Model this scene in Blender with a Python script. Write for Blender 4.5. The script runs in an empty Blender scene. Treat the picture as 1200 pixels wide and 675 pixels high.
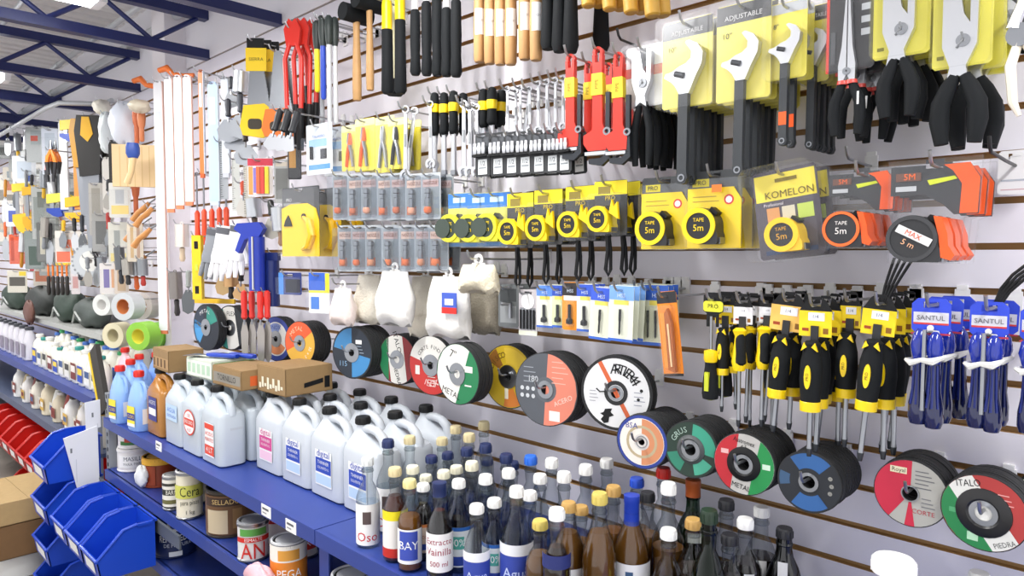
import bpy, math, random
from mathutils import Vector, Matrix
random.seed(7)
SC = bpy.context.scene
COL = SC.collection
R = math.radians
PI = math.pi
# ---------------------------------------------------------------- camera and pixel helpers
DW, HC, F = 1.393, 1.5, 815.0            # camera to wall, eye height, focal length in pixels of the 1200 px frame
CAMLOC = Vector((0, -DW, HC))
cam_d = bpy.data.cameras.new('camera'); cam = bpy.data.objects.new('camera', cam_d); COL.objects.link(cam)
cam.location = CAMLOC; cam.rotation_euler = (R(90 - 2.77), 0, R(44.2))
cam_d.sensor_width = 36; cam_d.lens = F / 1200 * 36; cam_d.clip_start = .02
SC.camera = cam
CR = cam.rotation_euler.to_matrix()

def ray(px, py):
    return CR @ Vector(((px - 600) / F, -(py - 337.5) / F, -1))
def at(px, py, d):                        # point seen at a pixel, d metres out from the slatwall
    r = ray(px, py); return CAMLOC + r * ((DW - d) / r.y)
def atz(px, py, z):                       # point seen at a pixel on a level at height z
    r = ray(px, py); return CAMLOC + r * ((z - HC) / r.z)
def vs(px, d):                            # pixels per metre of height
    return .697 * (px + 237) / (DW - d)

# ---------------------------------------------------------------- materials
_mats = {}
def lin(c):
    return c / 12.92 if c <= .04045 else ((c + .055) / 1.055) ** 2.4
def hexrgb(h):
    return tuple(lin(int(h[i:i + 2], 16) / 255) for i in (0, 2, 4))
def mt(h, rough=.5, metal=0., spec=.5, noise=0., emit=0., trans=0., coat=0., bump=0., nscale=40):
    key = (h, rough, metal, spec, noise, emit, trans, coat, bump, nscale)
    if key in _mats: return _mats[key]
    m = bpy.data.materials.new('finish_' + h); m.use_nodes = True
    nt = m.node_tree; b = nt.nodes['Principled BSDF']
    col = (*hexrgb(h), 1)
    b.inputs['Base Color'].default_value = col
    b.inputs['Roughness'].default_value = rough
    b.inputs['Metallic'].default_value = metal
    b.inputs['Specular IOR Level'].default_value = spec
    b.inputs['Coat Weight'].default_value = coat
    if trans: b.inputs['Transmission Weight'].default_value = trans
    if noise or bump:
        tc = nt.nodes.new('ShaderNodeTexCoord'); n = nt.nodes.new('ShaderNodeTexNoise')
        n.inputs['Scale'].default_value = nscale; n.inputs['Detail'].default_value = 4
        nt.links.new(tc.outputs['Object'], n.inputs['Vector'])
        if noise:
            mx = nt.nodes.new('ShaderNodeMix'); mx.data_type = 'RGBA'
            mx.inputs['A'].default_value = tuple(x * (1 - noise) for x in col[:3]) + (1,)
            mx.inputs['B'].default_value = tuple(min(1, x * (1 + noise)) for x in col[:3]) + (1,)
            nt.links.new(n.outputs['Fac'], mx.inputs['Factor']); nt.links.new(mx.outputs['Result'], b.inputs['Base Color'])
        if bump:
            bp = nt.nodes.new('ShaderNodeBump'); bp.inputs['Strength'].default_value = bump; bp.inputs['Distance'].default_value = .004
            nt.links.new(n.outputs['Fac'], bp.inputs['Height']); nt.links.new(bp.outputs['Normal'], b.inputs['Normal'])
    if emit:
        b.inputs['Emission Color'].default_value = col; b.inputs['Emission Strength'].default_value = emit
    _mats[key] = m
    return m
def clear(h='ffffff', refl=.12, rough=.08, edge=.14, gc=.9):          # thin clear plastic or glass wall: mostly see-through, glossy at grazing angles
    key = ('clear', h, refl, rough, edge, gc)
    if key in _mats: return _mats[key]
    m = bpy.data.materials.new('clear_' + h); m.use_nodes = True
    nt = m.node_tree; nt.nodes.clear()
    o = nt.nodes.new('ShaderNodeOutputMaterial'); mx = nt.nodes.new('ShaderNodeMixShader')
    t = nt.nodes.new('ShaderNodeBsdfTransparent'); g = nt.nodes.new('ShaderNodeBsdfGlossy'); f = nt.nodes.new('ShaderNodeLayerWeight')
    a = nt.nodes.new('ShaderNodeMath'); a.operation = 'MULTIPLY_ADD'
    t.inputs['Color'].default_value = (*hexrgb(h), 1); g.inputs['Roughness'].default_value = rough; g.inputs['Color'].default_value = (gc, gc * 1.01, gc * 1.03, 1)
    f.inputs['Blend'].default_value = .35
    a.inputs[1].default_value = edge; a.inputs[2].default_value = refl * .2
    nt.links.new(f.outputs['Facing'], a.inputs[0]); nt.links.new(a.outputs[0], mx.inputs['Fac'])
    nt.links.new(t.outputs[0], mx.inputs[1]); nt.links.new(g.outputs[0], mx.inputs[2]); nt.links.new(mx.outputs[0], o.inputs['Surface'])
    _mats[key] = m
    return m

BLK = mt('141517', .5, spec=.3); RUB = mt('15181b', .75, spec=.25); CHR = mt('cfd1d5', .34, 1.0); STL = mt('9a9da2', .3, 1.0); GUN = mt('3a3d42', .4, .6)
YEL = mt('f6d312', .35); WHT = mt('f2f2f2', .5); PAPER = mt('f4f4f2', .7); RED = mt('d8261c', .4); ORG = mt('ee5a1c', .4)
BLIS = clear('ffffff', .14, .3); WOOD = mt('b98f5c', .55, noise=.18, nscale=25); DARKWIRE = mt('2c2c2e', .4, .4); WIRE = mt('b8babd', .3, .9)
KRAFT = mt('977a52', .8, noise=.1); BLUE = mt('1c3fb0', .4)

# ---------------------------------------------------------------- mesh builder
_txt = {}
def text_geo(s):
    if s not in _txt:
        cu = bpy.data.curves.new('t', 'FONT'); cu.body = s; cu.align_x = 'CENTER'; cu.align_y = 'CENTER'; cu.resolution_u = 2
        ob = bpy.data.objects.new('t', cu); COL.objects.link(ob)
        dg = bpy.context.evaluated_depsgraph_get()
        me = bpy.data.meshes.new_from_object(ob.evaluated_get(dg))
        vv = [v.co.copy() for v in me.vertices]; ff = [tuple(p.vertices) for p in me.polygons]
        w = max((v.x for v in vv), default=1) - min((v.x for v in vv), default=0)
        _txt[s] = (vv, ff, w)
        bpy.data.objects.remove(ob); bpy.data.curves.remove(cu); bpy.data.meshes.remove(me)
    return _txt[s]

class MB:
    def __init__(s): s.v = []; s.f = []; s.mi = []; s.mats = []; s.M = Matrix()
    def _m(s, m):
        if m not in s.mats: s.mats.append(m)
        return s.mats.index(m)
    def add(s, vs_, fs, m):
        b = len(s.v); s.v += [s.M @ Vector(v) for v in vs_]
        k = s._m(m)
        for f in fs: s.f.append(tuple(b + i for i in f)); s.mi.append(k)
        return s
    def box(s, c, sz, m, rot=None):
        x, y, z = (t / 2 for t in sz)
        vv = [Vector((i * x, j * y, k * z)) for i in (-1, 1) for j in (-1, 1) for k in (-1, 1)]
        if rot: vv = [rot @ v for v in vv]
        vv = [v + Vector(c) for v in vv]
        return s.add(vv, [(0, 1, 3, 2), (4, 6, 7, 5), (0, 4, 5, 1), (2, 3, 7, 6), (0, 2, 6, 4), (1, 5, 7, 3)], m)
    def prism(s, pts, y0, y1, m):                     # outline in x,z extruded along y
        n = len(pts)
        ar = sum(pts[i][0] * pts[(i + 1) % n][1] - pts[(i + 1) % n][0] * pts[i][1] for i in range(n))
        if ar < 0: pts = pts[::-1]
        a, b = min(y0, y1), max(y0, y1)
        vv = [(x, a, z) for x, z in pts] + [(x, b, z) for x, z in pts]
        fs = [tuple(range(n)), tuple(range(2 * n - 1, n - 1, -1))] + [(i, n + i, n + (i + 1) % n, (i + 1) % n) for i in range(n)]
        return s.add(vv, fs, m)
    def ring(s, cx, cz, ro, ri, y0, y1, m, n=32, a0=0, a1=2 * PI):
        full = abs(a1 - a0 - 2 * PI) < 1e-6
        k = n if full else n + 1
        an = [a0 + (a1 - a0) * i / n for i in range(k)]
        vv = []
        for y in (min(y0, y1), max(y0, y1)):
            for r in (ro, ri): vv += [(cx + r * math.cos(a), y, cz + r * math.sin(a)) for a in an]
        fs = []
        for i in range(n):
            j = (i + 1) % k
            fs += [(i, j, k + j, k + i), (2 * k + i, 3 * k + i, 3 * k + j, 2 * k + j), (i, 2 * k + i, 2 * k + j, j), (k + i, k + j, 3 * k + j, 3 * k + i)]
        if not full: fs += [(0, k, 3 * k, 2 * k), (k - 1, 3 * k - 1, 4 * k - 1, 2 * k - 1)]
        return s.add(vv, fs, m)
    def sector(s, r0, r1, a0, a1, y, m, n=16, cx=0, cz=0):
        an = [R(a0 + (a1 - a0) * i / n) for i in range(n + 1)]
        vv = [(cx + r * math.cos(a), y, cz + r * math.sin(a)) for r in (r0, r1) for a in an]
        return s.add(vv, [(i, i + 1, n + 2 + i, n + 1 + i)[::-1] for i in range(n)], m)
    def chord(s, r, a, w0, w1, y, m, rin=0., n=14):  # the part of a disc face between two parallel chords at distances w0..w1 along direction a
        pts = []
        ws = [w0 + (w1 - w0) * i / n for i in range(n + 1)]
        for w in ws: pts.append((w, math.sqrt(max(0, r * r - w * w))))
        vv = []
        ca, sa = math.cos(R(a)), math.sin(R(a))
        for w, h in pts:
            for t in (-h, h): vv.append((w * ca - t * sa, y, w * sa + t * ca))
        return s.add(vv, [(2 * i, 2 * i + 2, 2 * i + 3, 2 * i + 1) for i in range(n)], m)
    def rect(s, x0, z0, x1, z1, y, m):
        return s.add([(x0, y, z0), (x1, y, z0), (x1, y, z1), (x0, y, z1)], [(0, 1, 2, 3)], m)
    def lathe(s, prof, m, n=20, cap=True):            # profile (r, z) about the z axis; m one material or one per segment
        vv = [(r * math.cos(2 * PI * i / n), r * math.sin(2 * PI * i / n), z) for r, z in prof for i in range(n)]
        for k in range(len(prof) - 1):
            mm = m[k] if isinstance(m, (list, tuple)) else m
            if k == 0: b = len(s.v); s.v += [s.M @ Vector(v) for v in vv]
            q = s._m(mm)
            for i in range(n):
                j = (i + 1) % n
                s.f.append((b + k * n + i, b + k * n + j, b + (k + 1) * n + j, b + (k + 1) * n + i)); s.mi.append(q)
        if cap:
            m0 = m[0] if isinstance(m, (list, tuple)) else m; m1 = m[-1] if isinstance(m, (list, tuple)) else m
            if prof[0][0] > 1e-5: s.f.append(tuple(b + i for i in range(n - 1, -1, -1))); s.mi.append(s._m(m0))
            if prof[-1][0] > 1e-5: s.f.append(tuple(b + (len(prof) - 1) * n + i for i in range(n))); s.mi.append(s._m(m1))
        return s
    def tube(s, path, r, m, n=8, cap=True):
        path = [Vector(p) for p in path]; rr = r if isinstance(r, (list, tuple)) else [r] * len(path)
        vv = []; nrm = None
        for i, p in enumerate(path):
            t = (path[min(i + 1, len(path) - 1)] - path[max(i - 1, 0)]).normalized()
            if nrm is None:
                a = Vector((0, 0, 1)) if abs(t.z) < .9 else Vector((1, 0, 0)); nrm = t.cross(a).normalized()
            else:
                nrm = (nrm - t * nrm.dot(t)).normalized()
            bn = t.cross(nrm)
            vv += [p + (nrm * math.cos(2 * PI * k / n) + bn * math.sin(2 * PI * k / n)) * rr[i] for k in range(n)]
        fs = [(i * n + k, i * n + (k + 1) % n, (i + 1) * n + (k + 1) % n, (i + 1) * n + k) for i in range(len(path) - 1) for k in range(n)]
        if cap: fs += [tuple(range(n - 1, -1, -1)), tuple((len(path) - 1) * n + k for k in range(n))]
        return s.add(vv, fs, m)
    def cyl(s, p0, p1, r, m, n=14, r1=None):
        return s.tube([p0, p1], [r, r if r1 is None else r1], m, n)
    def loft(s, secs, m, cap=True):                   # list of equal-length closed loops
        n = len(secs[0]); vv = [p for sec in secs for p in sec]
        fs = [(i * n + k, i * n + (k + 1) % n, (i + 1) * n + (k + 1) % n, (i + 1) * n + k) for i in range(len(secs) - 1) for k in range(n)]
        if cap: fs += [tuple(range(n - 1, -1, -1)), tuple((len(secs) - 1) * n + k for k in range(n))]
        return s.add(vv, fs, m)
    def text(s, t, x, z, h, y, m, maxw=None, rot=0.):  # lettering facing -y
        vv, ff, w = text_geo(t)
        k = h / .7; kx = min(k, maxw / w) if maxw else k
        c, q = math.cos(R(rot)), math.sin(R(rot))
        return s.add([(x + v.x * kx * c - v.y * k * q, y, z + v.x * kx * q + v.y * k * c) for v in vv], ff, m)
    def text_cyl(s, t, r, a, z, h, m, maxw=None):     # lettering wrapped on a cylinder of radius r, centred on angle a
        vv, ff, w = text_geo(t); k = h / .7; kx = min(k, maxw / w) if maxw else k
        return s.add([(r * math.cos(a + v.x * kx / r), r * math.sin(a + v.x * kx / r), z + v.y * k) for v in vv], ff, m)
    def band(s, r, a0, a1, z0, z1, m, n=14):          # printed patch on a cylinder
        an = [a0 + (a1 - a0) * i / n for i in range(n + 1)]
        return s.add([(r * math.cos(a), r * math.sin(a), z) for z in (z0, z1) for a in an], [(i, i + 1, n + 2 + i, n + 1 + i) for i in range(n)], m)
    def build(s, name, parent=None, sharp=38):
        me = bpy.data.meshes.new(name); me.from_pydata([tuple(v) for v in s.v], [], s.f)
        for m in s.mats: me.materials.append(m)
        me.polygons.foreach_set('material_index', s.mi)
        me.polygons.foreach_set('use_smooth', [True] * len(s.f))
        me.update(); me.set_sharp_from_angle(angle=R(sharp))
        o = bpy.data.objects.new(name, me); COL.objects.link(o)
        if parent is not None: o.parent = parent
        return o

def rrect(w, d, r, n=4, cx=0, cy=0):                  # rounded rectangle loop
    pts = []
    for qx, qy, a in ((1, 1, 0), (-1, 1, 90), (-1, -1, 180), (1, -1, 270)):
        for i in range(n + 1):
            t = R(a + 90 * i / n); pts.append((cx + qx * (w / 2 - r) + r * math.cos(t), cy + qy * (d / 2 - r) + r * math.sin(t)))
    return pts

# ---------------------------------------------------------------- things, copies, labels
KIDS = {}
def obj(name, mb, parent=None, label=None):
    o = mb.build(name, parent)
    if parent is not None: KIDS.setdefault(parent.name, []).append(o)
    if label: o['label'] = label
    return o
def tag(o, label, cat, group=None):
    o['label'] = label; o['category'] = cat
    if group: o['group'] = group
    return o
def thing(name, label, cat, loc=(0, 0, 0), rot=(0, 0, 0), group=None):
    o = bpy.data.objects.new(name, None); COL.objects.link(o); o.empty_display_size = .02
    o.location = loc; o.rotation_euler = rot
    return tag(o, label, cat, group)
def struct(name, mb, parent=None):
    o = mb.build(name, parent)
    if parent is None: o['kind'] = 'structure'
    return o
def clone(root, label, loc, rot=None, scale=None):
    r = root.copy(); COL.objects.link(r); r['label'] = label; r.location = loc
    if rot is not None: r.rotation_euler = rot
    if scale is not None: r.scale = scale
    for ch in KIDS.get(root.name, []):
        c = ch.copy(); COL.objects.link(c); c.parent = r; KIDS.setdefault(r.name, []).append(c)
        for g in KIDS.get(ch.name, []):
            q = g.copy(); COL.objects.link(q); q.parent = c; KIDS.setdefault(c.name, []).append(q)
    return r
ORD = 'first second third fourth fifth sixth seventh eighth ninth tenth eleventh twelfth thirteenth fourteenth fifteenth sixteenth seventeenth eighteenth nineteenth twentieth'.split()
def depth_word(i, n):
    if n == 1: return ''
    if i == 0: return 'front'
    if i == n - 1 and n > 2: return 'rearmost'
    return ORD[i]
_hook_wire = {}
def hook(p, desc, up=True, drop=.004, wire=WIRE):     # slatwall hook whose rod passes just under p and ends a little in front of it
    L = -p.y + .022; key = (round(L, 2), up, wire.name)
    o = thing('wall_hook', ' '.join(('steel slatwall hook ' + desc).split()[:16]), 'hook', (p.x, 0, p.z - drop), group='slatwall hooks')
    if key not in _hook_wire:
        mb = MB(); pth = [(0, -.004, 0), (0, -L * .5, 0), (0, -L, .002)]
        if up: pth += [(0, -L - .008, .008), (0, -L - .014, .022)]
        mb.tube(pth, .0026, wire, 8)
        mb2 = MB(); mb2.box((0, -.003, .004), (.022, .006, .03), WHT); mb2.box((0, -.001, .022), (.016, .012, .008), WHT)
        a = obj('hook_rod', mb, o); b = obj('hook_plate', mb2, o)
        _hook_wire[key] = (a.data, b.data)
    else:
        for nm, me in zip(('hook_rod', 'hook_plate'), _hook_wire[key]):
            c = bpy.data.objects.new(nm, me); COL.objects.link(c); c.parent = o
    return o
def stack(root, px, py, d, n, pitch, what, where, yaw=0., jit=2., tilt=0., hookdesc=None, dx=0., drop=.004, scale=None, back=None):
    """n copies of root on one hook, from the front one at pixel px,py inwards; root itself becomes the front one."""
    p = at(px, py, d)
    for i in range(n):
        lab = ' '.join(f"{depth_word(i, n)} {what} {where}".split())
        loc = (p.x + dx * i, p.y + pitch * i, p.z)
        rot = (0, R(tilt + random.uniform(-jit, jit)) if i or tilt else 0, R(yaw + (random.uniform(-jit, jit) if i else 0)))
        if i == 0:
            root.location = loc; root.rotation_euler = rot; root['label'] = lab
            if scale: root.scale = scale
        else:
            clone(back or root, lab, loc, rot, scale)
    hook(p, hookdesc or ('holding the ' + what + ' ' + where), drop=drop)
    return p
# ================================================================ the room
TOPZ = HC + .93
def groove_z(k): return HC + .165 - (k - 1) * .0758
XL, XR = -9.5, 1.3
slat = mt('e6e3ec', .38, noise=.03, nscale=3)
slatb = mt('b8925e', .6)
wall = MB()
zs = [groove_z(k) for k in range(-9, 19)]
wall.box(((XL + XR) / 2, .022, 1.475), (XR - XL, .016, 2.95), mt('9c7a4e', .7))
for a, b in zip(zs[:-1], zs[1:]):
    z1, z0 = a - .0058, b + .0058
    x0, x1, y0, y1 = XL, XR, 0, .014
    wall.add([(x0, y0, z0), (x1, y0, z0), (x1, y0, z1), (x0, y0, z1)], [(0, 1, 2, 3)], slat)
    wall.add([(x0, y0, z1), (x1, y0, z1), (x1, y1, z1), (x0, y1, z1)], [(0, 1, 2, 3)], slatb)
    wall.add([(x0, y0, z0), (x0, y1, z0), (x1, y1, z0), (x1, y0, z0)], [(0, 1, 2, 3)], slatb)
struct('wall_right', wall)
up = MB(); up.box(((XL + XR) / 2, .005, (zs[0] + 2.95) / 2), (XR - XL, .018, 2.95 - zs[0]), mt('eceaf0', .7, noise=.03, nscale=2))
up.box(((XL + XR) / 2, .005, zs[-1] / 2), (XR - XL, .018, zs[-1]), slat)
struct('trim_1', up)
fl = MB(); fl.box(((XL + XR) / 2, -1.8, -.03), (XR - XL, 3.7, .06), mt('8d857c', .5, noise=.12, nscale=6)); struct('floor', fl)
ce = MB(); cm = mt('efedeb', .6, noise=.05, nscale=3)
n = 90
for i in range(n):                                     # corrugated roof sheet
    x = XL + (XR - XL) * i / n; w = (XR - XL) / n
    ce.add([(x, .03, 2.84), (x + w * .5, .03, 2.84), (x + w * .6, .03, 2.86), (x + w, .03, 2.86), (x, -3.6, 2.84), (x + w * .5, -3.6, 2.84), (x + w * .6, -3.6, 2.86), (x + w, -3.6, 2.86)],
           [(0, 1, 5, 4), (1, 2, 6, 5), (2, 3, 7, 6)], cm)
ce.box(((XL + XR) / 2, -1.8, 2.9), (XR - XL, 3.7, .03), cm)
struct('ceiling', ce)
we = MB(); we.box((XL - .03, -1.8, 1.45), (.06, 3.7, 2.9), mt('e6e4ea', .7)); struct('wall_end', we)

# roof trusses: blue open-web joists running out from the wall
tb = mt('1a2358', .42); tb2 = mt('202b64', .42)
def truss(x, label):
    t = thing('roof_truss', label, 'truss', (x, 0, 2.42), group='blue roof trusses')
    a = MB(); a.box((0, -1.8, .02), (.05, 3.6, .042), tb); obj('bottom_chord', a, t)
    b = MB(); b.box((0, -1.8, .2), (.05, 3.6, .042), tb); obj('top_chord', b, t)
    w = MB(); y = -.05; k = 0
    while y > -3.5:
        w.cyl((0, y, .04 if k % 2 else .18), (0, y - .2, .18 if k % 2 else .04), .011, tb2, 8); y -= .2; k += 1
    obj('web_rod', w, t)
tx = [-1.75, -2.66, -3.36, -4.3, -5.1, -5.95, -6.9, -7.9]
tl = ['nearer end of the shop, above the hammers, end plate on wall', 'above the red hacksaws, its end meeting the wall', 'next beyond the one over the red hacksaws',
      'above the white packaged strips by the pillar', 'above the wooden board on the wall', 'above the paint rollers and black saw', 'above the yellow clamp on the wall', 'at the far end of the shop']
for x, l in zip(tx, tl): truss(x, 'blue steel roof truss ' + l)
cond = mt('c9cdd0', .35, .3)
for y, z, r, x0, x1, l in ((-.22, 2.672, .014, -9, -1.2, 'running above the trusses a hand from the wall'), (-.05, 2.67, .02, -9, -1.2, 'thickest, in the corner of wall and roof'), (-.62, 2.672, .012, -9, -2.2, 'passing over the ends of the lamps'), (-.3, 2.39, .014, -9, -4.6, 'slung below the far trusses')):
    m = MB(); pts = [(x0, y, z), (x1, y, z)]
    if 'slung' in l: pts = [(x0, y, z), (x1 - .4, y, z), (x1 - .25, y + .03, z + .01), (x1 - .15, -.06, z + .02), (x1, -.06, z + .02)]
    m.tube(pts, r, cond, 10)
    for k in range(int((x1 - x0) / .9)): m.cyl((x0 + .3 + k * .9, y, z), (x0 + .36 + k * .9, y, z), r * 1.3, cond, 10)
    if 'slung' in l: m.cyl((-6.5, y, z), (-6.5, y, 2.43), .003, cond, 6)
    tag(obj('conduit_pipe', m), 'pale grey conduit pipe under the roof ' + l, 'pipe', 'conduits under the roof')
# fluorescent lamps
LAMPE = 9.0
def lamp(x, y, L, label, z=2.63):
    t = thing('ceiling_lamp', label, 'lamp', (x, y, z), (0, 0, R(90)), group='fluorescent ceiling lamps')
    h = MB(); h.box((0, 0, .03), (L, .14, .045), mt('f4f4f4', .4)); obj('lamp_housing', h, t)
    for s in (-1, 1):
        u = MB(); u.cyl((-L / 2 + .04, s * .035, -.012), (L / 2 - .04, s * .035, -.012), .018, mt('fbfcff', .3, emit=LAMPE), 10)
        obj('lamp_tube', u, t)
    for s in (-1, 1):
        u = MB(); u.box((s * (L / 2 - .02), 0, -.005), (.03, .12, .045), WHT); obj('lamp_socket', u, t)
    w = MB()
    pass
    for s in (-1, 1): w = MB(); w.cyl((s * L * .35, 0, .05), (s * L * .35, 0, .37), .004, STL, 6); obj('hang_rod', w, t)
def area(x, y, z, sx, sy, e):
    l = bpy.data.lights.new('lamp_light', 'AREA'); l.shape = 'RECTANGLE'; l.size = sx; l.size_y = sy; l.energy = e; l.color = (1, .985, .96)
    o = bpy.data.objects.new('lamp_light', l); COL.objects.link(o); o.location = (x, y, z)
LZ = 2.47
lamps = [(-3.0, -1.14, 'white fluorescent lamp between the first trusses, over the jugs'), (-4.68, -1.14, 'second white fluorescent lamp, farther along the trusses'), (-6.4, -1.14, 'third white fluorescent lamp towards the far end'), (-7.5, -1.14, 'last white fluorescent lamp at the far end'),
         (-1.35, -.95, 'white fluorescent lamp over the bottles and hammers'), (.5, -.95, 'white fluorescent lamp at the near end of the aisle')]
for x, y, l in lamps:
    lamp(x, y, 1.2 if y < -1 else 1.0, l, LZ)
LE = [15, 14, 13, 11, 18, 13]
for i, (x, y, l) in enumerate(lamps): area(x, y, LZ - .045, .12, 1.2 if y < -1 else 1.0, LE[i])
w = bpy.data.worlds.new('world'); SC.world = w; w.use_nodes = True
bg = w.node_tree.nodes['Background']; bg.inputs['Color'].default_value = (.98, .975, 1, 1); bg.inputs['Strength'].default_value = 1.0  # even background glow added as soft frontal fill, no fixture behind it
SC.view_settings.view_transform = 'Standard'; SC.view_settings.look = 'None'; SC.view_settings.gamma = 1; SC.view_settings.exposure = .5
SC.cycles.use_denoising = True; SC.cycles.max_bounces = 8; SC.cycles.transparent_max_bounces = 32; SC.cycles.sample_clamp_indirect = 4
SC.cycles.caustics_reflective = False; SC.cycles.caustics_refractive = False

# ================================================================ shelving
sb = mt('2b4190', .4, noise=.08, nscale=12); sbd = mt('24367c', .45, noise=.08, nscale=12)
SZ, SZ2 = .80, .575                       # level of the upper and the lower shelf
FD = .493                                 # how far the shelf front stands from the wall
SX0, SXM, SX1 = -3.32, -1.57, .75
unit = thing('shelving_unit', 'long blue steel shelf unit below the wall, carrying jugs and bottles', 'shelf', (SX0, -FD, 0))
def upart(name, mb, label=None):
    mb.v = [v - Vector((SX0, -FD, 0)) for v in mb.v]
    return obj(name, mb, unit, label)
for a, b in ((SX0, SXM), (SXM, SX1)):
    for z in (SZ, SZ2, .36):
        m = MB(); m.box(((a + b) / 2, -FD / 2 - .004, z - .01), (b - a - .004, FD - .02, .02), sb)
        m.box(((a + b) / 2, -FD + .003, z - .02), (b - a - .004, .016, .04), sb); m.box(((a + b) / 2, -FD + .012, z - .038), (b - a - .004, .03, .004), sbd)
        upart('shelf_deck', m)
for x in (SXM, SX1):
    for y in (-FD + .022, -.03):
        m = MB(); m.box((x, y, (SZ - .03) / 2), (.045, .004, SZ - .03), sb); m.box((x - .02, y + .018, (SZ - .03) / 2), (.004, .034, SZ - .03), sb)
        upart('post', m)
for y in (-FD + .03, -.03):
    m = MB(); m.box((SX0 - .02, y, .45), (.04, .03, .9), mt('8f9397', .5)); 
    for k in range(26): m.box((SX0 - .02, y - .0155, .06 + k * .033), (.012, .001, .016), BLK)
    upart('post', m, 'grey slotted upright post')
# price tags clipped on the shelf lip
for px, py, l in ((186, 523, 'near the brown jug'), (312, 599, 'below the gap between the jugs'), (341, 617, 'beside the blue post')):
    p = at(px, py, FD + .0053)
    t = thing('price_tag', 'small white price tag on the blue shelf edge ' + l, 'price tag', p, group='price tags on the shelf edge')
    m = MB(); m.box((0, 0, 0), (.055, .002, .032), PAPER); obj('holder', m, t)
    m = MB(); m.rect(-.02, .002, .016, .008, -.0015, mt('5a5c62')); m.rect(-.02, -.008, .004, -.005, -.0015, mt('8a8c92')); obj('price_print', m, t)
# ================================================================ jugs on the upper shelf
placed = []
HD = mt('c2c8cf', .38, spec=.4); HDC = mt('bcc5cd', .3, spec=.5); HDY = mt('eadfc0', .4)
def jug_mesh(body, w=.16, d=.09, ht=.30):
    b = MB(); k = ht / .30
    secs = []
    for z, ww, dd, cx, rr in ((0, w - .012, d - .012, 0, .018), (.006, w, d, 0, .02), (.02, w, d, 0, .02), (.10, w + .002, d + .001, 0, .02), (.196, w, d, 0, .02), (.212, w - .01, d - .008, -.001, .022), (.226, w * .72, d * .78, -.018, .024),
                              (.24, w * .46, d * .6, -.035, .024), (.256, .048, .044, -.042, .02), (.266, .036, .036, -.042, .0179), (.287, .034, .034, -.042, .0169)):
        secs.append([(x, y, z * k) for x, y in rrect(ww, dd, rr, 4, cx)])
    b.loft(secs, body)
    b.tube([(-.046, 0, .252 * k), (-.028, 0, .266 * k), (.0, 0, .271 * k), (.03, 0, .266 * k), (.052, 0, .25 * k), (.064, 0, .226 * k), (.066, 0, .2 * k)], [.012, .013, .0125, .0125, .0135, .015, .016], body, 10)
    return b
def cap_mesh(m, r=.0205, h=.02, z=0, n=24):
    c = MB(); c.lathe([(r, z), (r, z + h * .85), (r * .9, z + h), (.001, z + h)], m, n)
    for i in range(0, n, 2): c.box((math.cos(2 * PI * i / n) * r, math.sin(2 * PI * i / n) * r, z + h * .4), (.0022, .0022, h * .7), m, Matrix.Rotation(2 * PI * i / n, 3, 'Z'))
    return c
def jug(label, body, x, p, lab=None, ht=.248, grp='plastic jugs on the upper shelf', capm=BLK, name='plastic_jug', rz=0):
    t = thing(name, label, 'jug', (x, -(DW - p), SZ + .0015), (0, 0, R(rz)), grp)
    w = .168 if body is HD else .16; hw = w / 2 - .046
    for dx in (-hw, 0, hw): placed.append((x + dx, -(DW - p), .047))
    if ('jug', body.name, ht) not in _hook_wire: _hook_wire[('jug', body.name, ht)] = jug_mesh(body, w, ht=ht).build('body').data; bpy.data.objects.remove(bpy.data.objects['body'])
    o = bpy.data.objects.new('jug_body', _hook_wire[('jug', body.name, ht)]); COL.objects.link(o); o.parent = t; KIDS.setdefault(t.name, []).append(o)
    c = cap_mesh(capm, z=.281 * ht / .3); c.v = [v + Vector((-.042, 0, 0)) for v in c.v]; obj('cap', c, t)
    if lab: lab.v = [Vector((v.x * 1.2, v.y, (.112 + (v.z - .112) * 1.3) * ht / .3)) for v in lab.v]; obj('paper_label', lab, t)
    return t
def lab_block(col, col2=None, y=-.0478):
    m = MB(); m.rect(-.036, .06, .036, .155, y + .0001, PAPER); m.text('digital', 0, .146, .018, y - .0006, mt(col), .055); m.rect(-.034, .095, .034, .134, y - .0004, mt(col, .5))
    m.text('THINNER', 0, .122, .009, y - .0008, WHT, .05); m.text('SOLVENTE 4 L', 0, .108, .007, y - .0008, WHT, .05); m.rect(-.034, .064, .034, .09, y - .0004, mt('b8d0e8' if not col2 else col2, .6))
    return m
def lab_red(round_, y=-.0478):
    m = MB(); r = mt('e0452c', .5)
    if round_:
        m.M = Matrix.Translation((0, y - .0005, .13)); m.sector(.0, .042, 0, 360, 0, r, 28); m.sector(.0, .037, 0, 360, -.0004, WHT, 28); m.M = Matrix()
        m.rect(-.033, .118, .033, .142, y - .0012, r); m.text('RECORD', 0, .13, .011, y - .0016, WHT, .055); m.text('DE', 0, .152, .01, y - .0014, r); m.text('4 LT', 0, .105, .01, y - .0014, r)
    else:
        m.rect(-.03, .05, .03, .155, y - .0003, WHT); m.rect(-.03, .055, .03, .085, y - .0007, r); m.rect(-.03, .135, .03, .152, y - .0007, r)
        for k, s in enumerate(('ACIDO', 'MURIATICO')): m.text(s, 0, .12 - .018 * k, .012, y - .0007, r, .054)
        m.text('4 LT', 0, .07, .016, y - .001, WHT, .05)
    return m
def lab_small(y=-.0478):
    m = MB(); m.rect(-.045, .11, .045, .165, y - .0004, mt('bfd8f2', .5)); m.text('AGUA', 0, .145, .016, y - .0008, mt('4a7fd0'), .07); m.text('DESTILADA', 0, .125, .01, y - .0008, mt('4a7fd0'), .07); return m
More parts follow.
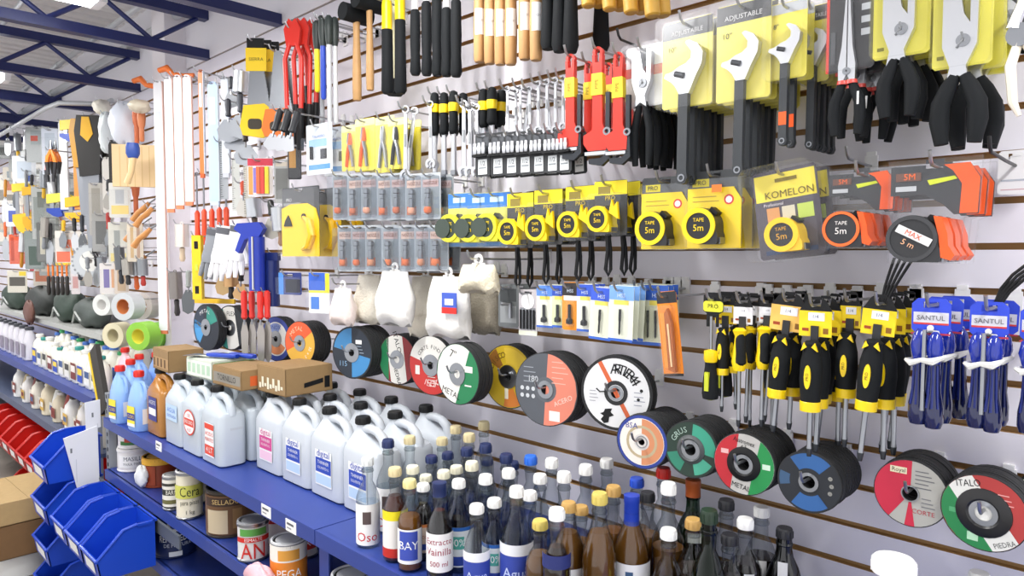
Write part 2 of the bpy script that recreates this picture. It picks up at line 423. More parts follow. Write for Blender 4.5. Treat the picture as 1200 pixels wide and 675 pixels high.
def lab_violet(y=-.0478):
    m = MB(); m.rect(-.036, .08, .036, .165, y - .0004, mt('3a3b86', .5)); m.rect(-.03, .1, .03, .125, y - .0008, WHT); m.text('ACEITE', 0, .145, .014, y - .0008, WHT, .055); return m
G1 = 'white jugs with digital labels'
jug('see-through jug of brown liquid with violet label beside the blue bleach bottles', mt('a9722e', .25), -2.845, .985, lab_violet(), grp=None)
jug('clear jug with small pale blue label beside the brown jug', HDC, -2.65, .985, lab_small(), grp=None)
jug('clear jug with round red badge on its front', HDC, -2.485, .985, lab_red(True), grp=None)
t = jug('clear jug with square red label at the shelf edge gap', HDC, -2.316, .985, lab_red(False), grp=None)
m = MB(); m.add([(.0808, -.012, .12), (.0808, .032, .12), (.0808, .032, .128), (.0808, -.012, .128)], [(0, 1, 2, 3)], mt('b9c0c6')); obj('side_print', m, t)
jug('white jug with magenta label in the front row', HD, -2.10, 1.075, lab_block('d0428c', 'efc6da'), grp=G1)
for x, l in ((-1.924, 'beside the magenta one'), (-1.75, 'in the middle of three'), (-1.577, 'next to the glass bottles')):
    jug('white jug with blue label in the front row, ' + l, HD, x, 1.075, lab_block('2447b0'), grp=G1)
rw = {1.176: 'second', 1.288: 'rear'}
colw = ['behind the magenta label', 'behind the blue label beside magenta', 'behind the middle blue label', 'behind the blue label by the bottles']
for p, rn in rw.items():
    for x, cn in zip((-2.09, -1.915, -1.74, -1.567), colw):
        jug(f'unlabelled white jug in the {rn} row, {cn}', HD, x, p, grp=G1)
for p, rn in ((1.085, 'second'), (1.185, 'third')):
    for x, cn in zip((-2.845, -2.65, -2.485, -2.316), ('brown jug', 'pale blue label', 'round red badge', 'square red label')):
        jug(f'white jug in the {rn} row behind the jug with {cn}' if cn != 'brown jug' else f'white jug in the {rn} row behind the brown jug', HDC, x, p, grp='white jugs behind the clear ones')
big = jug('big white jug with broad white cap under the crimson and grey disc', HD, -.238, 1.05, None, ht=.272, grp=None, capm=WHT)
for c_ in KIDS[big.name]:
    if c_.name.startswith('cap'): c_.data = c_.data.copy(); [setattr(v, 'co', Vector(((v.co.x + .042) * 1.35 - .042, v.co.y * 1.35, v.co.z * 1.015 - .002))) for v in c_.data.vertices]
# ---- bleach bottles
def bleach(label, bodym, x, p, ht=.235, labm=True, capc=RED):
    t = thing('bleach_bottle', label, 'bottle', (x, -(DW - p), SZ + .001), (0, 0, R(8)), 'bleach bottles at the shelf end')
    b = MB(); secs = []
    for z, w, d, cx in ((0, .092, .072, 0), (.008, .102, .08, 0), (.09, .102, .08, 0), (.125, .098, .076, 0), (.15, .082, .064, -.004), (.175, .058, .05, -.009), (.192, .036, .036, -.012), (.2, .03, .03, -.012), (.212, .03, .03, -.012)):
        secs.append([(u, v, z * ht / .235) for u, v in rrect(w, d, min(w, d) * .42, 4, cx)])
    b.loft(secs, bodym)
    b.tube([(-.004, 0, .19), (.026, 0, .188), (.042, 0, .165), (.043, 0, .125)], [.008, .008, .008, .009], bodym, 8); obj('bottle_body', b, t)
    c = cap_mesh(capc, .019, .024, .211, 18); c.v = [v + Vector((-.012, 0, 0)) for v in c.v]; obj('cap', c, t)
    if labm:
        m = MB(); y = -.0408
        m.rect(-.03, .02, .03, .1, y, mt('f5e23c', .5)); m.rect(-.03, .045, .03, .072, y - .0004, mt('26369a')); m.text('CLORO', 0, .058, .014, y - .0008, YEL, .05); m.rect(-.03, .02, .03, .032, y - .0004, WHT)
        m.add([(.0515, -.02, .03), (.0515, .02, .03), (.0515, .02, .09), (.0515, -.02, .09)], [(0, 1, 2, 3)], WHT)
        obj('paper_label', m, t)
    return t
BLB = mt('8db4ee', .35); PNK = mt('f2bfc9', .35)
def xp(px, p): return -p * math.tan(R(44.2) + math.atan((600 - px) / 815))
for px, p, l, bm in ((138, .93, 'front light blue bleach bottle at the very end of the shelf', BLB), (160, .94, 'front light blue bleach bottle beside the brown jug', BLB), (150.6, 1.02, 'light blue bleach bottle between two front ones, pinkish cap', BLB),
                     (161, 1.10, 'taller-looking light blue bleach bottle in the middle row', BLB), (181, 1.18, 'light blue bleach bottle behind, next to cardboard box', BLB), (144.5, 1.13, 'pink bleach bottle with red cap at the back', PNK)):
    bleach(l, bm, xp(px, p) + .012, p, labm=bm is BLB)
# ---- boxes lying on the jugs
JT = SZ + .2515
def carton(name, label, cx, cy, z, w, d, h, m, rz=0, cat='box', extra=None, flap=True, grp=None):
    t = thing(name, label, cat, (cx, cy, z), (0, 0, R(rz)), grp)
    b = MB(); th = .003
    b.box((0, 0, th / 2), (w, d, th), m)
    for s in (-1, 1): b.box((s * (w - th) / 2, 0, h / 2), (th, d, h), m); b.box((0, s * (d - th) / 2, h / 2), (w, th, h), m)
    obj('carton_walls', b, t)
    for s in ((-1, 1) if flap else ()):
        f = MB(); f.box((0, s * d * .245, h + .0015), (w, d * .485, th), m); obj('flap', f, t)
    if extra: obj('print', extra, t)
    return t
e = MB(); 
for k in range(9): e.rect(-.075 + k * .017, .012 + (k % 3) * .004, -.062 + k * .017, .03 + (k % 2) * .02, -.0865, mt('e8e0c8', .8))
e.add([(.0897, -.02, .02), (.0897, .05, .03), (.0897, .05, .045), (.0897, -.02, .035)], [(0, 1, 2, 3)], BLK); e.add([(.0897, .055, .012), (.0897, .075, .012), (.0897, .075, .05), (.0897, .055, .05)], [(0, 1, 2, 3)], BLK)
carton('cardboard_box', 'brown cardboard box with torn white edge on the white jugs', -2.11, -.255, JT, .178, .17, .085, KRAFT, 2, extra=e)
e = MB(); e.rect(-.1, .012, .1, .045, -.0805, mt('8f8a80', .8)); e.add([(.108, -.05, .012), (.108, .06, .012), (.108, .06, .045), (.108, -.05, .045)], [(0, 1, 2, 3)], mt('d9622a', .7)); e.text('TORNILLO', 0, .028, .02, -.0809, BLK, .16)
carton('cardboard_box', 'flat brown box with orange print on the clear jugs', -2.322, -.312, JT, .215, .16, .062, KRAFT, 1, extra=e)
e = MB(); e.rect(-.098, .005, .098, .06, -.0855, mt('e8ece4', .7)); e.add([(.1005, -.075, .004), (.1005, .075, .004), (.1005, .075, .06), (.1005, -.075, .06)], [(0, 1, 2, 3)], mt('2f9a3a', .6))
for k in range(5): e.rect(-.09 + k * .038, .015, -.065 + k * .038, .05, -.0859, mt('b9d4bb', .7))
carton('cardboard_box', 'white and green box under the blue handled tools', -2.575, -.3, JT, .2, .17, .065, mt('cfd8c8', .7), 3, extra=e)
e = MB(); e.rect(-.085, .01, .085, .05, -.0653, mt('b39064', .8))
for k in range(4): e.rect(-.08 + k * .04, .014, -.06 + k * .04, .046, -.0657, mt('6d5335', .8))
carton('cardboard_box', 'brown cardboard box above the brown jug', -2.835, -.36, JT, .18, .13, .08, KRAFT, -2, extra=e)
for i, (dx, dy, rz, l) in enumerate(((0, -.03, 24, 'lower blue handled flat tool on the green box'), (.05, .03, 12, 'upper blue handled flat tool on the green box'))):
    t = thing('putty_knife', l, 'tool', (-2.56 + dx, -.31 + dy, JT + .0725), (0, 0, R(rz)), 'blue tools on the green box')
    m = MB(); m.loft([[(x, y, z) for y, z in rrect(.026 * s, .016 * s, .006 * s, 3)] for x, s in ((-.02, .7), (0, 1), (.05, .9), (.1, 1.1), (.115, .8))], BLUE); m.v = [v + Vector((0, 0, .008)) for v in m.v]; obj('handle', m, t)
    m = MB(); m.add([(-.02, -.008, .008), (-.11, -.03, .004), (-.11, .03, .004), (-.02, .008, .008), (-.02, -.008, .0068), (-.11, -.03, .003), (-.11, .03, .003), (-.02, .008, .0068)], [(0, 1, 2, 3), (7, 6, 5, 4), (0, 4, 5, 1), (1, 5, 6, 2), (2, 6, 7, 3), (3, 7, 4, 0)], STL); obj('blade', m, t)

# ================================================================ bottles
GLS = clear('f4f7f8', .3, .06, .5, .42); GLG = clear('5f8a62', .2, .05, .4, .5)
def bprof(kind, r, h):
    if kind == 'soda': return [(r * .82, .0), (r, .006), (r, h * .18), (r * .95, h * .28), (r, h * .4), (r * .98, h * .5), (r * .8, h * .62), (r * .55, h * .74), (.0125, h * .84), (.0125, h * .93)]
    if kind == 'wide': return [(r * .85, .0), (r, .006), (r, h * .42), (r * .96, h * .52), (r * .78, h * .63), (r * .5, h * .73), (.014, h * .8), (.013, h * .93)]
    return [(r * .85, .0), (r, .006), (r, h * .5), (r * .97, h * .56), (r * .7, h * .66), (r * .42, h * .73), (.013, h * .8), (.0125, h * .93)]
def interp(prof, z):
    for (r0, z0), (r1, z1) in zip(prof[:-1], prof[1:]):
        if z0 <= z <= z1 and z1 > z0: return r0 + (r1 - r0) * (z - z0) / (z1 - z0)
    return prof[-1][0]
def bottle(label, px, py, cap, liquid=None, lab=None, kind='tall', want=.24, r=None, capr=.0145, glass=None, fill=.6, capsule=None, words_=None, grp=None):
    best = None
    for k in range(60):                                 # find how far out on the shelf it can stand without touching a neighbour
        p = .925 + k * .007; pt = at(px, py, DW - p); ht = pt.z - SZ
        if not .15 < ht < .34: continue
        rr = (r or (.026 + max(0, ht - .19) * .09))
        if p < .9 + rr + .004 or p > DW - rr - .012: continue
        if all((pt.x - q[0]) ** 2 + (pt.y - q[1]) ** 2 > (rr + q[2] + .0015) ** 2 for q in placed):
            c = abs(ht - want)
            if best is None or c < best[0]: best = (c, p, pt, ht, rr)
    if best is None: print('NO ROOM', label); return
    _, p, pt, h, rr = best
    placed.append((pt.x, pt.y, rr))
    t = thing('glass_bottle', label, 'bottle', (pt.x, pt.y, SZ + .0005), (0, 0, math.atan2(-pt.x, pt.y + DW) + random.uniform(-.3, .3)), grp or 'glass bottles on the upper shelf')
    prof = bprof(kind, rr, h)
    m = MB(); m.lathe(prof, glass or GLS, 24, cap=True); obj('bottle_glass', m, t)
    if liquid is not None:
        top = h * fill; lp = [(max(.002, q - .0018), max(z, .004)) for q, z in prof if z < top] + [(interp(prof, top) - .0018, top), (.0005, top)]
        m = MB(); m.lathe(lp, liquid, 20); obj('liquid', m, t)
    m = MB()
    if capsule:
        m.lathe([(.0152, h * .72 if capsule[1] else h * .86), (.0148, h * .93), (.0155, h * .935), (.0155, h - .001), (.012, h), (.0005, h)], capsule[0], 18)
        obj('capsule', m, t)
    else:
        m = cap_mesh(cap, capr, h * .075 + .003, h - h * .075 - .003, 18); obj('cap', m, t)
    m = MB(); m.lathe([(.0142, h * .84), (.0152, h * .85), (.0142, h * .87)], glass or GLS, 16); obj('neck_ring', m, t)
    if lab:
        m = MB(); q = rr + .0006
        for spec in lab:
            if spec[0] == 'b': _, a0, a1, z0, z1, c = spec; m.band(q, a0 - PI / 2, a1 - PI / 2, z0 * h, z1 * h, mt(c, .55)); q += .00025
            else: _, s, a, z, hh, c, mw = spec; m.text_cyl(s, q, a - PI / 2, z * h, hh * h, mt(c, .5), mw * h); q += .00015
        obj('paper_label', m, t)
    return t
LQ = {'clear': clear('f2f7f9', .2, .05), 'cola': mt('17100e', .12), 'redbrown': mt('4a1d0e', .12), 'amber': mt('7a4a14', .14), 'brown': mt('6a4418', .16), 'dbrown': mt('2d1c10', .14), 'green': mt('16301c', .12), 'blue': clear('c4d2ea', .2, .05)}
CW, CB, CN, CC, CK = mt('f4f4f2', .4), mt('2a55d0', .4), mt('22305f', .4), mt('d9cba0', .5), mt('24252a', .4)
CT = mt('c8a05c', .5); CY = mt('d8c465', .5)
FULL = (-1.5, 1.5)
def L_red(a='OSO'): return [('b', -1.7, 1.7, .04, .5, 'f6f5f3'), ('t', 'Oso', 0, .13, .1, 'cf2530', .25), ('b', -.35, .35, .28, .42, '5a4a48')]
L_yr = [('b', -1.6, 1.6, .1, .5, 'f4f2ee'), ('b', -1.6, 1.6, .46, .56, 'f0e01e'), ('b', -1.6, 1.6, .06, .16, 'c8281e')]
L_am = [('b', -1.5, 1.5, .1, .48, 'f4f4f6'), ('b', -.7, .9, .14, .46, '3c50b4'), ('t', 'BAY', .1, .3, .09, 'ffffff', .25)]
L_pe = [('b', -1.5, 1.5, .12, .5, 'f0d9c4'), ('b', -1.5, 1.5, .46, .5, 'e08848'), ('b', -.8, .8, .16, .24, '3a55b0'), ('t', 'Licor', 0, .34, .06, 'c97a5c', .28)]
L_sc = [('b', -1.5, 1.5, .14, .52, 'f4f2f2'), ('t', 'Extracto', 0, .44, .06, 'a02848', .32), ('t', 'Vainilla', 0, .34, .07, 'a02848', .32), ('t', '500 ml', 0, .22, .05, 'a02848', .25)]
L_te = [('b', -1.5, 1.5, .08, .52, 'eef4f6'), ('b', -1.5, 1.5, .48, .52, '2a6ac0'), ('b', -.7, .6, .28, .42, '58b8a8'), ('b', -.7, .7, .1, .2, '2c48a8'), ('t', '100%', 0, .35, .08, 'ffffff', .22)]
L_bl = [('b', -1.6, 1.6, .06, .44, '3448a6'), ('b', -1.6, 1.6, .42, .52, 'f2f4f8'), ('t', 'Agua', 0, .26, .09, 'c8d4f4', .3)]
L_wt = [('b', -1.5, 1.5, .04, .42, 'f4f4f4'), ('b', -.25, .0, .1, .36, '4c4f58')]
B = bottle
# front rows first so that they get their places
B('clear bottle with red script label and clear cap nearest the white jugs', 430.6, 536, mt('dfe3e4', .3), LQ['clear'], L_red(), want=.225, fill=.5)
B('clear bottle with red script label and blue cap beside the jugs', 454.7, 515, CN, LQ['clear'], L_red(), want=.235, fill=.5)
B('red-brown bottle with yellow, white and red label and beige cap', 462.7, 548, CC, LQ['redbrown'], L_yr, want=.215, fill=.7)
B('amber bottle with blue and white label and cream cap', 480, 562, mt('eadf9e', .5), LQ['amber'], L_am, want=.2, fill=.6)
B('dark bottle with peach label and white cap', 495.8, 567, CW, LQ['cola'], L_pe, want=.2, fill=.74)
B('black bottle with white label in dark red script and navy capsule', 515, 564.7, CN, LQ['cola'], L_sc, want=.215, fill=.72, capsule=(CN, False))
B('tall clear bottle with teal and white label and white cap at the shelf front', 537.6, 562, CW, LQ['clear'], L_te, kind='wide', want=.225, r=.034, fill=.3)
B('small clear bottle with blue and white label and white cap at the shelf front', 558.5, 591.5, CW, LQ['clear'], L_bl, kind='wide', want=.19, r=.027, fill=.3)
B('small clear bottle with teal label behind the blue labelled one', 579.4, 584.6, CW, LQ['clear'], L_te, kind='wide', want=.195, r=.026, fill=.3)
B('big clear bottle with blue label and white cap, shiny round shoulder', 605.5, 570.6, CW, LQ['clear'], L_bl, kind='wide', want=.225, r=.034, fill=.3)
B('short brown bottle with yellow-beige cap at the front, white label', 633, 609.5, CY, LQ['brown'], L_wt, want=.19, r=.03, fill=.66)
B('big brown bottle with tan cap and glinting shoulder at the front', 666.6, 588.5, CT, LQ['brown'], L_wt, kind='wide', want=.22, r=.035, fill=.72)
B('brown bottle with yellow cap behind the big tan capped one', 702.6, 577.4, CY, LQ['brown'], None, kind='wide', want=.235, r=.034, fill=.7)
B('big brown bottle with blue capsule and white label', 740.4, 579.5, CB, LQ['brown'], [('b', -1.5, 1.5, .04, .46, 'f4f4f6'), ('b', -.5, -.1, .1, .4, '3a5a80'), ('t', 'Ron', .4, .3, .09, '3a5a80', .25)], kind='wide', want=.235, r=.036, fill=.75, capsule=(mt('2340b0', .35), True))
B('bottle with white pointed cap at the front beside the blue capsuled bottle', 783.6, 620, CW, LQ['dbrown'], [('b', -1.5, 1.5, .1, .4, 'e6e060')], want=.2, r=.028, fill=.5)
B('brown bottle with tan cap in front of the dark green bottle', 812.4, 608, CT, LQ['dbrown'], None, want=.22, r=.031, fill=.55)
B('dark bottle with black and white cap at the front of the dark group', 855, 626, CK, LQ['cola'], None, want=.2, r=.03, fill=.6)
B('dark bottle with white cap and round emblem in the dark group', 873.6, 607.4, CW, LQ['cola'], [('b', -.3, .3, .42, .56, 'd8d8d8')], want=.22, r=.031, fill=.62)
B('dark bottle with white cap beside the black rounded bottle', 892.5, 593.6, CW, LQ['cola'], [('b', -.3, .3, .42, .56, 'd8d8d8')], want=.24, r=.031, fill=.55)
B('black round-shouldered bottle with white label at the end of the dark group', 919.5, 618.5, CK, LQ['cola'], [('b', -1.6, 1.6, .05, .45, 'eef0f2'), ('b', -.25, .25, .58, .74, 'd0d0d0')], kind='wide', want=.2, r=.033, fill=.9, glass=clear('2a2a2c', .3, .05))
B('bottle with white cap and brown liquid behind the white pointed cap', 783.6, 566, CW, LQ['brown'], None, want=.26, r=.032, fill=.5)
B('clear bottle with black and white cap behind the dark group', 851.4, 585.5, CK, LQ['dbrown'], None, want=.24, r=.029, fill=.4)
B('dark green wine bottle with orange-brown capsule', 812.4, 561.5, CT, LQ['green'], [('b', -.5, .5, .52, .6, 'c8c8c0')], want=.27, r=.034, fill=.7, glass=GLG, capsule=(mt('9a4a1c', .4), False))
B('dark green bottle with dark green cap beside the wine bottle', 831, 597.5, mt('1e3322', .4), LQ['green'], [('b', -.6, .6, .4, .55, 'b8beb8')], want=.23, r=.029, fill=.8, glass=GLG)
B('brown bottle with black cap beside the blue capsule', 759, 576.5, CK, LQ['brown'], None, want=.235, r=.029, fill=.6)
B('clear bottle with red cap behind the dark ones', 777.6, 548, RED, LQ['clear'], None, want=.25, r=.028, fill=.3)
B('brown bottle with blue cap behind the blue capsuled one', 746.4, 560, CB, LQ['brown'], None, want=.25, r=.029, fill=.5)
B('amber-brown bottle with tan cap behind the yellow capped one', 719, 569.6, CT, LQ['amber'], None, want=.245, r=.03, fill=.6)
B('small tan capped bottle between the brown bottles', 681, 593, CT, LQ['brown'], None, want=.2, r=.026, fill=.6)
B('dark bottle with white cap over a navy neck band', 652.5, 596, CW, LQ['dbrown'], [('b', -1.6, 1.6, .55, .66, '26306e')], want=.2, r=.026, fill=.7)
G = 'clear bottles crowded behind the labelled ones'
def run(pts, cap, fmt, want=.25, r=.027, fill=.35, liq='clear', kind='tall', capsule=None):
    for i, (px, py) in enumerate(sorted(pts)): B(fmt.format(n=ORD[i]), px, py, cap, LQ[liq], None, kind, want=want, r=r, fill=fill, grp=G, capsule=capsule)
run([(483.6, 546), (499, 556.7), (520, 551.5), (535, 546), (553, 541)], mt('e9e6cf', .5), '{n} cream capped bottle behind the labelled dark ones, counted from the jugs', .225, .022, liq='dbrown')
run([(633, 556), (596, 549.7), (569, 556.7), (621, 576), (646.5, 537.5), (661, 553.4), (686.4, 545), (711, 537.5)], CW, '{n} white capped clear bottle in the rows behind, counted from the jugs', .235)
run([(505.5, 534), (524.7, 530), (547, 524.6), (569, 520), (570.7, 536.8), (593.3, 532), (601, 541)], CN, '{n} navy capped clear bottle, counted from the jugs', .235, liq='blue')
run([(480, 511), (518, 513), (534, 499), (549.8, 508), (567, 494)], CC, '{n} beige capped tall clear bottle at the back, counted from the jugs', .25)
B('clear bottle with bright blue cap among white caps', 621.9, 534, mt('2f72e0', .4), LQ['clear'], None, want=.25, r=.027, fill=.35, grp=G)
B('clear bottle with black cap in the back row nearest the white jugs', 512, 500, CK, LQ['clear'], None, want=.25, r=.028, fill=.35, grp=G)
B('clear bottle with white cap under the green and red disc, at the frame corner', 1148, 671, CW, LQ['clear'], None, want=.2, r=.03, fill=.35)
# ================================================================ cans and tubs on the lower shelf
def can(name, label, x, p, z, r, h, body, lidm, prints=(), cat='can', handle=False, grp='cans on the lower shelf', rim=STL, ang=None, taper=1.):
    y = -(DW - p)
    t = thing(name, label, cat, (x, y, z + .001), (0, 0, math.atan2(-x, y + DW) if ang is None else ang), grp)
    m = MB(); m.lathe([(r * taper - .003, 0), (r * taper, .002), (r * taper, .006), (r * taper - .0025, .008), (r - .0025, h - .014), (r, h - .012), (r, h - .004), (r - .002, h - .003)], [rim, rim, rim, body, rim, rim, rim] if rim else body, 30); obj('can_body', m, t)
    m = MB(); m.lathe([(r - .001, h - .004), (r - .001, h), (r - .006, h + .0015), (r - .009, h - .003), (r * .72, h - .003), (r * .7, h - .0015), (.001, h - .0015)], lidm, 30); obj('lid', m, t)
    if prints:
        m = MB(); q = r + .0003
        for s in prints:
            if s[0] == 'b': m.band(q, s[1] - PI / 2, s[2] - PI / 2, s[3] * h, s[4] * h, mt(s[5], .5)); q += .00025
            else: m.text_cyl(s[1], q, s[2] - PI / 2, s[3] * h, s[4] * h, mt(s[5], .5), s[6] * r); q += .00015
        obj('printed_label', m, t)
    if handle:
        m = MB(); m.tube([(r * math.cos(a) * 1.02, -.004 - .02 * math.sin(a), h * .8 - .05 * math.sin(a)) if False else (r * 1.03 * math.cos(a), -r * 1.03 * abs(math.sin(a)), h * .82 - .035 * math.sin(a)) for a in [PI * i / 12 for i in range(13)]], .0015, STL, 6); obj('bail_handle', m, t)
    return t
Z2 = SZ2
TW = mt('eeecea', .4)
can('plastic_tub', 'white tub with red and green picture label at the shelf end, upper of two', -3.245, .99, Z2 + .098, .062, .085, TW, mt('e4e2e0', .4), [('b', -1, 1, .2, .8, 'f4f2ee'), ('b', -.9, .9, .2, .4, '3c7a3c'), ('b', -.6, .5, .35, .6, 'b83a2a'), ('b', -.2, .3, .5, .7, 'e0a040')], 'tub', rim=None)
can('plastic_tub', 'white tub with grey print under the picture label tub', -3.245, .99, Z2, .066, .096, TW, mt('e4e2e0', .4), [('b', -1, 1, .2, .75, 'f6f6f4'), ('t', 'MASILLA', 0, .58, .18, '555a60', 1.3), ('t', 'PARA PARED', 0, .35, .12, '888c90', 1.3)], 'tub', rim=None)
can('paint_can', 'brown can with broad yellow lid on the lower shelf', xp(183, 1.0), 1.0, Z2, .07, .115, mt('8e3a18', .35), mt('e0a628', .35), [('b', -1.4, 1.4, .78, .97, 'e3ab2e'), ('b', -1.4, -.3, .1, .75, '9a3c16')], rim=None)
can('paint_can', 'black and white printed tin in front of the yellow lidded can', xp(197, .93), .93, Z2, .036, .125, mt('2c2c28', .35), mt('c8c8c4', .35), [('b', -1.6, 1.6, .12, .9, 'e8e6dc'), ('b', -1.6, 1.6, .45, .62, '24261f'), ('b', -1.6, 1.6, .2, .32, '6c6a3c'), ('t', 'BARNIZ', 0, .53, .13, 'e8e6dc', 1.5), ('b', -1.6, 1.6, .72, .8, '35362e')])
can('paint_can', 'cream tin lettered in green and yellow, white lid', xp(216, .94), .94, Z2, .045, .168, mt('ece6cf', .4), mt('eeeeea', .35), [('b', -1.5, 1.5, .45, .72, 'cfd060'), ('t', 'Cera', 0, .58, .2, '2e3a20', 1.5), ('t', 'para pisos', 0, .36, .1, '5a5a48', 1.4), ('t', '1 kg', 0, .16, .08, '5a5a48', 1.)])
can('paint_can', 'second cream tin with yellow lettering, half hidden behind the brown can', xp(230, 1.03), 1.03, Z2, .043, .17, mt('e6dfc6', .4), mt('dcdcd8', .35), [('b', -1.5, 1.5, .45, .7, 'd8c840'), ('t', 'Cera', 0, .57, .2, '2e3a20', 1.5)])
can('paint_can', 'big brown gallon can with black lid and wood picture', xp(264, .985), .985, Z2, .075, .155, mt('4a3322', .35), mt('2a2724', .4), [('b', -1.6, 1.6, .08, .9, '6a4a2c'), ('b', -1.1, -.1, .1, .6, 'c8b89a'), ('b', .1, .5, .2, .62, '8a6a42'), ('b', -1.2, .9, .68, .86, '3a2416'), ('t', 'SELLADOR', -.1, .77, .1, 'd8b878', 1.6)], rim=mt('332a22', .4))
can('paint_can', 'small white can with red AN lettering beside the brown gallon', xp(291, .945), .945, Z2, .047, .118, mt('e9e8e6', .35), mt('b9bcc0', .3, .5), [('b', -.9, .9, .68, .86, '58a048'), ('b', -1.2, 1.2, .52, .64, 'd02a20'), ('t', 'AN', 0, .27, .4, 'd02a20', 1.6), ('t', 'ESMALTE', 0, .58, .08, 'f4f4f2', 1.4)])
can('paint_can', 'white can with red band behind the AN can', xp(318, 1.05), 1.05, Z2, .047, .13, mt('efeeea', .35), mt('d8dadc', .3), [('b', -1.5, 1.5, .55, .8, 'c83028'), ('t', 'LATEX', 0, .67, .14, 'ffffff', 1.4)])
can('paint_can', 'beige can standing behind the red banded one', xp(326, 1.14), 1.14, Z2, .05, .16, mt('d6c8a4', .4), mt('d6d2c8', .35))
can('paint_can', 'orange labelled can with white lid left of the blue post', xp(333, .945), .945, Z2, .05, .122, mt('e3892a', .35), mt('e6e8ea', .3, .2), [('b', -1.6, 1.6, .55, .95, 'f2efe6'), ('b', -1.6, 1.6, .06, .58, 'e58a2a'), ('t', 'PEGA', 0, .3, .2, 'ffffff', 1.4), ('b', -.6, .6, .62, .86, 'e0a040')])
can('paint_can', 'red and white can between the orange one and the blue post', xp(352, 1.06), 1.06, Z2, .04, .1, mt('eceae6', .35), mt('d9dcde', .3, .3), [('b', -1.5, 1.5, .3, .7, 'd83a28'), ('t', 'FIX', 0, .5, .2, 'ffffff', 1.2)])
can('paint_can', 'orange can with white lid right of the blue post', xp(408, .95), .95, Z2, .052, .122, mt('e89a30', .35), mt('e8eaec', .3, .2), [('b', -1.6, 1.6, .6, .9, 'f4f2ea'), ('t', 'PEGA', 0, .3, .2, 'ffffff', 1.4)])
can('paint_can', 'second orange can right of the post, farther along', xp(440, .95), .95, Z2, .05, .115, mt('e89a30', .35), mt('e8eaec', .3, .2))
for px, p, l in ((250, 1.2, 'grey can deep in the shelf behind the brown gallon'), (290, 1.2, 'pale can deep in the shelf behind the AN can'), (205, 1.2, 'brown can deep in the shelf behind the cream tin')):
    can('paint_can', l, xp(px, p), p, Z2, .055, .165, mt({250: '6b6d70', 290: 'cfc8b6', 205: '7a4c2c'}[px], .4), mt('b8bab8', .35))
# crumpled bags
def bag(name, label, p, sx, sy, sz, m, cat='bag', seed=1, amp=.16, grp=None, rot=0):
    rnd = random.Random(seed); n, k = 22, 14; vv = []; ph = [rnd.uniform(0, 6.3) for _ in range(12)]
    for j in range(k + 1):
        th = PI * j / k
        for i in range(n):
            a = 2 * PI * i / n
            q = 1 + amp * (math.sin(3 * a + ph[0] + 2 * th) * .5 + math.sin(5 * a + 4 * th + ph[1]) * .35 + math.sin(7 * a - 6 * th + ph[2]) * .25 + math.sin(11 * a + 9 * th + ph[3]) * .15)
            s = math.sin(th) ** .7
            vv.append((sx * s * math.cos(a) * q, sy * s * math.sin(a) * q, sz * (math.cos(th) * (1 + .1 * math.sin(4 * a + ph[4])) + 1)))
    b = MB(); b.add(vv, [(j * n + i, (j + 1) * n + i, (j + 1) * n + (i + 1) % n, j * n + (i + 1) % n) for j in range(k) for i in range(n)], m)
    o = b.build(name, sharp=70); o.location = p; o.rotation_euler = (0, 0, rot); tag(o, label, cat, grp); return o
pb = (xp(302, .925), -(DW - .925), Z2 + .001)
bag('plastic_bag', 'crumpled pink plastic bag in front of the orange can', (xp(303, .875), -(DW - .875) - .01, Z2 - .035), .075, .03, .05, mt('eab9c2', .35, bump=.3), seed=3)
bag('cleaning_rag', 'crumpled white rag between white tubs and yellow lidded can', (xp(160, .925), -(DW - .925), Z2 + .008), .035, .022, .04, mt('eceff0', .7), 'rag', 5, .22)
# navy tub on the bottom shelf
can('paint_bucket', 'navy tub lettered REMOVEDOR with grey lid on the bottom shelf', -2.755, .978, .361, .076, .165, mt('1c2c5c', .35), mt('a9aba8', .4), [('b', -.35, .15, .62, .9, 'f0f2f4'), ('b', -.22, .02, .68, .84, '2c4a8c'), ('t', 'REMOVEDOR', .1, .45, .15, 'f2f4f6', 1.75), ('t', 'DE PINTURA', .1, .3, .08, 'c8d0e0', 1.3), ('b', -.3, .3, .05, .16, 'e8eef4')], 'bucket', rim=None, grp=None)
can('paint_can', 'dark grey can lying low beside the navy tub', xp(335, .95), .95, .361, .06, .12, mt('d9dad8', .4), mt('eceeee', .4), (), grp=None)

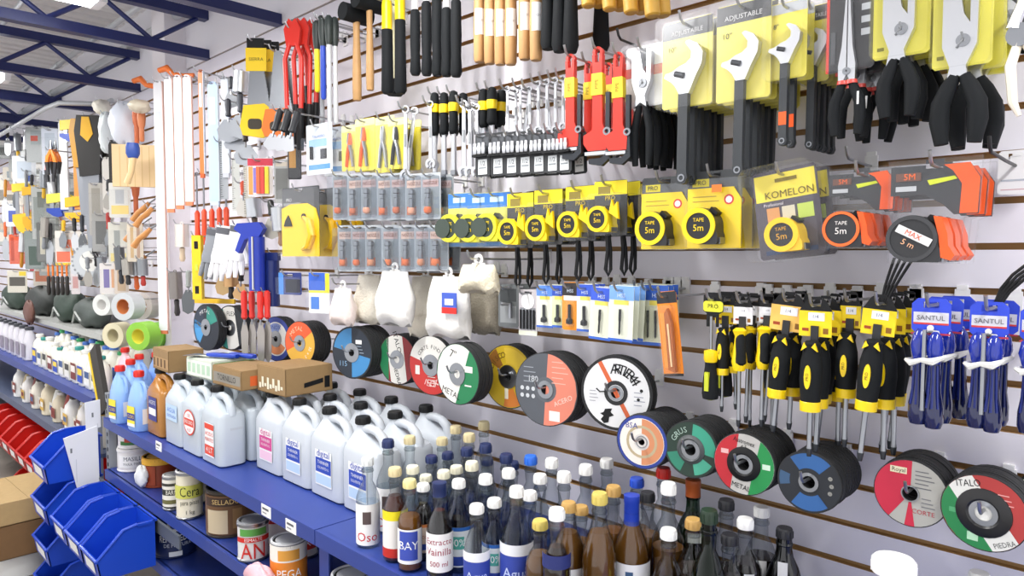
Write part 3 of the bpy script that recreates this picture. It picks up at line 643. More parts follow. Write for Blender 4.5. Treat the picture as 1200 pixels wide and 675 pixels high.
# ================================================================ blue and red stacking bins
def bin_parts(t, m, w=.21, d=.3, h=.17, th=.004, labelm=PAPER):
    prof = [(-d / 2, 0), (d / 2, 0), (d / 2, h), (-d / 2 + .12, h), (-d / 2 + .075, h - .012), (-d / 2 - .012, h * .42)]   # (y, z), open front towards -y
    b = MB()
    for s in (-1, 1):
        x0, x1 = (s * w / 2, s * (w / 2 - th)); n = len(prof); a, c = min(x0, x1), max(x0, x1)
        vv = [(a, y, z) for y, z in prof] + [(c, y, z) for y, z in prof]
        b.add(vv, [tuple(range(n))[::-1], tuple(range(n, 2 * n))] + [(i, (i + 1) % n, n + (i + 1) % n, n + i) for i in range(n)], m)
    b.box((0, 0, th / 2), (w - .001, d, th), m); b.box((0, d / 2 - th / 2, h / 2), (w - .001, th, h), m)
    b.add([(-w / 2, -d / 2, 0), (w / 2, -d / 2, 0), (w / 2, -d / 2 - .012, h * .42), (-w / 2, -d / 2 - .012, h * .42), (-w / 2, -d / 2 + th, 0), (w / 2, -d / 2 + th, 0), (w / 2, -d / 2 - .012 + th, h * .42), (-w / 2, -d / 2 - .012 + th, h * .42)],
          [(0, 1, 2, 3), (7, 6, 5, 4), (3, 2, 6, 7), (0, 3, 7, 4), (1, 5, 6, 2)], m)
    obj('bin_shell', b, t)
    r = MB()
    for s in (-1, 1): r.box((s * (w / 2 + .004), .055, h - .004), (.012, d - .13, .008), m)
    r.box((0, d / 2 + .003, h - .004), (w, .012, .008), m)
    r.tube([(-w / 2 - .004, -d / 2 - .012, h * .42), (w / 2 + .004, -d / 2 - .012, h * .42)], .006, m, 8)
    for s in (-1, 1): r.tube([(s * (w / 2 - .001), -d / 2 - .012, h * .42), (s * (w / 2 - .001), -d / 2 + .075, h - .012), (s * (w / 2 - .001), -d / 2 + .12, h - .003)], .006, m, 8)
    obj('rim', r, t)
    l = MB(); l.add([(-w * .3, -d / 2 - .0045, h * .09), (w * .3, -d / 2 - .0045, h * .09), (w * .3, -d / 2 - .0125, h * .34), (-w * .3, -d / 2 - .0125, h * .34)], [(0, 1, 2, 3)], labelm); obj('label_card', l, t)
BIN = mt('1747c4', .35, coat=.1); BINR = mt('c81a14', .4)
rail = MB(); rail.box((-2.95, -.4985, .5), (.95, .006, .05), mt('5a6068', .5)); rail.box((-2.95, -.5025, .522), (.95, .003, .006), mt('5a6068', .5)); tag(obj('bin_rail', rail), 'grey steel bin rail along the front under the lower shelf', 'rail')
for i, l in enumerate(('blue open bin under the lower shelf next to the white board', 'middle blue bin of the row under the lower shelf', 'blue bin of the row nearest the navy tub')):
    t = thing('storage_bin', l, 'bin', ((-3.19, -2.98, -2.77)[i], -.603, .362), (0, 0, 0), 'blue bins under the shelf')
    bin_parts(t, BIN, w=.188, d=.18, h=.172)
for i, (zz, l) in enumerate(((.001, 'bottom blue bin of the standing stack'), (.178, 'second blue bin from the floor in the standing stack'), (.355, 'third blue bin from the floor in the standing stack'), (.532, 'top blue bin of the standing stack beside the red bins'))):
    t = thing('storage_bin', l, 'bin', (-3.53, -.588, zz), (0, 0, 0), 'blue bins in a standing stack')
    bin_parts(t, BIN, w=.24, d=.2, h=.175)
# white boards at the shelf end, standing edge-on to the wall
def atx(px, py, X):
    r = ray(px, py); return CAMLOC + r * (X / r.x)
def board(name, label, pix, X):
    q = [atx(a, b, X) for a, b in pix]; w = MB(); w.M = Matrix.Translation((0, q[0].y, 0)) @ Matrix.Rotation(R(90), 4, 'Z')
    w.prism([(u.y - q[0].y, u.z) for u in q], -.003, .003, mt('e9ebf0', .6))
    c = atx(pix[0][0] + 8, pix[0][1] + 9, X); w.rect(c.y - q[0].y, c.z - .03, c.y - q[0].y + .007, c.z - .01, -.0035, mt('777b80')); w.rect(c.y - q[0].y + .02, c.z - .16, c.y - q[0].y + .022, c.z - .06, -.0035, mt('c3c8d0'))
    o = w.build(name); o.location = (X, 0, 0); tag(o, label, 'board')
board('foam_board', 'white board sheet hanging beside the grey slotted post', [(74, 514), (114, 499), (117, 580), (107, 652), (98, 600)], -3.385)
board('foam_board', 'small white board strip above the hanging board', [(99, 472), (117, 468), (118, 500), (101, 506)], -3.388)
q = at(118, 470, .47)
yb = MB(); yb.box((0, 0, 0), (.1, .02, .3), mt('2a2722', .5)); yb.box((-.055, -.0015, 0), (.02, .022, .3), mt('f0cc1e', .4))
o = yb.build('spirit_level'); o.location = (q.x, -.47, SZ + .145); o.rotation_euler = (0, R(-28), 0); tag(o, 'black and yellow board leaning at the bleach end of the shelf', 'board')
# cardboard boxes on the floor
e = MB(); e.rect(-.16, .06, -.02, .12, -.1405, WHT); e.rect(-.1, .08, -.07, .1, -.1409, BLK); e.rect(.02, .02, .15, .03, -.1405, mt('7a5a34'))
carton('cardboard_box', 'lower brown cardboard box with white label on the floor', -3.98, -.7, .125, .42, .28, .15, mt('7b5c3a', .8, noise=.1), 0, extra=e)
e = MB(); e.rect(-.02, .02, .1, .035, -.1405, mt('8a6a40'))
carton('cardboard_box', 'upper tan cardboard box of the stack on the floor', -3.99, -.695, .282, .44, .28, .1, mt('b79a6a', .8, noise=.08), 2, extra=e)
can('plastic_bucket', 'white bucket under the cardboard boxes on the floor', -3.98, DW - .7, 0.0, .15, .12, mt('e8e9e6', .4), mt('dfe0dc', .4), (), 'bucket', rim=None, grp=None)

# ================================================================ the far shelving unit
FX0, FX1, FDL = -8.2, -3.78, .413
u2 = thing('shelving_unit', 'far blue steel shelf unit with white bottles and red bins', 'shelf', (FX1, -FDL, 0))
def u2part(name, mb):
    mb.v = [v - Vector((FX1, -FDL, 0)) for v in mb.v]; return obj(name, mb, u2)
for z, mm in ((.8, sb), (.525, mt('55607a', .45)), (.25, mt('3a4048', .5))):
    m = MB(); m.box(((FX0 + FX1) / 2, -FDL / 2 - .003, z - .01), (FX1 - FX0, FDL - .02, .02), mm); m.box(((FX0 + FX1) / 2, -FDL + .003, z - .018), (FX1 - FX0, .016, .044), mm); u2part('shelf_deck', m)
for x in (FX1 - .02, FX0 + .02):
    for y in (-FDL + .02, -.03):
        m = MB(); m.box((x, y, .4), (.04, .03, .8), mt('8f9397', .5)); u2part('post', m)
for i in range(10):
    t = thing('storage_bin', f'{ORD[i]} red bin on the far middle rail, counted from the blue bins', 'bin', (-3.955 - i * .225, -.39, .2555), (0, 0, 0), 'red bins on the far rail'); bin_parts(t, BINR, .21, .24, .17)
for i in range(3):
    t = thing('storage_bin', f'{ORD[i]} red bin low on the far unit, counted from the cardboard boxes', 'bin', (-4.62 - i * .225, -.42, .001), (0, 0, 0), 'red bins low on the far unit'); bin_parts(t, BINR, .21, .24, .17)
def pbottle(name, label, x, y, z, h, w, body, capm, labs=(), kind=0, grp=None, rz=0, d=None):
    t = thing(name, label, 'bottle', (x, y, z + .001), (0, 0, R(rz)), grp); d = d or w * .62
    b = MB(); secs = []
    prof = [(0, .92, .92), (.02, 1, 1), (.6, 1, 1), (.72, .86, .9), (.82, .5, .6), (.87, .34, .48), (.92, .3, .44)] if kind == 0 else [(0, .92, .92), (.02, 1, 1), (.3, 1, 1), (.55, .8, .8), (.75, .55, .62), (.86, .36, .46), (.9, .3, .4)]
    for zz, a, c in prof: secs.append([(u, v, zz * h) for u, v in rrect(w * a, d * c, min(w * a, d * c) * .4, 3)])
    b.loft(secs, body); obj('bottle_body', b, t)
    c = MB(); c.lathe([(w * .2, h * .9), (w * .2, h * .98), (w * .17, h), (.0005, h)], capm, 14); obj('cap', c, t)
    if labs:
        m = MB()
        for k, (x0, z0, x1, z1, cc) in enumerate(labs): m.rect(x0 * w, z0 * h, x1 * w, z1 * h, -d / 2 - .0006 - .0003 * k, mt(cc, .5))
        obj('printed_label', m, t)
    return t
rnd = random.Random(5)
caps = ['2f8f86', '3a6cc0', 'e8e8e4', '2f9a5a', 'e8e8e4', '4a78c8']
for r_, (y, h) in enumerate(((-.33, .175), (-.215, .205), (-.1, .212))):
    for i in range(11):
        x = -3.95 - i * .127 - r_ * .06; c = caps[(i * 2 + r_ * 3) % 6]
        rowname = ('front', 'middle', 'back')[r_]
        labs = [(-.42, .1, .42, .55, ('eceae0', 'f0efe8', '2b4fb8', '7a2c24')[(i + 2 * r_) % 4]), (-.36, .3, .36, .48, ('3a3c34', '3c5a8c', 'f0d040', 'f0e8e0')[(i + r_) % 4])]
        pbottle('plastic_bottle', f'{ORD[i]} white bottle of the {rowname} row on the far top shelf, counted from the bleach', x, y, .8, h + rnd.uniform(-.02, .025), .112, mt('eeece0', .4), mt(c, .4), labs, (i + r_) % 2, 'white bottles on the far top shelf')
for i in range(9):
    t = pbottle('plastic_bottle', f'{ORD[i]} dark topped white spray bottle at the far end of the top shelf', -5.5 - i * .17, -.33, .8, .22, .13, mt('d8d6de', .4), mt('3a3c44', .4), [(-.4, .1, .4, .5, '8c8496')], 1, 'bottles at the far end')
cols = ['efe9da', '7a2a22', 'eceae6', 'c8b48a', 'f0f0ee', '9a3028', 'dcd2b8', 'efefe8', 'e8dcc0', '6a4a34']
for i in range(16):
    x = -3.92 - i * .13
    pbottle('plastic_bottle', f'{ORD[i]} bottle on the far middle shelf, counted from the blue bins', x, -.34 + .02 * (i % 2), .525, .17 + .03 * ((i * 7) % 3) / 2, .1, mt(cols[i % 10], .45), mt(('e8e8e8', '2a2a2c', 'd8c050')[i % 3], .4), [(-.42, .15, .42, .5, ('d8b050', 'f0ede4', '8c3a30', 'e8e4d8')[i % 4]), (-.3, .25, .3, .4, ('7c2c24', '4a6a9c', 'f0f0ec')[i % 3])], i % 2, 'bottles on the far middle shelf', d=.09)
for i in range(4):
    b = MB(); b.lathe([(.04, 0), (.045, .006), (.045, .11), (.03, .14), (.014, .15), (.014, .17), (.0005, .17)], mt('ebe7da', .45), 18)
    o = b.build('plastic_bottle'); o.location = (-4.02 - i * .13, -.44, .046); o.rotation_euler = (R(90), 0, R(random.uniform(-14, 14)))
    o.location = (-4.0 - i * .14, -.33, .047); tag(o, f'{ORD[i]} cream bottle lying on its side low on the far unit', 'bottle', 'cream bottles lying low')
# ================================================================ grinding and cutting discs on hooks
DK = mt('2b2c2e', .75, noise=.15, nscale=60); RIMW = mt('1e1f21', .6)
_disc = {}
def disc_plain(rad, th, m):
    k = (round(rad, 3), th, m.name)
    if k not in _disc:
        b = MB(); b.ring(0, 0, rad, .0115, 0, -th, m, 40); o = b.build('disc_body'); _disc[k] = o.data; bpy.data.objects.remove(o)
    return _disc[k]
def disc_stack(cx, cy, hpx, d, n, what, where, face, yaw=10, th=.0062, rimm=DK, hub=(.021, .034), hubm=None, dxs=.0, roll=0, thick=None):
    """n discs on one hook, the front one with its printed face; the rest show their edges."""
    p = at(cx, cy, d); rad = hpx / vs(cx, d) / 2
    root = thing('cutting_disc', f'front {what} {where}', 'disc', p, (0, R(roll), R(yaw)), 'abrasive discs on hooks')
    o = bpy.data.objects.new('disc_body', disc_plain(rad, th, rimm)); COL.objects.link(o); o.parent = root
    lb = MB(); face(lb, rad, -th - .0003); obj('paper_label', lb, root)
    hb = MB(); hb.ring(0, 0, hub[0] * rad / .0575, .0112, -th, -th - .0022, STL, 24)
    obj('centre_ring', hb, root)
    if hubm:
        b = MB(); b.M = Matrix.Rotation(R(90), 4, 'X') @ Matrix.Translation((0, 0, th)); r1, r0 = hub[1] * rad / .0575, hub[0] * rad / .0575
        b.lathe([(r1, 0), (r1 * .98, .0015), (r1 * .8, .0042), (r0 * 1.15, .005), (r0, .003), (r0, 0)], hubm, 28, cap=False); obj('depressed_hub', b, root)
    for i in range(1, n):
        o = bpy.data.objects.new('cutting_disc', disc_plain(rad * random.uniform(.985, 1.0), th, rimm)); COL.objects.link(o)
        o.location = (p.x + dxs * i + random.uniform(-.001, .001), p.y + i * (th + .0011), p.z + random.uniform(-.0015, .0012)); o.rotation_euler = (0, 0, R(yaw))
        tag(o, f'{depth_word(i, n)} plain disc behind the {what}', 'disc', 'abrasive discs on hooks')
    hook(Vector((p.x, p.y - th, p.z + .0105)), f'through the {what}', drop=.0065)
def arc_text(b, s, rad, a0, a1, h, y, m, cx=0, cz=0):   # letters set along an arc, a0 to a1 degrees
    for i, ch in enumerate(s):
        if ch == ' ': continue
        a = a0 + (a1 - a0) * (i + .5) / len(s); b.text(ch, rad * math.cos(R(a)), rad * math.sin(R(a)), h, y, m, rot=a - 90)
M_ = lambda h: mt(h, .55)
GRY, TEAL, SBL, GRN, DRD, CRM = M_('53575e'), M_('2f8f80'), M_('3f86bd'), M_('1f7a4c'), M_('b3282c'), M_('e6e4de')
def fine(b, y, m, rows, x0, z0, w, dz, h=.0016, rot=0):   # lines of small print as thin bars
    for k in range(rows):
        ww = w * (.7 + .3 * ((k * 7) % 3) / 2); b.rect(x0, z0 - k * dz, x0 + ww, z0 - k * dz + h, y, m)
def f_blue4(b, r, y):
    b.sector(.012, r * .97, 0, 360, y, M_('252b36'), 40)
    for a, c in ((20, TEAL), (110, M_('2a3446')), (160, SBL), (250, M_('252b36'))): b.sector(r * .3, r * .92, a, a + 62, y - .0003, c)
    b.sector(r * .35, r * .85, 185, 235, y - .0005, M_('4a9ad2')); arc_text(b, 'METAL', r * .7, 130, 60, r * .15, y - .0006, WHT)
def f_wteal(b, r, y):
    b.sector(.012, r * .97, 0, 360, y, M_('2b2e33'), 40); b.chord(r * .95, 10, -r * .3, r * .45, y - .0003, CRM); b.chord(r * .95, 10, -r * .9, -r * .3, y - .0003, M_('3f9d90'))
    b.sector(.014, r * .36, 0, 360, y - .0005, M_('3d4045')); b.sector(.014, r * .2, 0, 360, y - .0007, CRM); b.text('FLEX', r * .1, r * .62, r * .2, y - .0006, BLK)
def f_whblue(b, r, y):
    b.sector(.012, r * .97, 0, 360, y, M_('33469a'), 40); b.sector(.012, r * .76, 0, 360, y - .0003, CRM, 40); b.sector(r * .3, r * .7, 200, 330, y - .0005, M_('e08a58')); b.sector(r * .3, r * .7, 60, 130, y - .0005, M_('8a9cd0')); b.text('INOX', -.0, r * .5, r * .18, y - .0006, M_('33469a'))
def f_orange(b, r, y):
    b.sector(.012, r * .97, 0, 360, y, M_('d9582c'), 40); b.sector(r * .1, r * .97, 205, 395, y - .0003, M_('d8a83c'), 24); b.sector(.012, r * .36, 0, 360, y - .0005, M_('35332f'), 24)
    arc_text(b, 'METAL', r * .66, 150, 70, r * .2, y - .0006, M_('f0c0a0')); arc_text(b, '3 x 22', r * .7, 300, 350, r * .14, y - .0006, WHT)
def f_blue2(b, r, y):
    b.sector(.012, r * .97, 0, 360, y, M_('262e3a'), 40)
    for a, c in ((90, SBL), (270, SBL)): b.sector(r * .3, r * .93, a, a + 80, y - .0003, c)
    b.sector(.012, r * .3, 0, 360, y - .0005, M_('33373c'), 24); b.rect(r * .2, r * .35, r * .5, r * .5, y - .0005, WHT); b.text('115', -r * .45, -r * .45, r * .2, y - .0005, M_('8ab0d0')); fine(b, y - .0005, M_('a8b8c8'), 3, r * .2, r * .25, r * .4, r * .12)
def f_green(b, r, y):
    b.sector(.012, r * .97, 0, 360, y, M_('8d2b30'), 40); b.chord(r * .96, 0, -r * .96, -r * .45, y - .0003, GRN); b.chord(r * .96, 8, -r * .45, r * .4, y - .0003, CRM); b.sector(.012, r * .32, 0, 360, y - .0005, M_('35373a'), 24)
    b.text('ITALO', .0, r * .68, r * .22, y - .0006, BLK, rot=-70); b.text('PIEDRA', .0, -r * .62, r * .18, y - .0006, BLK, rot=-70)
def f_redwh(b, r, y):
    b.sector(.012, r * .97, 0, 360, y, M_('c0302c'), 40); b.sector(.012, r * .97, 28, 165, y - .0003, CRM, 24); b.sector(.012, r * .24, 0, 360, y - .0005, M_('e8e4e2'), 24); b.sector(.012, r * .14, 0, 360, y - .0007, BLK, 20)
    b.rect(-r * .7, -r * .35, -r * .5, -r * .05, y - .0005, CRM); arc_text(b, 'CORTE FINO', r * .62, 150, 50, r * .13, y - .0006, M_('55504c')); arc_text(b, 'INOX', r * .6, 240, 300, r * .2, y - .0006, M_('f0d0cc')); fine(b, y - .0005, CRM, 4, -r * .15, -r * .4, r * .5, r * .1)
def f_whgreen(b, r, y):
    b.sector(.012, r * .97, 0, 360, y, GRN, 40); b.chord(r * .96, 160, -r * .25, r * .96, y - .0003, CRM); b.sector(.012, r * .3, 0, 360, y - .0005, M_('3a3c40'), 24)
    b.text('7"', -r * .2, r * .62, r * .26, y - .0006, BLK, rot=-15); b.text('METAL', -r * .3, -r * .65, r * .2, y - .0006, BLK, rot=-15); b.rect(r * .35, r * .1, r * .7, r * .3, y - .0005, CRM); b.rect(r * .35, -r * .35, r * .65, -r * .3, y - .0005, CRM)
def f_yellow(b, r, y):
    b.sector(.012, r * .97, 0, 360, y, M_('c8a820'), 40); b.sector(r * .4, r * .9, 20, 100, y - .0003, M_('d8b838')); b.sector(r * .4, r * .95, 120, 150, y - .0003, M_('8a5a20')); b.sector(r * .4, r * .95, 260, 300, y - .0003, M_('d07828')); b.sector(.012, r * .36, 0, 360, y - .0005, M_('3a342c'), 24)
    arc_text(b, 'DISCO', r * .68, 160, 100, r * .18, y - .0006, M_('5a4410')); b.rect(-r * .12, -r * .7, r * .02, -r * .3, y - .0006, M_('e8e0c8')); b.sector(0.001, r * .1, 0, 360, y - .0006, M_('e8e0c8'), 12, -r * .05, -r * .25)
def f_grey(b, r, y):
    b.sector(.012, r * .97, 0, 360, y, GRY, 40); b.chord(r * .965, -4, .001, r * .965, y - .0003, M_('d9806a')); b.sector(.012, r * .34, 0, 360, y - .0005, M_('5c6066'), 24)
    for i in range(3):
        for j in range(2): b.sector(.0005, r * .06, 0, 360, y - .0005, M_('c8ccd0'), 10, -r * .75 + i * r * .18, -.02 * r - j * r * .2)
    b.rect(r * .12, -r * .82, r * .45, -r * .55, y - .0006, M_('efe6e0')); fine(b, y - .0006, M_('eab0a0'), 5, r * .2, r * .75, r * .5, r * .14, .002); fine(b, y - .0006, M_('9aa0a8'), 4, -r * .7, r * .55, r * .45, r * .13, .002)
    b.text('ACERO', r * .55, -r * .25, r * .13, y - .0006, M_('f0c8bc'), rot=25); b.text('180', -r * .4, r * .25, r * .16, y - .0006, M_('c8ccd0'))
def f_white(b, r, y):
    b.sector(.012, r * .92, 0, 360, y, M_('dfe0e2'), 48)
    b.chord(r * .92, 30, -r * .06, r * .06, y - .0003, M_('cf6238')) ; b.sector(.012, r * .33, 0, 360, y - .0005, M_('222326'), 28); b.sector(.012, r * .22, 0, 360, y - .0007, M_('e4e4e6'), 24)
    arc_text(b, 'ARTIER44', r * .63, 98, 28, r * .27, y - .0006, BLK)
    b.prism([(x * r, z * r) for x, z in ((-.3, -.45), (-.1, -.42), (-.14, -.52), (-.05, -.6), (-.18, -.66), (-.2, -.8), (-.33, -.84), (-.42, -.74), (-.34, -.64), (-.44, -.58), (-.34, -.54))], y - .0006, y - .0004, BLK)
    fine(b, y - .0006, M_('8a90a0'), 4, r * .5, r * .05, r * .3, r * .11); fine(b, y - .0006, M_('9a9ca4'), 4, -r * .75, r * .0, r * .25, r * .09)
    for x, z in ((.7, .12), (.62, -.12)): b.sector(.0005, r * .045, 0, 360, y - .0006, BLK, 8, x * r, z * r)
    b.tube([(-.55 * r, y - .0008, .08 * r), (-.45 * r, y - .0008, .0), (-.3 * r, y - .0008, .02 * r)], .0014, BLK, 6)
def f_blrim(b, r, y):
    b.sector(.012, r * .97, 0, 360, y, M_('2a3f92'), 40); b.sector(.012, r * .86, 0, 360, y - .0003, M_('e8e2da'), 40); b.sector(.014, r * .84, 270, 450, y - .0005, M_('cf8a62'), 24); b.sector(r * .5, r * .6, 0, 360, y - .0006, M_('b8a888'), 24); b.sector(r * .12, r * .3, 0, 360, y - .0007, M_('d8d4d0'), 24)
    b.text('BSA', -r * .4, r * .55, r * .2, y - .0008, M_('2a3f92'))
def f_teal(b, r, y):
    b.sector(.012, r * .97, 0, 360, y, M_('24382f'), 40); b.sector(r * .42, r * .92, -10, 85, y - .0003, M_('3a9a80')); b.sector(r * .42, r * .92, 195, 245, y - .0003, M_('2f8068')); b.sector(r * .5, r * .9, 280, 330, y - .0003, M_('4aa88c')); arc_text(b, 'GRUS', r * .7, 160, 100, r * .2, y - .0006, M_('a8c0b4'))
def f_rwg(b, r, y):
    b.sector(.012, r * .97, 0, 360, y, M_('b8b6b2'), 40); b.chord(r * .965, -8, -r * .96, -r * .3, y - .0003, M_('b82430')); b.chord(r * .965, -12, r * .35, r * .96, y - .0003, M_('1f8a48'))
    b.text('Austromex', r * .0, r * .72, r * .15, y - .0006, BLK, r * .7, rot=-10); b.text('METAL', -r * .08, -r * .74, r * .16, y - .0006, BLK, r * .6, rot=-10); b.rect(-r * .75, r * .25, -r * .5, r * .4, y - .0006, M_('e0b0b0')); b.rect(r * .6, -r * .05, r * .85, r * .12, y - .0006, M_('c8e0cc')); b.text('4.5', 0, r * .55, r * .12, y - .0006, BLK)
def f_dkblue(b, r, y):
    b.sector(.012, r * .97, 0, 360, y, M_('22262c'), 40); b.sector(r * .45, r * .93, 45, 130, y - .0003, M_('2f5f9a')); b.sector(r * .45, r * .93, 235, 310, y - .0003, M_('2f5f9a')); b.sector(r * .6, r * .93, 165, 195, y - .0003, M_('3a5878')); b.sector(.012, r * .3, 0, 360, y - .0005, M_('3a4046'), 24); b.sector(r * .2, r * .3, 0, 360, y - .0006, M_('9aa4a8'), 24)
    for a in (-20, 0, 20): b.sector(.0005, r * .07, 0, 360, y - .0006, M_('8a8a84'), 10, r * .7 * math.cos(R(a)), r * .7 * math.sin(R(a)))
def f_redgrey(b, r, y):
    b.sector(.012, r * .97, 0, 360, y, M_('a9a8a2'), 40); b.sector(.012, r * .97, 88, 235, y - .0003, M_('c02440'), 24); b.sector(.012, r * .97, 262, 278, y - .0003, M_('c02440')); b.rect(-r * .55, r * .55, -r * .1, r * .74, y - .0006, M_('e0d8b8')); b.text('Royal', -r * .32, r * .645, r * .12, y - .0008, BLK)
    fine(b, y - .0006, M_('6a6c70'), 5, r * .12, r * .68, r * .5, r * .12); fine(b, y - .0006, M_('77797c'), 3, r * .3, -r * .1, r * .35, r * .12); b.text('CORTE', r * .35, -r * .5, r * .13, y - .0006, M_('b03040'))
def f_italo(b, r, y):
    b.sector(.012, r * .97, 0, 360, y, M_('a83634'), 40); b.chord(r * .965, 35, -r * .965, -r * .35, y - .0003, M_('1f7a44')); b.chord(r * .965, 35, -r * .35, r * .3, y - .0003, M_('d6d6d2'))
    b.text('ITALO', -r * .36, r * .7, r * .18, y - .0006, BLK, r * .55, rot=12); b.text('PIEDRA', r * .48, -r * .7, r * .13, y - .0006, M_('5a5c5a'), r * .5, rot=25); b.rect(-r * .35, -r * .78, -r * .1, -r * .56, y - .0006, M_('a8d0b0')); b.rect(-r * .78, -r * .15, -r * .6, -r * .02, y - .0006, M_('4a9a68')); fine(b, y - .0006, M_('d89a96'), 3, r * .3, r * .55, r * .35, r * .12)
S = disc_stack
S(243, 383.5, 55, .17, 5, 'dark disc with blue and teal quarters', 'above the green box', f_blue4, 8)
S(271, 384, 53, .11, 6, 'white faced disc with teal edge', 'under the white gloves', f_wteal, 14)
S(325, 397, 53, .095, 6, 'white disc with blue rim', 'half behind the orange one', f_whblue, 12)
S(353, 402, 52, .18, 9, 'orange and yellow disc', 'above the brown boxes', f_orange, 12)
S(414, 413, 62, .17, 12, 'dark disc with two sky-blue quarters', 'above the white jugs', f_blue2, 14)
S(467, 421, 60, .1, 6, 'green, white and maroon disc', 'behind the red and white one', f_green, 10)
S(506, 428, 71, .13, 3, 'red disc with white top sector', 'below the cream bags', f_redwh, 8, th=.004, dxs=.001)
S(538, 438, 73, .2, 7, 'white and green disc', 'in front of the red one', f_whgreen, 2)
S(597, 441, 76, .1, 7, 'yellow disc with dark hub', 'behind the grey and salmon one', f_yellow, 6)
S(641, 456, 88, .18, 9, 'large grey and salmon disc', 'under the drill bit cards', f_grey, 9, hub=(.014, .022))
S(723, 460, 89, .17, 3, 'large white disc with orange stripe and bull head', 'above the bottles', f_white, 15, rimm=RIMW, hub=(.012, .02))
S(753.5, 517, 65, .19, 14, 'tan and white disc in a blue rim', 'below the orange cutter card', f_blrim, 10, hub=(.013, .03))
S(811, 526, 67, .175, 12, 'dark green disc with teal patches', 'beside the blue rimmed one', f_teal, 6, hub=(.02, .03), hubm=mt('4a4e50', .5))
S(873, 543, 74, .19, 14, 'red, white and green disc', 'under the small screwdrivers', f_rwg, 4, hubm=BLK, hub=(.018, .032))
S(949, 564, 73, .18, 14, 'dark disc with blue sectors', 'under the large screwdrivers', f_dkblue, 4, hub=(.018, .03))
S(1068, 577, 80, .175, 12, 'crimson and grey disc', 'under the last screwdriver hook', f_redgrey, 0, hub=(.014, .03))
S(1154, 600, 91, .19, 9, 'green, white and red disc with big black hub', 'near the frame edge', f_italo, -4, hub=(.019, .037), hubm=mt('1a1a1c', .35))
S(1237, 598, 90, .11, 6, 'green and white disc', 'cut off by the frame edge', f_whgreen, -6)
# ================================================================ goods on the slatwall, middle and near end
def hm(px, d, hpx): return hpx / vs(px, d)
def wm(px, d, wpx): return wpx / (vs(px, d) * .717 * (px + 237) / 837)
def proto(name, cat, group): return thing(name, 'x', cat, group=group)
def hang_card(t, w, h, col, bands=(), texts=(), th=.0014, rnd=.004, name='hang_card', top=.008, y0=0., rough=.5):
    """card hanging from a slot at the origin; bands are (x0,z0,x1,z1,colour) in fractions of w and h from the bottom left."""
    m = mt(col, rough); b = MB(); hw = min(.012, w * .2); zt = top; zb = -(h - top)
    b.prism([(-w / 2 + rnd, zb), (w / 2 - rnd, zb), (w / 2, zb + rnd), (w / 2, zt - rnd), (w / 2 - rnd, zt), (hw, zt), (hw, -.006), (-hw, -.006), (-hw, zt), (-w / 2 + rnd, zt), (-w / 2, zt - rnd), (-w / 2, zb + rnd)], y0, y0 - th, m)
    b.prism([(-hw, .003), (hw, .003), (hw, zt), (-hw, zt)], y0, y0 - th, m)
    o = obj(name, b, t)
    if bands or texts:
        g = MB()
        for k, (x0, z0, x1, z1, c) in enumerate(bands): g.rect((x0 - .5) * w, zb + z0 * h, (x1 - .5) * w, min(zb + z1 * h, -.0065 if z1 > .8 and x0 < .5 < x1 and z0 > .5 and False else zt - .001), y0 - th - .0003 - .0002 * k, mt(c, rough))
        for s, x, z, hh, c, mw in texts: g.text(s, (x - .5) * w, zb + z * h, hh * h, y0 - th - .0016, mt(c, .5), mw * w)
        obj('card_print', g, t)
    return zb, zt
def blister(t, outline, depth, y0=-.0015, name='clear_blister', m=None):
    b = MB(); b.prism(outline, y0, y0 - depth, m or BLIS); return obj(name, b, t)
def rr2(x0, z0, x1, z1, r, n=4): return rrect(x1 - x0, z1 - z0, r, n, (x0 + x1) / 2, (z0 + z1) / 2)
def circ(cx, cz, r, n=24, a0=0, a1=360): return [(cx + r * math.cos(R(a0 + (a1 - a0) * i / n)), cz + r * math.sin(R(a0 + (a1 - a0) * i / n))) for i in range(n if a1 - a0 == 360 else n + 1)]
# ---- tape measures
def tape_body(t, cx, cz, r, body, ringc, face='1c1d20', dep=.035, y0=-.0016, txt='5m', txtc='f2d010', hubin=.72, word='TAPE'):
    b = MB(); out = [(cx + x, cz + z) for x, z in circ(0, 0, r, 20, 0, 270)] + [(cx + r * .35, cz - r), (cx + r * 1.0, cz - r), (cx + r * 1.08, cz - r * .85), (cx + r * 1.08, cz - r * .5), (cx + r, cz - r * .3)]
    b.prism(out, y0 - .002, y0 - dep, mt(body, .35)); o = obj('tape_case', b, t)
    g = MB(); y = y0 - dep; g.ring(cx, cz, r * .98, r * hubin, y, y - .0025, mt(ringc, .35), 32); g.M = Matrix.Translation((cx, 0, cz)); g.sector(.0003, r * hubin, 0, 360, y - .0008, mt(face, .4), 28); g.M = Matrix()
    if txt: g.text(txt, cx, cz - r * .12, r * .36, y - .0014, mt(txtc, .4), r * 1.2)
    if word: g.text(word, cx, cz + r * .32, r * .2, y - .0014, mt(txtc, .4), r * .9)
    obj('face_plate', g, o)
    g = MB(); g.box((cx + r * .75, y0 - dep / 2, cz + r * .8), (r * .5, dep * .55, r * .18), BLK, Matrix.Rotation(R(40), 3, 'Y')); obj('lock_button', g, o)
    g = MB(); g.box((cx + r * 1.13, y0 - dep / 2, cz - r * .8), (r * .08, dep * .6, r * .35), STL); obj('end_hook', g, o)
    return o
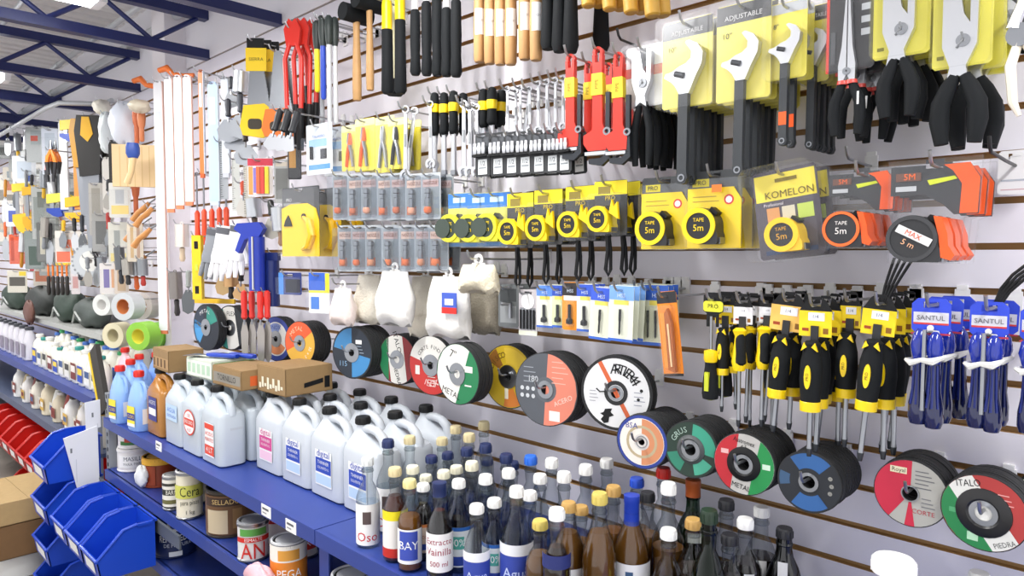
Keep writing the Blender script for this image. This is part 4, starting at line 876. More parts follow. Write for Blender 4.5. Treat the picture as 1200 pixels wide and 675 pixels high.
def tape_black(w, h, strap=True):                       # yellow and black tape on black card
    t = proto('tape_measure', 'tape measure', 'yellow and black tape measures'); zb, zt = hang_card(t, w, h, '222326', [(.0, .74, 1, 1, 'f0dc20'), (.12, .76, .5, .9, '8a7a30'), (.06, .5, .94, .7, '34363a')], [('PRO', .5, .68, .08, 'c8b020', .5)])
    r = h * .235; tape_body(t, -w * .12, zb + r * 1.25, r, 'f0d414', 'f0d414', '1b1c1f', .036)
    g = MB(); g.prism([(x, z) for x, z in rr2(-w * .5, zb, w * .5, zb + h * .76, .006)], -.0016, -.03, BLIS); obj('clear_blister', g, t)
    g = MB(); g.prism([(w * .22, zb + r * 1.7), (w * .5, zb + r * 1.2), (w * .46, zb + r * 2.5), (w * .36, zb + r * 2.1), (w * .3, zb + r * 2.7)], -.03, -.037, YEL); obj('grip_trim', g, t)
    if strap:
        g = MB(); L = h * .72; g.tube([(w * .05, -.02, zb + .004), (w * .07, -.021, zb - L * .4), (w * .0, -.019, zb - L * .85), (w * .05, -.015, zb - L), (w * .1, -.012, zb - L * .85), (w * .11, -.014, zb - L * .4), (w * .08, -.017, zb + .004)], .004, BLK, 6); obj('wrist_strap', g, t)
    return t
for px, py, n, l in ((610, 230, 2, 'nearest the blue header cards'), (643, 226, 2, 'second of the strapped row'), (681, 222, 2, 'third of the strapped row'), (716, 216, 3, 'last of the strapped row')):
    stack(tape_black(.082, hm(px, .17, 64)), px, py, .17, n, .048, 'strapped yellow tape measure', l, yaw=4, hookdesc='holding strapped tape measures, ' + l)
def tape_yellow(w, h):
    t = proto('tape_measure', 'tape measure', 'yellow carded tape measures'); zb, zt = hang_card(t, w, h, '3a3d40', [(.02, .78, .98, .9, '54585c'), (.08, .8, .4, .9, 'd8c820')], [('TRUPER' if False else 'PRO', .24, .85, .06, '2a2c2e', .28)])
    g = MB(); g.prism([(-w * .5, zb), (w * .5, zb), (w * .5, zb + h * .62), (w * .36, zb + h * .78), (-w * .5, zb + h * .78)], -.0016, -.004, YEL)
    g.rect(-w * .4, zb + h * .6, w * .1, zb + h * .615, -.0043, mt('b89a10')); g.rect(-w * .4, zb + h * .66, w * .05, zb + h * .675, -.0043, mt('b89a10')); g.M = Matrix.Translation((w * .28, 0, zb + h * .62)); g.sector(.0003, w * .09, 0, 360, -.0044, RED, 14); g.sector(.0003, w * .06, 0, 360, -.0046, WHT, 14); g.M = Matrix(); obj('yellow_insert', g, t)
    r = h * .235; tape_body(t, -w * .12, zb + r * 1.2, r, '26272a', 'f2d414', '1b1c1f', .034, -.004)
    blister(t, rr2(-w * .52, zb - .002, w * .52, zb + h * .9, .012), .012)
    return t
stack(tape_yellow(.105, hm(780, .17, 84)), 780, 212, .17, 2, .055, 'yellow carded tape measure', 'beside the strapped tapes', yaw=3, jit=1)
root = tape_yellow(.108, hm(838, .18, 90)); g = MB(); g.rect(.002, -.034, .022, -.02, -.0175, mt('ee7a2a')); obj('price_sticker', g, root)
stack(root, 838, 205, .18, 4, .043, 'yellow carded tape measure', 'with orange sticker stack', yaw=2, jit=.6)
def tape_kit(w, h):
    t = proto('tape_measure', 'tape measure', 'tape measures in big clear packs'); zb, zt = hang_card(t, w, h, '4a4450', [(.03, .66, .97, .96, 'f0dc3c'), (.18, .42, .38, .58, 'c8905c'), (.42, .42, .62, .58, 'c8c4b0'), (.66, .42, .9, .58, 'b8cc5c'), (.1, .05, .9, .1, '3a4a6c'), (.36, .86, .7, .9, '7a6a18')], [('KOMELON', .56, .72, .08, '6a5c20', .75), ('Profesional', .3, .615, .035, 'd8d4dc', .36)])
    r = h * .19; tape_body(t, .0, zb + r * 1.3, r, 'f4c61a', 'f4c61a', '26262a', .042, -.0016, '5m', 'd8a030', .68)
    blister(t, rr2(-w * .55, zb - .004, w * .55, zt + .004, .016), .05, -.0018); return t
stack(tape_kit(.112, hm(922, .18, 104)), 918, 203, .18, 2, .058, 'tape measure in big clear pack', 'tilted on its hook', yaw=3, tilt=-7, jit=1)
def tape_orange(w, h, badge=True):
    t = proto('tape_measure', 'tape measure', 'black and orange tape measures'); zt, zb = .008, -(h - .008)
    g = MB(); g.prism([(-w * .5, zt - h * .34), (-w * .1, zt - h * .34), (w * .1, zt - h * .44), (w * .22, zt - h * .54), (w * .48, zt - h * .54), (w * .5, zt - h * .2), (w * .38, zt - h * .05), (w * .1, -.0), (.012, -.0), (.012, -.006), (-.012, -.006), (-.012, -.0), (-w * .5, .0)], 0, -.0016, mt('3a3c40', .45)); g.prism([(-.012, .002), (.012, .002), (.012, zt), (-.012, zt)], 0, -.0016, mt('3a3c40', .45)); obj('hang_card', g, t)
    g = MB(); g.prism([(w * .1, -.001), (w * .38, zt - h * .05), (w * .49, zt - h * .2), (w * .47, zt - h * .53), (w * .28, zt - h * .53), (w * .3, zt - h * .25), (w * .2, zt - h * .12)], -.0017, -.0024, mt('ec5a1e', .4))
    g.rect(-w * .44, zt - h * .2, -w * .15, zt - h * .12, -.0025, mt('6a4a40')); g.rect(-w * .44, zt - h * .3, -w * .2, zt - h * .25, -.0025, mt('b8bcc0')); g.prism([(-w * .05, zt - h * .25), (w * .25, zt - h * .2), (w * .22, zt - h * .17), (-w * .08, zt - h * .2)], -.0024, -.0027, mt('c8d42c')); g.text('5M', -w * .28, zt - h * .16, h * .06, -.0028, mt('ee6a2c')); obj('card_print', g, t)
    r = h * .225; o = tape_body(t, -w * .16, zb + r, r, '2a2b2e', '3a3b3e' if not badge else 'ec6a2a', '2a2b2e', .045, -.0018, '5m' if badge else '', 'e8e4e0', .82, 'TAPE' if badge else '')
    g = MB(); g.prism([(r * .8 - w * .16, zb + r * 1.95), (r * 1.1 - w * .16, zb + r * 1.9), (r * 1.32 - w * .16, zb + r * 1.2), (r * 1.36 - w * .16, zb + r * .7), (r * 1.6 - w * .16, zb + r * .3), (r * 1.45 - w * .16, zb + r * .08), (r * 1.1 - w * .16, zb + r * .2), (r * 1.0 - w * .16, zb + r * 1.1)], -.008, -.047, ORG); obj('grip_trim', g, o)
    if not badge:
        g = MB(); g.M = Matrix.Translation((-w * .16, 0, zb + r)) @ Matrix.Rotation(R(28), 4, 'Y'); g.rect(-r * .7, -.0, r * .75, r * .34, -.0502, mt('dcdcdc')); g.text('MAX', 0, r * .17, r * .22, -.0506, mt('d85a20')); g.text('5 m', 0, -r * .25, r * .25, -.0504, mt('e8b088')); obj('name_plate', g, o)
    blister(t, [(-w * .5, zb - .002), (w * .3, zb - .002), (w * .34, zb + h * .42), (w * .5, zb + h * .48), (w * .52, zt), (-w * .5, zt)], .014); return t
stack(tape_orange(.1, hm(1012, .18, 92)), 1010, 203, .18, 3, .05, 'black and orange tape measure', 'with round badge', yaw=2, jit=1)
stack(tape_orange(.118, hm(1100, .2, 120), False), 1096, 193, .2, 3, .05, 'larger black and orange tape measure', 'with slanted plate', yaw=2, jit=1)
def tape_bluehdr(w, h):
    t = proto('tape_measure', 'tape measure', 'tape measures under blue headers'); zb, zt = hang_card(t, w, h, 'd9d85a', [(0, .72, 1, 1, '3a78c8'), (.2, .82, .7, .92, 'b8d4ee'), (0, 0, 1, .07, '4a8ad0')])
    r = h * .26; tape_body(t, -w * .12, zb + r * 1.3, r, 'd8d428', 'e8e030', '2e3a30', .036, txt='3m'); g = MB(); g.prism(circ(-w * .34, zb + r * 1.3, r * .7), -.03, -.042, mt('39443c', .4)); obj('side_knob', g, t)
    blister(t, rr2(-w * .52, zb - .002, w * .52, zb + h * .75, .008), .03); return t
for i, (px, py, n) in enumerate(((540, 230, 2), (563, 230, 2), (584, 229, 2))):
    stack(tape_bluehdr(.085, hm(px, .17, 62)), px, py, .17, n, .05, f'blue header tape card on hook {ORD[i]}', 'from the grey packs', yaw=8, jit=1, hookdesc=f'holding blue header tapes, {ORD[i]} from the grey packs')
# ---- small grey blister packs with orange parts
def grey_pack(w, h, oc, kind):
    t = proto('fitting_pack', 'blister pack', 'small grey and orange blister packs'); zb, zt = hang_card(t, w, h, 'b4b8bc', [(.06, .1, .94, .92, '8f9599'), (.1, .12, .6, .3, 'c86a40' if kind else 'a8acb0'), (.1, .7, .9, .86, 'd8b8a8' if kind else 'c0a4a0')], [('NOZZLE', .5, .78, .07, '7a3a28', .7)])
    b = MB(); b.M = Matrix.Translation((0, -.014, zb + h * .25)); b.lathe([(.007, 0), (.0085, .004), (.0085, h * .2), (.006, h * .22), (.006, h * .3), (.0095, h * .31), (.0095, h * .4), (.005, h * .42)], [STL, STL, STL, STL, BLK, STL, STL], 12); obj('nozzle', b, t)
    b = MB(); b.M = Matrix.Translation((0, -.014, zb + h * .2)); b.lathe([(.002, -.011), (.009, -.008), (.0115, 0), (.009, .008), (.002, .011)], mt(oc, .4), 14); obj('orange_knob', b, t)
    blister(t, rr2(-w * .46, zb + h * .04, w * .46, zb + h * .94, .01), .026, m=clear('eef1f4', .24)); return t
for i, px in enumerate((399, 417, 433, 452, 468, 486, 505)):
    stack(grey_pack(.07, hm(px, .19, 54), ('e06a30', 'c86840', 'e8a080')[i % 3], i % 2), px, 206 + (i % 2), .19, 2, .045, f'grey blister pack on upper hook {ORD[i]}', 'from the yellow cards', yaw=10, jit=2, hookdesc=f'for grey packs, upper row, {ORD[i]} from the yellow cards')
for i, px in enumerate((405, 421, 438, 458, 479, 497, 514)):
    stack(grey_pack(.07, hm(px, .19, 54), ('e8763a', 'e06a30', 'd88a60')[i % 3], (i + 1) % 2), px, 267, .19, 2, .045, f'grey blister pack on lower hook {ORD[i]}', 'from the yellow cards', yaw=10, jit=2, hookdesc=f'for grey packs, lower row, {ORD[i]} from the yellow cards')
# ---- yellow safety cards
def big_yellow(w, h):
    t = proto('padlock_card', 'carded tool', 'large yellow cards'); zb, zt = hang_card(t, w, h, '33363a', [(.04, .74, .5, .78, '8a8e90')], [('PRO', .2, .82, .05, 'd8d8d8', .3)])
    g = MB(); g.prism([(-w * .5, zb), (w * .5, zb), (w * .5, zb + h * .5), (w * .42, zb + h * .68), (w * .2, zb + h * .76), (-w * .25, zb + h * .76), (-w * .5, zb + h * .7)], -.0016, -.004, mt('f2c81c', .4)); obj('yellow_insert', g, t)
    g = MB(); g.tube([(w * .12, -.008, zb + h * .56), (w * .3, -.014, zb + h * .5), (w * .38, -.014, zb + h * .3), (w * .28, -.014, zb + h * .14), (w * .1, -.01, zb + h * .1)], [.006, .012, .014, .012, .006], mt('e8b818', .35), 8); obj('curved_blade', g, t)
    g = MB(); g.prism([(-w * .42, zb + h * .44), (-w * .2, zb + h * .44), (-w * .24, zb + h * .52), (-w * .3, zb + h * .6), (-w * .38, zb + h * .52)], -.0042, -.008, BLK); g.prism(circ(w * .12, zb + h * .57, w * .05, 12), -.0042, -.009, BLK); obj('black_clips', g, t)
    blister(t, rr2(-w * .5, zb, w * .5, zb + h * .98, .012), .02); return t
stack(big_yellow(wm(350, .2, 36), hm(350, .2, 80)), 352, 222, .2, 3, .085, 'large yellow carded tool', 'left of the grey packs', yaw=6, jit=1)

# ---- adjustable wrenches on yellow cards
def spanner_head(b, s, cx, cz, m, y0, y1):               # adjustable wrench head, jaws open to upper left
    pts = [(-.2, -1.2), (.3, -1.2), (.62, -.5), (.95, .1), (1.0, .62), (.72, 1.05), (.28, 1.28), (.1, 1.2), (.42, .75), (.4, .42), (.12, .2), (-.2, .12), (-.62, -.1), (-.95, -.14), (-1.02, -.32), (-.66, -.55), (-.42, -.8)]
    b.prism([(cx + x * s, cz + z * s) for x, z in pts], y0, y1, m)
def adj_wrench(w, h, L, s, hdr=True):
    t = proto('adjustable_wrench', 'wrench', 'carded adjustable wrenches'); zb, zt = hang_card(t, w, h, 'f8ea58', [(0, .8, 1, 1, '3c3e42')] if hdr else [(0, .86, 1, 1, 'c8ccd0')], [('ADJUSTABLE', .5, .86, .05, 'd8d8d8', .8), ('10"', .2, .68, .06, '4a4a3a', .2)] if hdr else [('8"', .2, .7, .06, '4a4a3a', .2)])
    cz = zb + h * .42
    b = MB(); spanner_head(b, s, w * .02, cz, CHR, -.006, -.02); o = obj('wrench_head', b, t)
    b = MB(); b.cyl((w * .02 - .42 * s, -.0195, cz - .2 * s), (w * .02 + .05 * s, -.0195, cz - .36 * s), s * .15, GUN, 12); obj('adjusting_screw', b, o)
    b = MB(); hw = s * .3; z0 = cz - s * 1.15; z1 = zt - L
    b.prism([(-hw * .7, z0), (hw * .95, z0), (hw * .85, z1 + hw * 2), (hw * 1.0, z1 + hw), (hw * .6, z1 + hw * .1), (0, z1), (-hw * .6, z1 + hw * .1), (-hw, z1 + hw), (-hw * .85, z1 + hw * 2)], -.007, -.019, mt('303438', .5)); b.M = Matrix.Translation((w * .02, 0, 0)); obj('handle', b, t)
    b = MB(); b.ring(0, z1 + hw, hw * .62, hw * .38, -.0185, -.0202, STL, 18); b.M = Matrix(); obj('eye_ring', b, t)
    blister(t, rr2(-w * .52, zb - .004, w * .52, zt + .002, .01), .026, -.0018); return t
stack(adj_wrench(wm(808, .2, 57), hm(808, .2, 100), hm(808, .2, 190), hm(808, .2, 24)), 806, 28, .2, 6, .026, 'large adjustable wrench', 'on yellow card beside the red pipe wrenches', yaw=2, jit=.6)
stack(adj_wrench(wm(873, .21, 62), hm(873, .21, 112), hm(873, .21, 200), hm(873, .21, 22)), 872, 8, .21, 6, .026, 'medium adjustable wrench', 'with open jaw on yellow card', yaw=2, jit=.6)
root = adj_wrench(wm(926, .2, 44), hm(926, .2, 88), hm(926, .2, 166), hm(926, .2, 18), False); b = MB(); b.rect(-.006, -hm(926, .2, 137), .007, -hm(926, .2, 122), -.0195, ORG); obj('price_sticker', b, root)
stack(root, 924, 8, .2, 2, .03, 'small adjustable wrench', 'with orange price sticker', yaw=2, jit=.6)
stack(adj_wrench(wm(960, .15, 34), hm(960, .15, 88), hm(960, .15, 166), hm(960, .15, 17)), 956, 12, .15, 5, .022, 'slim adjustable wrench', 'behind the orange stickered one', yaw=1, jit=.6)
# ---- pliers
def pliers(L, w, card, jaw, hl, hc=RUB, collar=None, spread=1., cw=.085, ch=.12, straight=False, text_=None, fat=1.):
    """card with chrome plier head up and two dipped handles hanging below."""
    t = proto('pliers', 'pliers', 'carded pliers')
    if card: zb, zt = hang_card(t, cw, ch, card[0], card[1], card[2])
    zp = -(jaw + .012)
    b = MB()
    if straight:
        for s in (-1, 1): b.prism([(s * .0008, -.012), (s * .0035, -.014), (s * .008, zp + jaw * .36), (s * .013, zp + .012), (s * .0125, zp - .012), (s * .007, zp - .016), (s * .0008, zp - .004)], -.006, -.017, CHR)
        b.ring(0, zp + .002, .006, .002, -.017, -.019, STL, 14)
    else:
        b.prism([(-.022, -.01), (-.004, -.006), (.004, zp + jaw * .62), (.012, zp + jaw * .5), (.012, -.004), (.022, -.01), (.021, zp + .03), (.008, zp), (.012, zp - .022), (-.002, zp - .012), (-.016, zp - .022), (-.012, zp), (-.022, zp + .03)], -.006, -.018, CHR)
        b.ring(.004, zp + jaw * .3, .009, .003, -.018, -.0205, STL, 16); b.tube([(-.004, -.0195, zp + jaw * .22), (.004, -.0195, zp + jaw * .3), (.002, -.0195, zp + jaw * .4)], .0016, mt('6a6d70', .4), 6)
    o = obj('plier_head', b, t)
    for s in (-1, 1):
        k = w * spread; z0 = zp - .012
        path = [(s * .006, -.012, z0), (s * k * .55, -.012, z0 - hl * .16), (s * k * .95, -.012, z0 - hl * .4), (s * k, -.012, z0 - hl * .66), (s * k * .85, -.012, z0 - hl)]
        rr = [.0055 * fat, .0075 * fat, .0085 * fat, .0088 * fat, .0062 * fat]
        b = MB(); b.tube(path, rr, hc, 10); h_ = obj('handle', b, t)
        if collar: b = MB(); b.tube([path[0], (s * k * .32, -.012, z0 - hl * .07)], [.0085, .0092], collar, 10); obj('grip_collar', b, h_)
        if straight and s > 0:
            b = MB()
            b.box((s * k * .95, -.0212, z0 - hl * .36), (.003, .001, .02), WHT); obj('size_mark', b, h_)
    if card: blister(t, rr2(-cw * .5, zb - .002, cw * .5, zt, .01), .022, -.0018)
    return t
W1 = ('e9eaec', [(0, .5, 1, .66, 'e0452c'), (.1, .75, .6, .9, 'b8bcc0')], [])
stack(pliers(.2, .018, W1, hm(757, .18, 48), hm(757, .18, 72), cw=wm(757, .18, 44), ch=hm(757, .18, 70)), 757, 58, .18, 5, .026, 'black handled pliers', 'on white and red card', yaw=3, jit=1)
K1 = ('2a2a2e', [(0, 0, .06, 1, 'd83a2a'), (.72, .7, .9, .78, 'c8ccd0'), (.72, .55, .9, .63, 'c8ccd0'), (.72, .4, .9, .48, 'c8ccd0'), (.1, .1, .2, .5, '54565a')], [('ADIKSONS', .55, .93, .07, 'f0f0f0', .8)])
stack(pliers(.2, .02, K1, hm(998, .2, 84), hm(998, .2, 62), collar=mt('e05048', .4), straight=True, cw=wm(998, .2, 56), ch=hm(998, .2, 94)), 998, -8, .2, 4, .04, 'long nose pliers with red collars', 'on black card', yaw=2, jit=4, dx=.008)
Y1 = ('f6ec50', [(0, .92, 1, 1, 'c8ccc8'), (.08, .1, .2, .14, '8a8420')], [])
stack(pliers(.2, .02, Y1, hm(1058, .2, 78), hm(1058, .2, 66), cw=wm(1058, .2, 66), ch=hm(1058, .2, 98), fat=1.25), 1058, -28, .2, 4, .036, 'slip joint pliers with black handles', 'on first yellow card past the long nose ones', yaw=2, jit=3, dx=.006)
stack(pliers(.2, .024, Y1, hm(1130, .2, 96), hm(1130, .2, 78), cw=wm(1130, .2, 70), ch=hm(1130, .2, 110), fat=1.5), 1130, -28, .2, 3, .04, 'big slip joint pliers', 'on yellow card with fat black handles', yaw=2, jit=3, dx=.008)
K2 = ('3a3a3e', [(.15, .3, .5, .5, '8a8c90'), (.15, .6, .8, .64, '6a6c70'), (.15, .75, .8, .79, '6a6c70')], [])
stack(pliers(.2, .02, K2, hm(1180, .14, 60), hm(1180, .14, 10), cw=wm(1180, .14, 50), ch=hm(1180, .14, 78)), 1184, -30, .14, 2, .04, 'dark carded pliers', 'behind the white handled snips', jit=1)
t = thing('snips', 'white handled snips hanging at the frame edge', 'snips', at(1205, -10, .2))
b = MB(); b.tube([(0, -.01, -.004), (-.012, -.01, -.04), (-.014, -.01, -.05)], [.006, .008, .01], CHR, 8); b.prism(circ(-.006, -.06, .016, 18), -.004, -.016, STL); obj('blade', b, t)
for s in (-1, 1): b = MB(); b.tube([(s * .004 - .004, -.01, -.07), (s * .016, -.01, -.1), (s * .012, -.01, -.15), (s * .004, -.01, -.17)], [.006, .007, .006, .003], mt('e8e0d0', .35), 8); obj('handle', b, t)
hook(at(1205, -10, .2), 'holding the white handled snips')
# ---- red pipe wrenches
def pipe_wrench(L):
    t = proto('pipe_wrench', 'wrench', 'red pipe wrenches'); k = L / .24; rm = mt('e0301e', .35, coat=.3)
    b = MB(); b.ring(0, -.006 * k, .0125 * k, .0065 * k, -.004, -.016, rm, 20, R(-50), R(230)); b.prism([(-.0125 * k, -.012 * k), (-.006 * k, -.012 * k), (-.005 * k, -.03 * k), (.005 * k, -.03 * k), (.006 * k, -.012 * k), (.0125 * k, -.012 * k), (.012 * k, -.06 * k), (.014 * k, -.17 * k), (.026 * k, -.2 * k), (.024 * k, -.232 * k), (-.022 * k, -.232 * k), (-.034 * k, -.215 * k), (-.034 * k, -.196 * k), (-.012 * k, -.184 * k), (-.011 * k, -.06 * k)], -.003, -.018, rm); obj('handle', b, t)
    b = MB(); b.prism([(-.0135 * k, -.055 * k), (.0135 * k, -.055 * k), (.015 * k, -.105 * k), (-.0145 * k, -.105 * k)], -.0015, -.0195, mt('f0d228', .45)); b.text('PIPE', 0, -.08 * k, .009 * k, -.0199, mt('8a7010'), .022 * k, rot=90); obj('yellow_band', b, t)
    b = MB(); b.box((.026 * k, -.011, -.15 * k), (.0105 * k, .01, .1 * k), GUN); b.prism([(.021 * k, -.2 * k), (.0315 * k, -.2 * k), (.034 * k, -.25 * k), (.012 * k, -.268 * k), (-.02 * k, -.262 * k), (-.022 * k, -.25 * k), (.012 * k, -.25 * k), (.021 * k, -.24 * k)], -.005, -.017, GUN); obj('hook_jaw', b, t)
    b = MB(); b.ring(.026 * k, -.19 * k, .0095 * k, .005 * k, -.002, -.02, STL, 16); b.box((.026 * k, -.0105, -.219 * k), (.006 * k, .006, .045 * k), STL); b.box((-.001, -.0105, -.238 * k), (.06 * k, .013, .008 * k), CHR); obj('heel_jaw', b, t); return t
for px, py, L, d, n, l in ((672, 68, 118, .19, 1, 'first red pipe wrench beside the socket rails'), (693, 76, 105, .13, 1, 'red pipe wrench set back between two front ones'), (704, 60, 132, .2, 1, 'tallest red pipe wrench in the middle'), (728, 66, 125, .2, 1, 'red pipe wrench nearest the white card'), (716, 78, 110, .13, 1, 'red pipe wrench set back behind the tallest'), (741, 76, 112, .13, 1, 'red pipe wrench set back behind the nearest to the white card')):
    r_ = pipe_wrench(hm(px, d, L) * .9); p = at(px, py, d); r_.location = p; r_['label'] = l; r_.rotation_euler = (0, 0, R(12)); hook(p, 'holding the ' + l, drop=.0)
# ---- combination wrenches, black handled tools, socket rails
def combo(L, m=CHR):
    t = proto('combination_wrench', 'wrench', 'chrome combination wrenches'); k = L / .17; b = MB()
    b.ring(0, -.002, .0095 * k, .006 * k, -.004, -.011, m, 18); b.prism([(-.0038 * k, -.010 * k), (.0038 * k, -.010 * k), (.0052 * k, -.145 * k), (-.0052 * k, -.145 * k)], -.005, -.0095, m)
    b.ring(0, -.158 * k, .0145 * k, .0075 * k, -.003, -.0115, m, 16, R(-55), R(235)); obj('wrench_body', b, t)
    g = MB(); g.rect(-.0022 * k, -.09 * k, .0022 * k, -.06 * k, -.0112, mt('8a8e92')); obj('size_stamp', g, t); return t
cw = [(477, 128, 82), (506, 122, 74), (545, 122, 84), (552, 126, 80), (560, 126, 80), (596, 104, 56), (611, 103, 56), (622, 104, 52), (632, 98, 58), (642, 96, 60), (652, 94, 62), (661, 92, 60)]
for i, (px, py, L) in enumerate(cw):
    r_ = combo(hm(px, .19, L)); r_['label'] = 'x'
    stack(r_, px, py, .19, 2, .03, f'chrome combination wrench on wrench hook {ORD[i]}', 'from the yellow cards', yaw=25, jit=8, hookdesc=f'for chrome wrenches, {ORD[i]} from the yellow cards', tilt=4 if i < 2 else 0)
def black_tool(L):
    t = proto('nut_driver', 'hand tool', 'black handled tools with silver shafts'); b = MB(); b.M = Matrix.Translation((0, -.012, 0))
    b.lathe([(.004, .006), (.011, .002), (.013, -.02 * 1), (.0115, -.05), (.013, -L * .46), (.009, -L * .5), (.005, -L * .51)], RUB, 12); obj('handle', b, t)
    b = MB(); b.M = Matrix.Translation((0, -.012, 0)); b.lathe([(.0136, -.026), (.0138, -.03), (.0138, -.044), (.0134, -.048)], YEL, 12); obj('yellow_ring', b, t)
    b = MB(); b.box((0, -.012, -L * .74), (.012, .006, L * .5), CHR); b.box((0, -.012, -L * .985), (.016, .008, .012), STL); obj('steel_blade', b, t); return t
for i, (px, py, L) in enumerate(((513, 112, 92), (524, 112, 90), (535, 110, 92), (570, 108, 82), (580, 106, 80))):
    stack(black_tool(hm(px, .17, L)), px, py, .17, 2, .034, f'black handled tool on tool hook {ORD[i]}', 'among the chrome wrenches', jit=3, yaw=6, hookdesc=f'for black handled tools, {ORD[i]} from the yellow cards')
def socket_rail(w, h):
    t = proto('socket_set', 'socket set', 'socket sets on dark rails'); zb, zt = hang_card(t, w, h, '26282b', [(.1, .55, .9, .9, '4a4d52'), (.2, .05, .8, .4, 'e0e4e6'), (.25, .18, .75, .22, '8a9094')], [('1/2', .5, .3, .1, '5a5e64', .4)])
    for s in (-1, 0, 1):
        b = MB(); b.M = Matrix.Translation((s * w * .28, -.013, zb + h * .5)); b.lathe([(w * .1, 0), (w * .12, .002), (w * .12, h * .16), (w * .095, h * .18), (w * .095, h * .26), (w * .06, h * .26), (w * .06, h * .2)], CHR, 14); obj('socket', b, t)
    b = MB(); b.box((0, -.008, zb + h * .48), (w, .014, .006), BLK); obj('rail_lip', b, t); return t
for i, px in enumerate((566, 584, 600, 616, 632, 648, 662)):
    stack(socket_rail(wm(px, .2, 16), hm(px, .2, 50)), px, 160 - i * .8, .2, 2, .05, f'socket set on rail hook {ORD[i]}', 'under the chrome wrenches', yaw=4, jit=2, hookdesc=f'for socket sets, {ORD[i]} from the blue header tapes')
def yellow_card_tool(w, h, c2):
    t = proto('carded_pliers', 'pliers', 'pliers on yellow cards'); zb, zt = hang_card(t, w, h, 'ecdc3c', [(0, .86, 1, 1, 'd8d8a0')], [])
    for s in (-1, 1):
        b = MB(); b.tube([(s * .004, -.01, zb + h * .82), (s * .003, -.01, zb + h * .62), (-s * .008, -.01, zb + h * .4), (-s * .015, -.01, zb + h * .08)], [.003, .007, .006, .005], c2 if s > 0 else STL, 8); obj('handle', b, t)
    blister(t, rr2(-w * .5, zb, w * .5, zt - .02, .008), .022); return t
for i, (px, py, h, c) in enumerate(((412, 150, 52, ORG), (428, 142, 60, ORG), (451, 140, 64, STL), (466, 142, 58, BLK))):
    stack(yellow_card_tool(wm(px, .18, 18), hm(px, .18, h), c), px, py, .18, 2, .05, f'small pliers on yellow card, hook {ORD[i]}', 'from the blue cards', yaw=10, jit=2, hookdesc=f'for yellow pliers cards, {ORD[i]} from the blue cards')
def blue_card(w, h):
    t = proto('drill_card', 'carded tool', 'white and blue cards'); zb, zt = hang_card(t, w, h, 'eef2f6', [(0, .8, 1, 1, 'dfe6ee'), (.08, .1, .92, .2, '5a9ad8'), (.1, .55, .8, .7, '9ac4ec'), (.55, .3, .8, .5, '3a3c44')], [('TALADRO', .5, .75, .06, '2a5aa8', .7)])
    b = MB(); b.tube([(w * -.2, -.012, zb + h * .55), (w * -.2, -.012, zb + h * .3)], .006, BLK, 8); obj('drill_chuck', b, t); blister(t, rr2(-w * .46, zb, w * .46, zb + h * .72, .006), .026); return t
stack(blue_card(wm(374, .2, 24), hm(374, .2, 58)), 374, 148, .2, 2, .07, 'white and blue card', 'between bolt cutters and yellow pliers cards', yaw=8)

# ---- hammers and loose handles in the top row
def hammer(L, kind, r=.015):
    t = proto('hammer', 'hammer', 'hammers in the top row'); b = MB(); zt = -.022; b.M = Matrix.Translation((0, -.02, 0))
    if kind == 'black': prof, ms = [(r * .62, zt), (r * .6, -L * .36), (r * .62, -L * .44), (r * .95, -L * .46), (r * 1.05, -L * .7), (r * .95, -L * .85), (r * 1.12, -L * .97), (r * .8, -L)], [mt('e4dfb0', .4), WHT, RUB, RUB, RUB, RUB, RUB]
    elif kind == 'yellow': prof, ms = [(r * .9, zt), (r, -L * .12), (r, -L * .36), (r * 1.05, -L * .37), (r * 1.1, -L * .7), (r * 1.2, -L * .97), (r * .8, -L)], [YEL, YEL, RUB, RUB, RUB, RUB]
    elif kind == 'rubber': prof, ms = [(r * .8, zt), (r * .85, -L * .4), (r * 1.0, -L * .7), (r * 1.25, -L * .96), (r * .9, -L)], [RUB] * 4
    else: prof, ms = [(r * .8, zt), (r * .75, -L * .25), (r * .9, -L * .5), (r * 1.05, -L * .8), (r * .98, -L * .985), (r * .8, -L)], [WOOD] * 5
    b.lathe(prof, ms, 16); obj('handle', b, t)
    if kind == 'wood':
        g = MB(); g.M = Matrix.Translation((0, -.02, 0)); g.band(r * 1.07, -3.1, -1.5, -L + .065, -L + .13, WHT); g.text_cyl('HICKORY', r * 1.08, -2.32, -L + .1, .006, STL, .02); obj('paper_label', g, t)
    h = MB()
    if kind == 'mallet':
        h.cyl((-.05, -.02, 0), (.05, -.02, 0), .027, RUB, 18); h.ring(-.0, 0, .001, .0005, 0, .001, RUB, 3)
    else:
        h.cyl((.008, -.02, 0), (.034, -.02, 0), .010, GUN, 12); h.cyl((.034, -.02, 0), (.05, -.02, 0), .0135, STL, 14); h.box((0, -.02, 0), (.024, .022, .026), GUN); h.prism([(-.01, .008), (-.035, .004), (-.058, -.016), (-.06, -.012), (-.036, .014), (-.01, .016)], -.008, -.032, GUN)
    obj('hammer_head', h, t); return t
def prongs(p, desc): hook(p + Vector((.0, .0, 0)), desc, drop=.014)
hammers = [(408, 118, 'mallet', .265, .014, .17, 'black rubber mallet with long wooden handle', 1), (423, 106, 'mallet', .265, .012, .17, 'black rubber mallet with paler wooden handle', 1),
           (443, 110, 'yellow', .29, .0155, .18, 'first hammer with yellow and black handle', 1), (458, 110, 'yellow', .29, .015, .18, 'second hammer with yellow and black handle', 1)]
hammers += [(x, 88 + i * .5, 'black', .32, .014, .19, f'{ORD[i]} hammer with black rubber grip, counted from the cream handle', 1) for i, x in enumerate((475, 488, 500, 511, 522))]
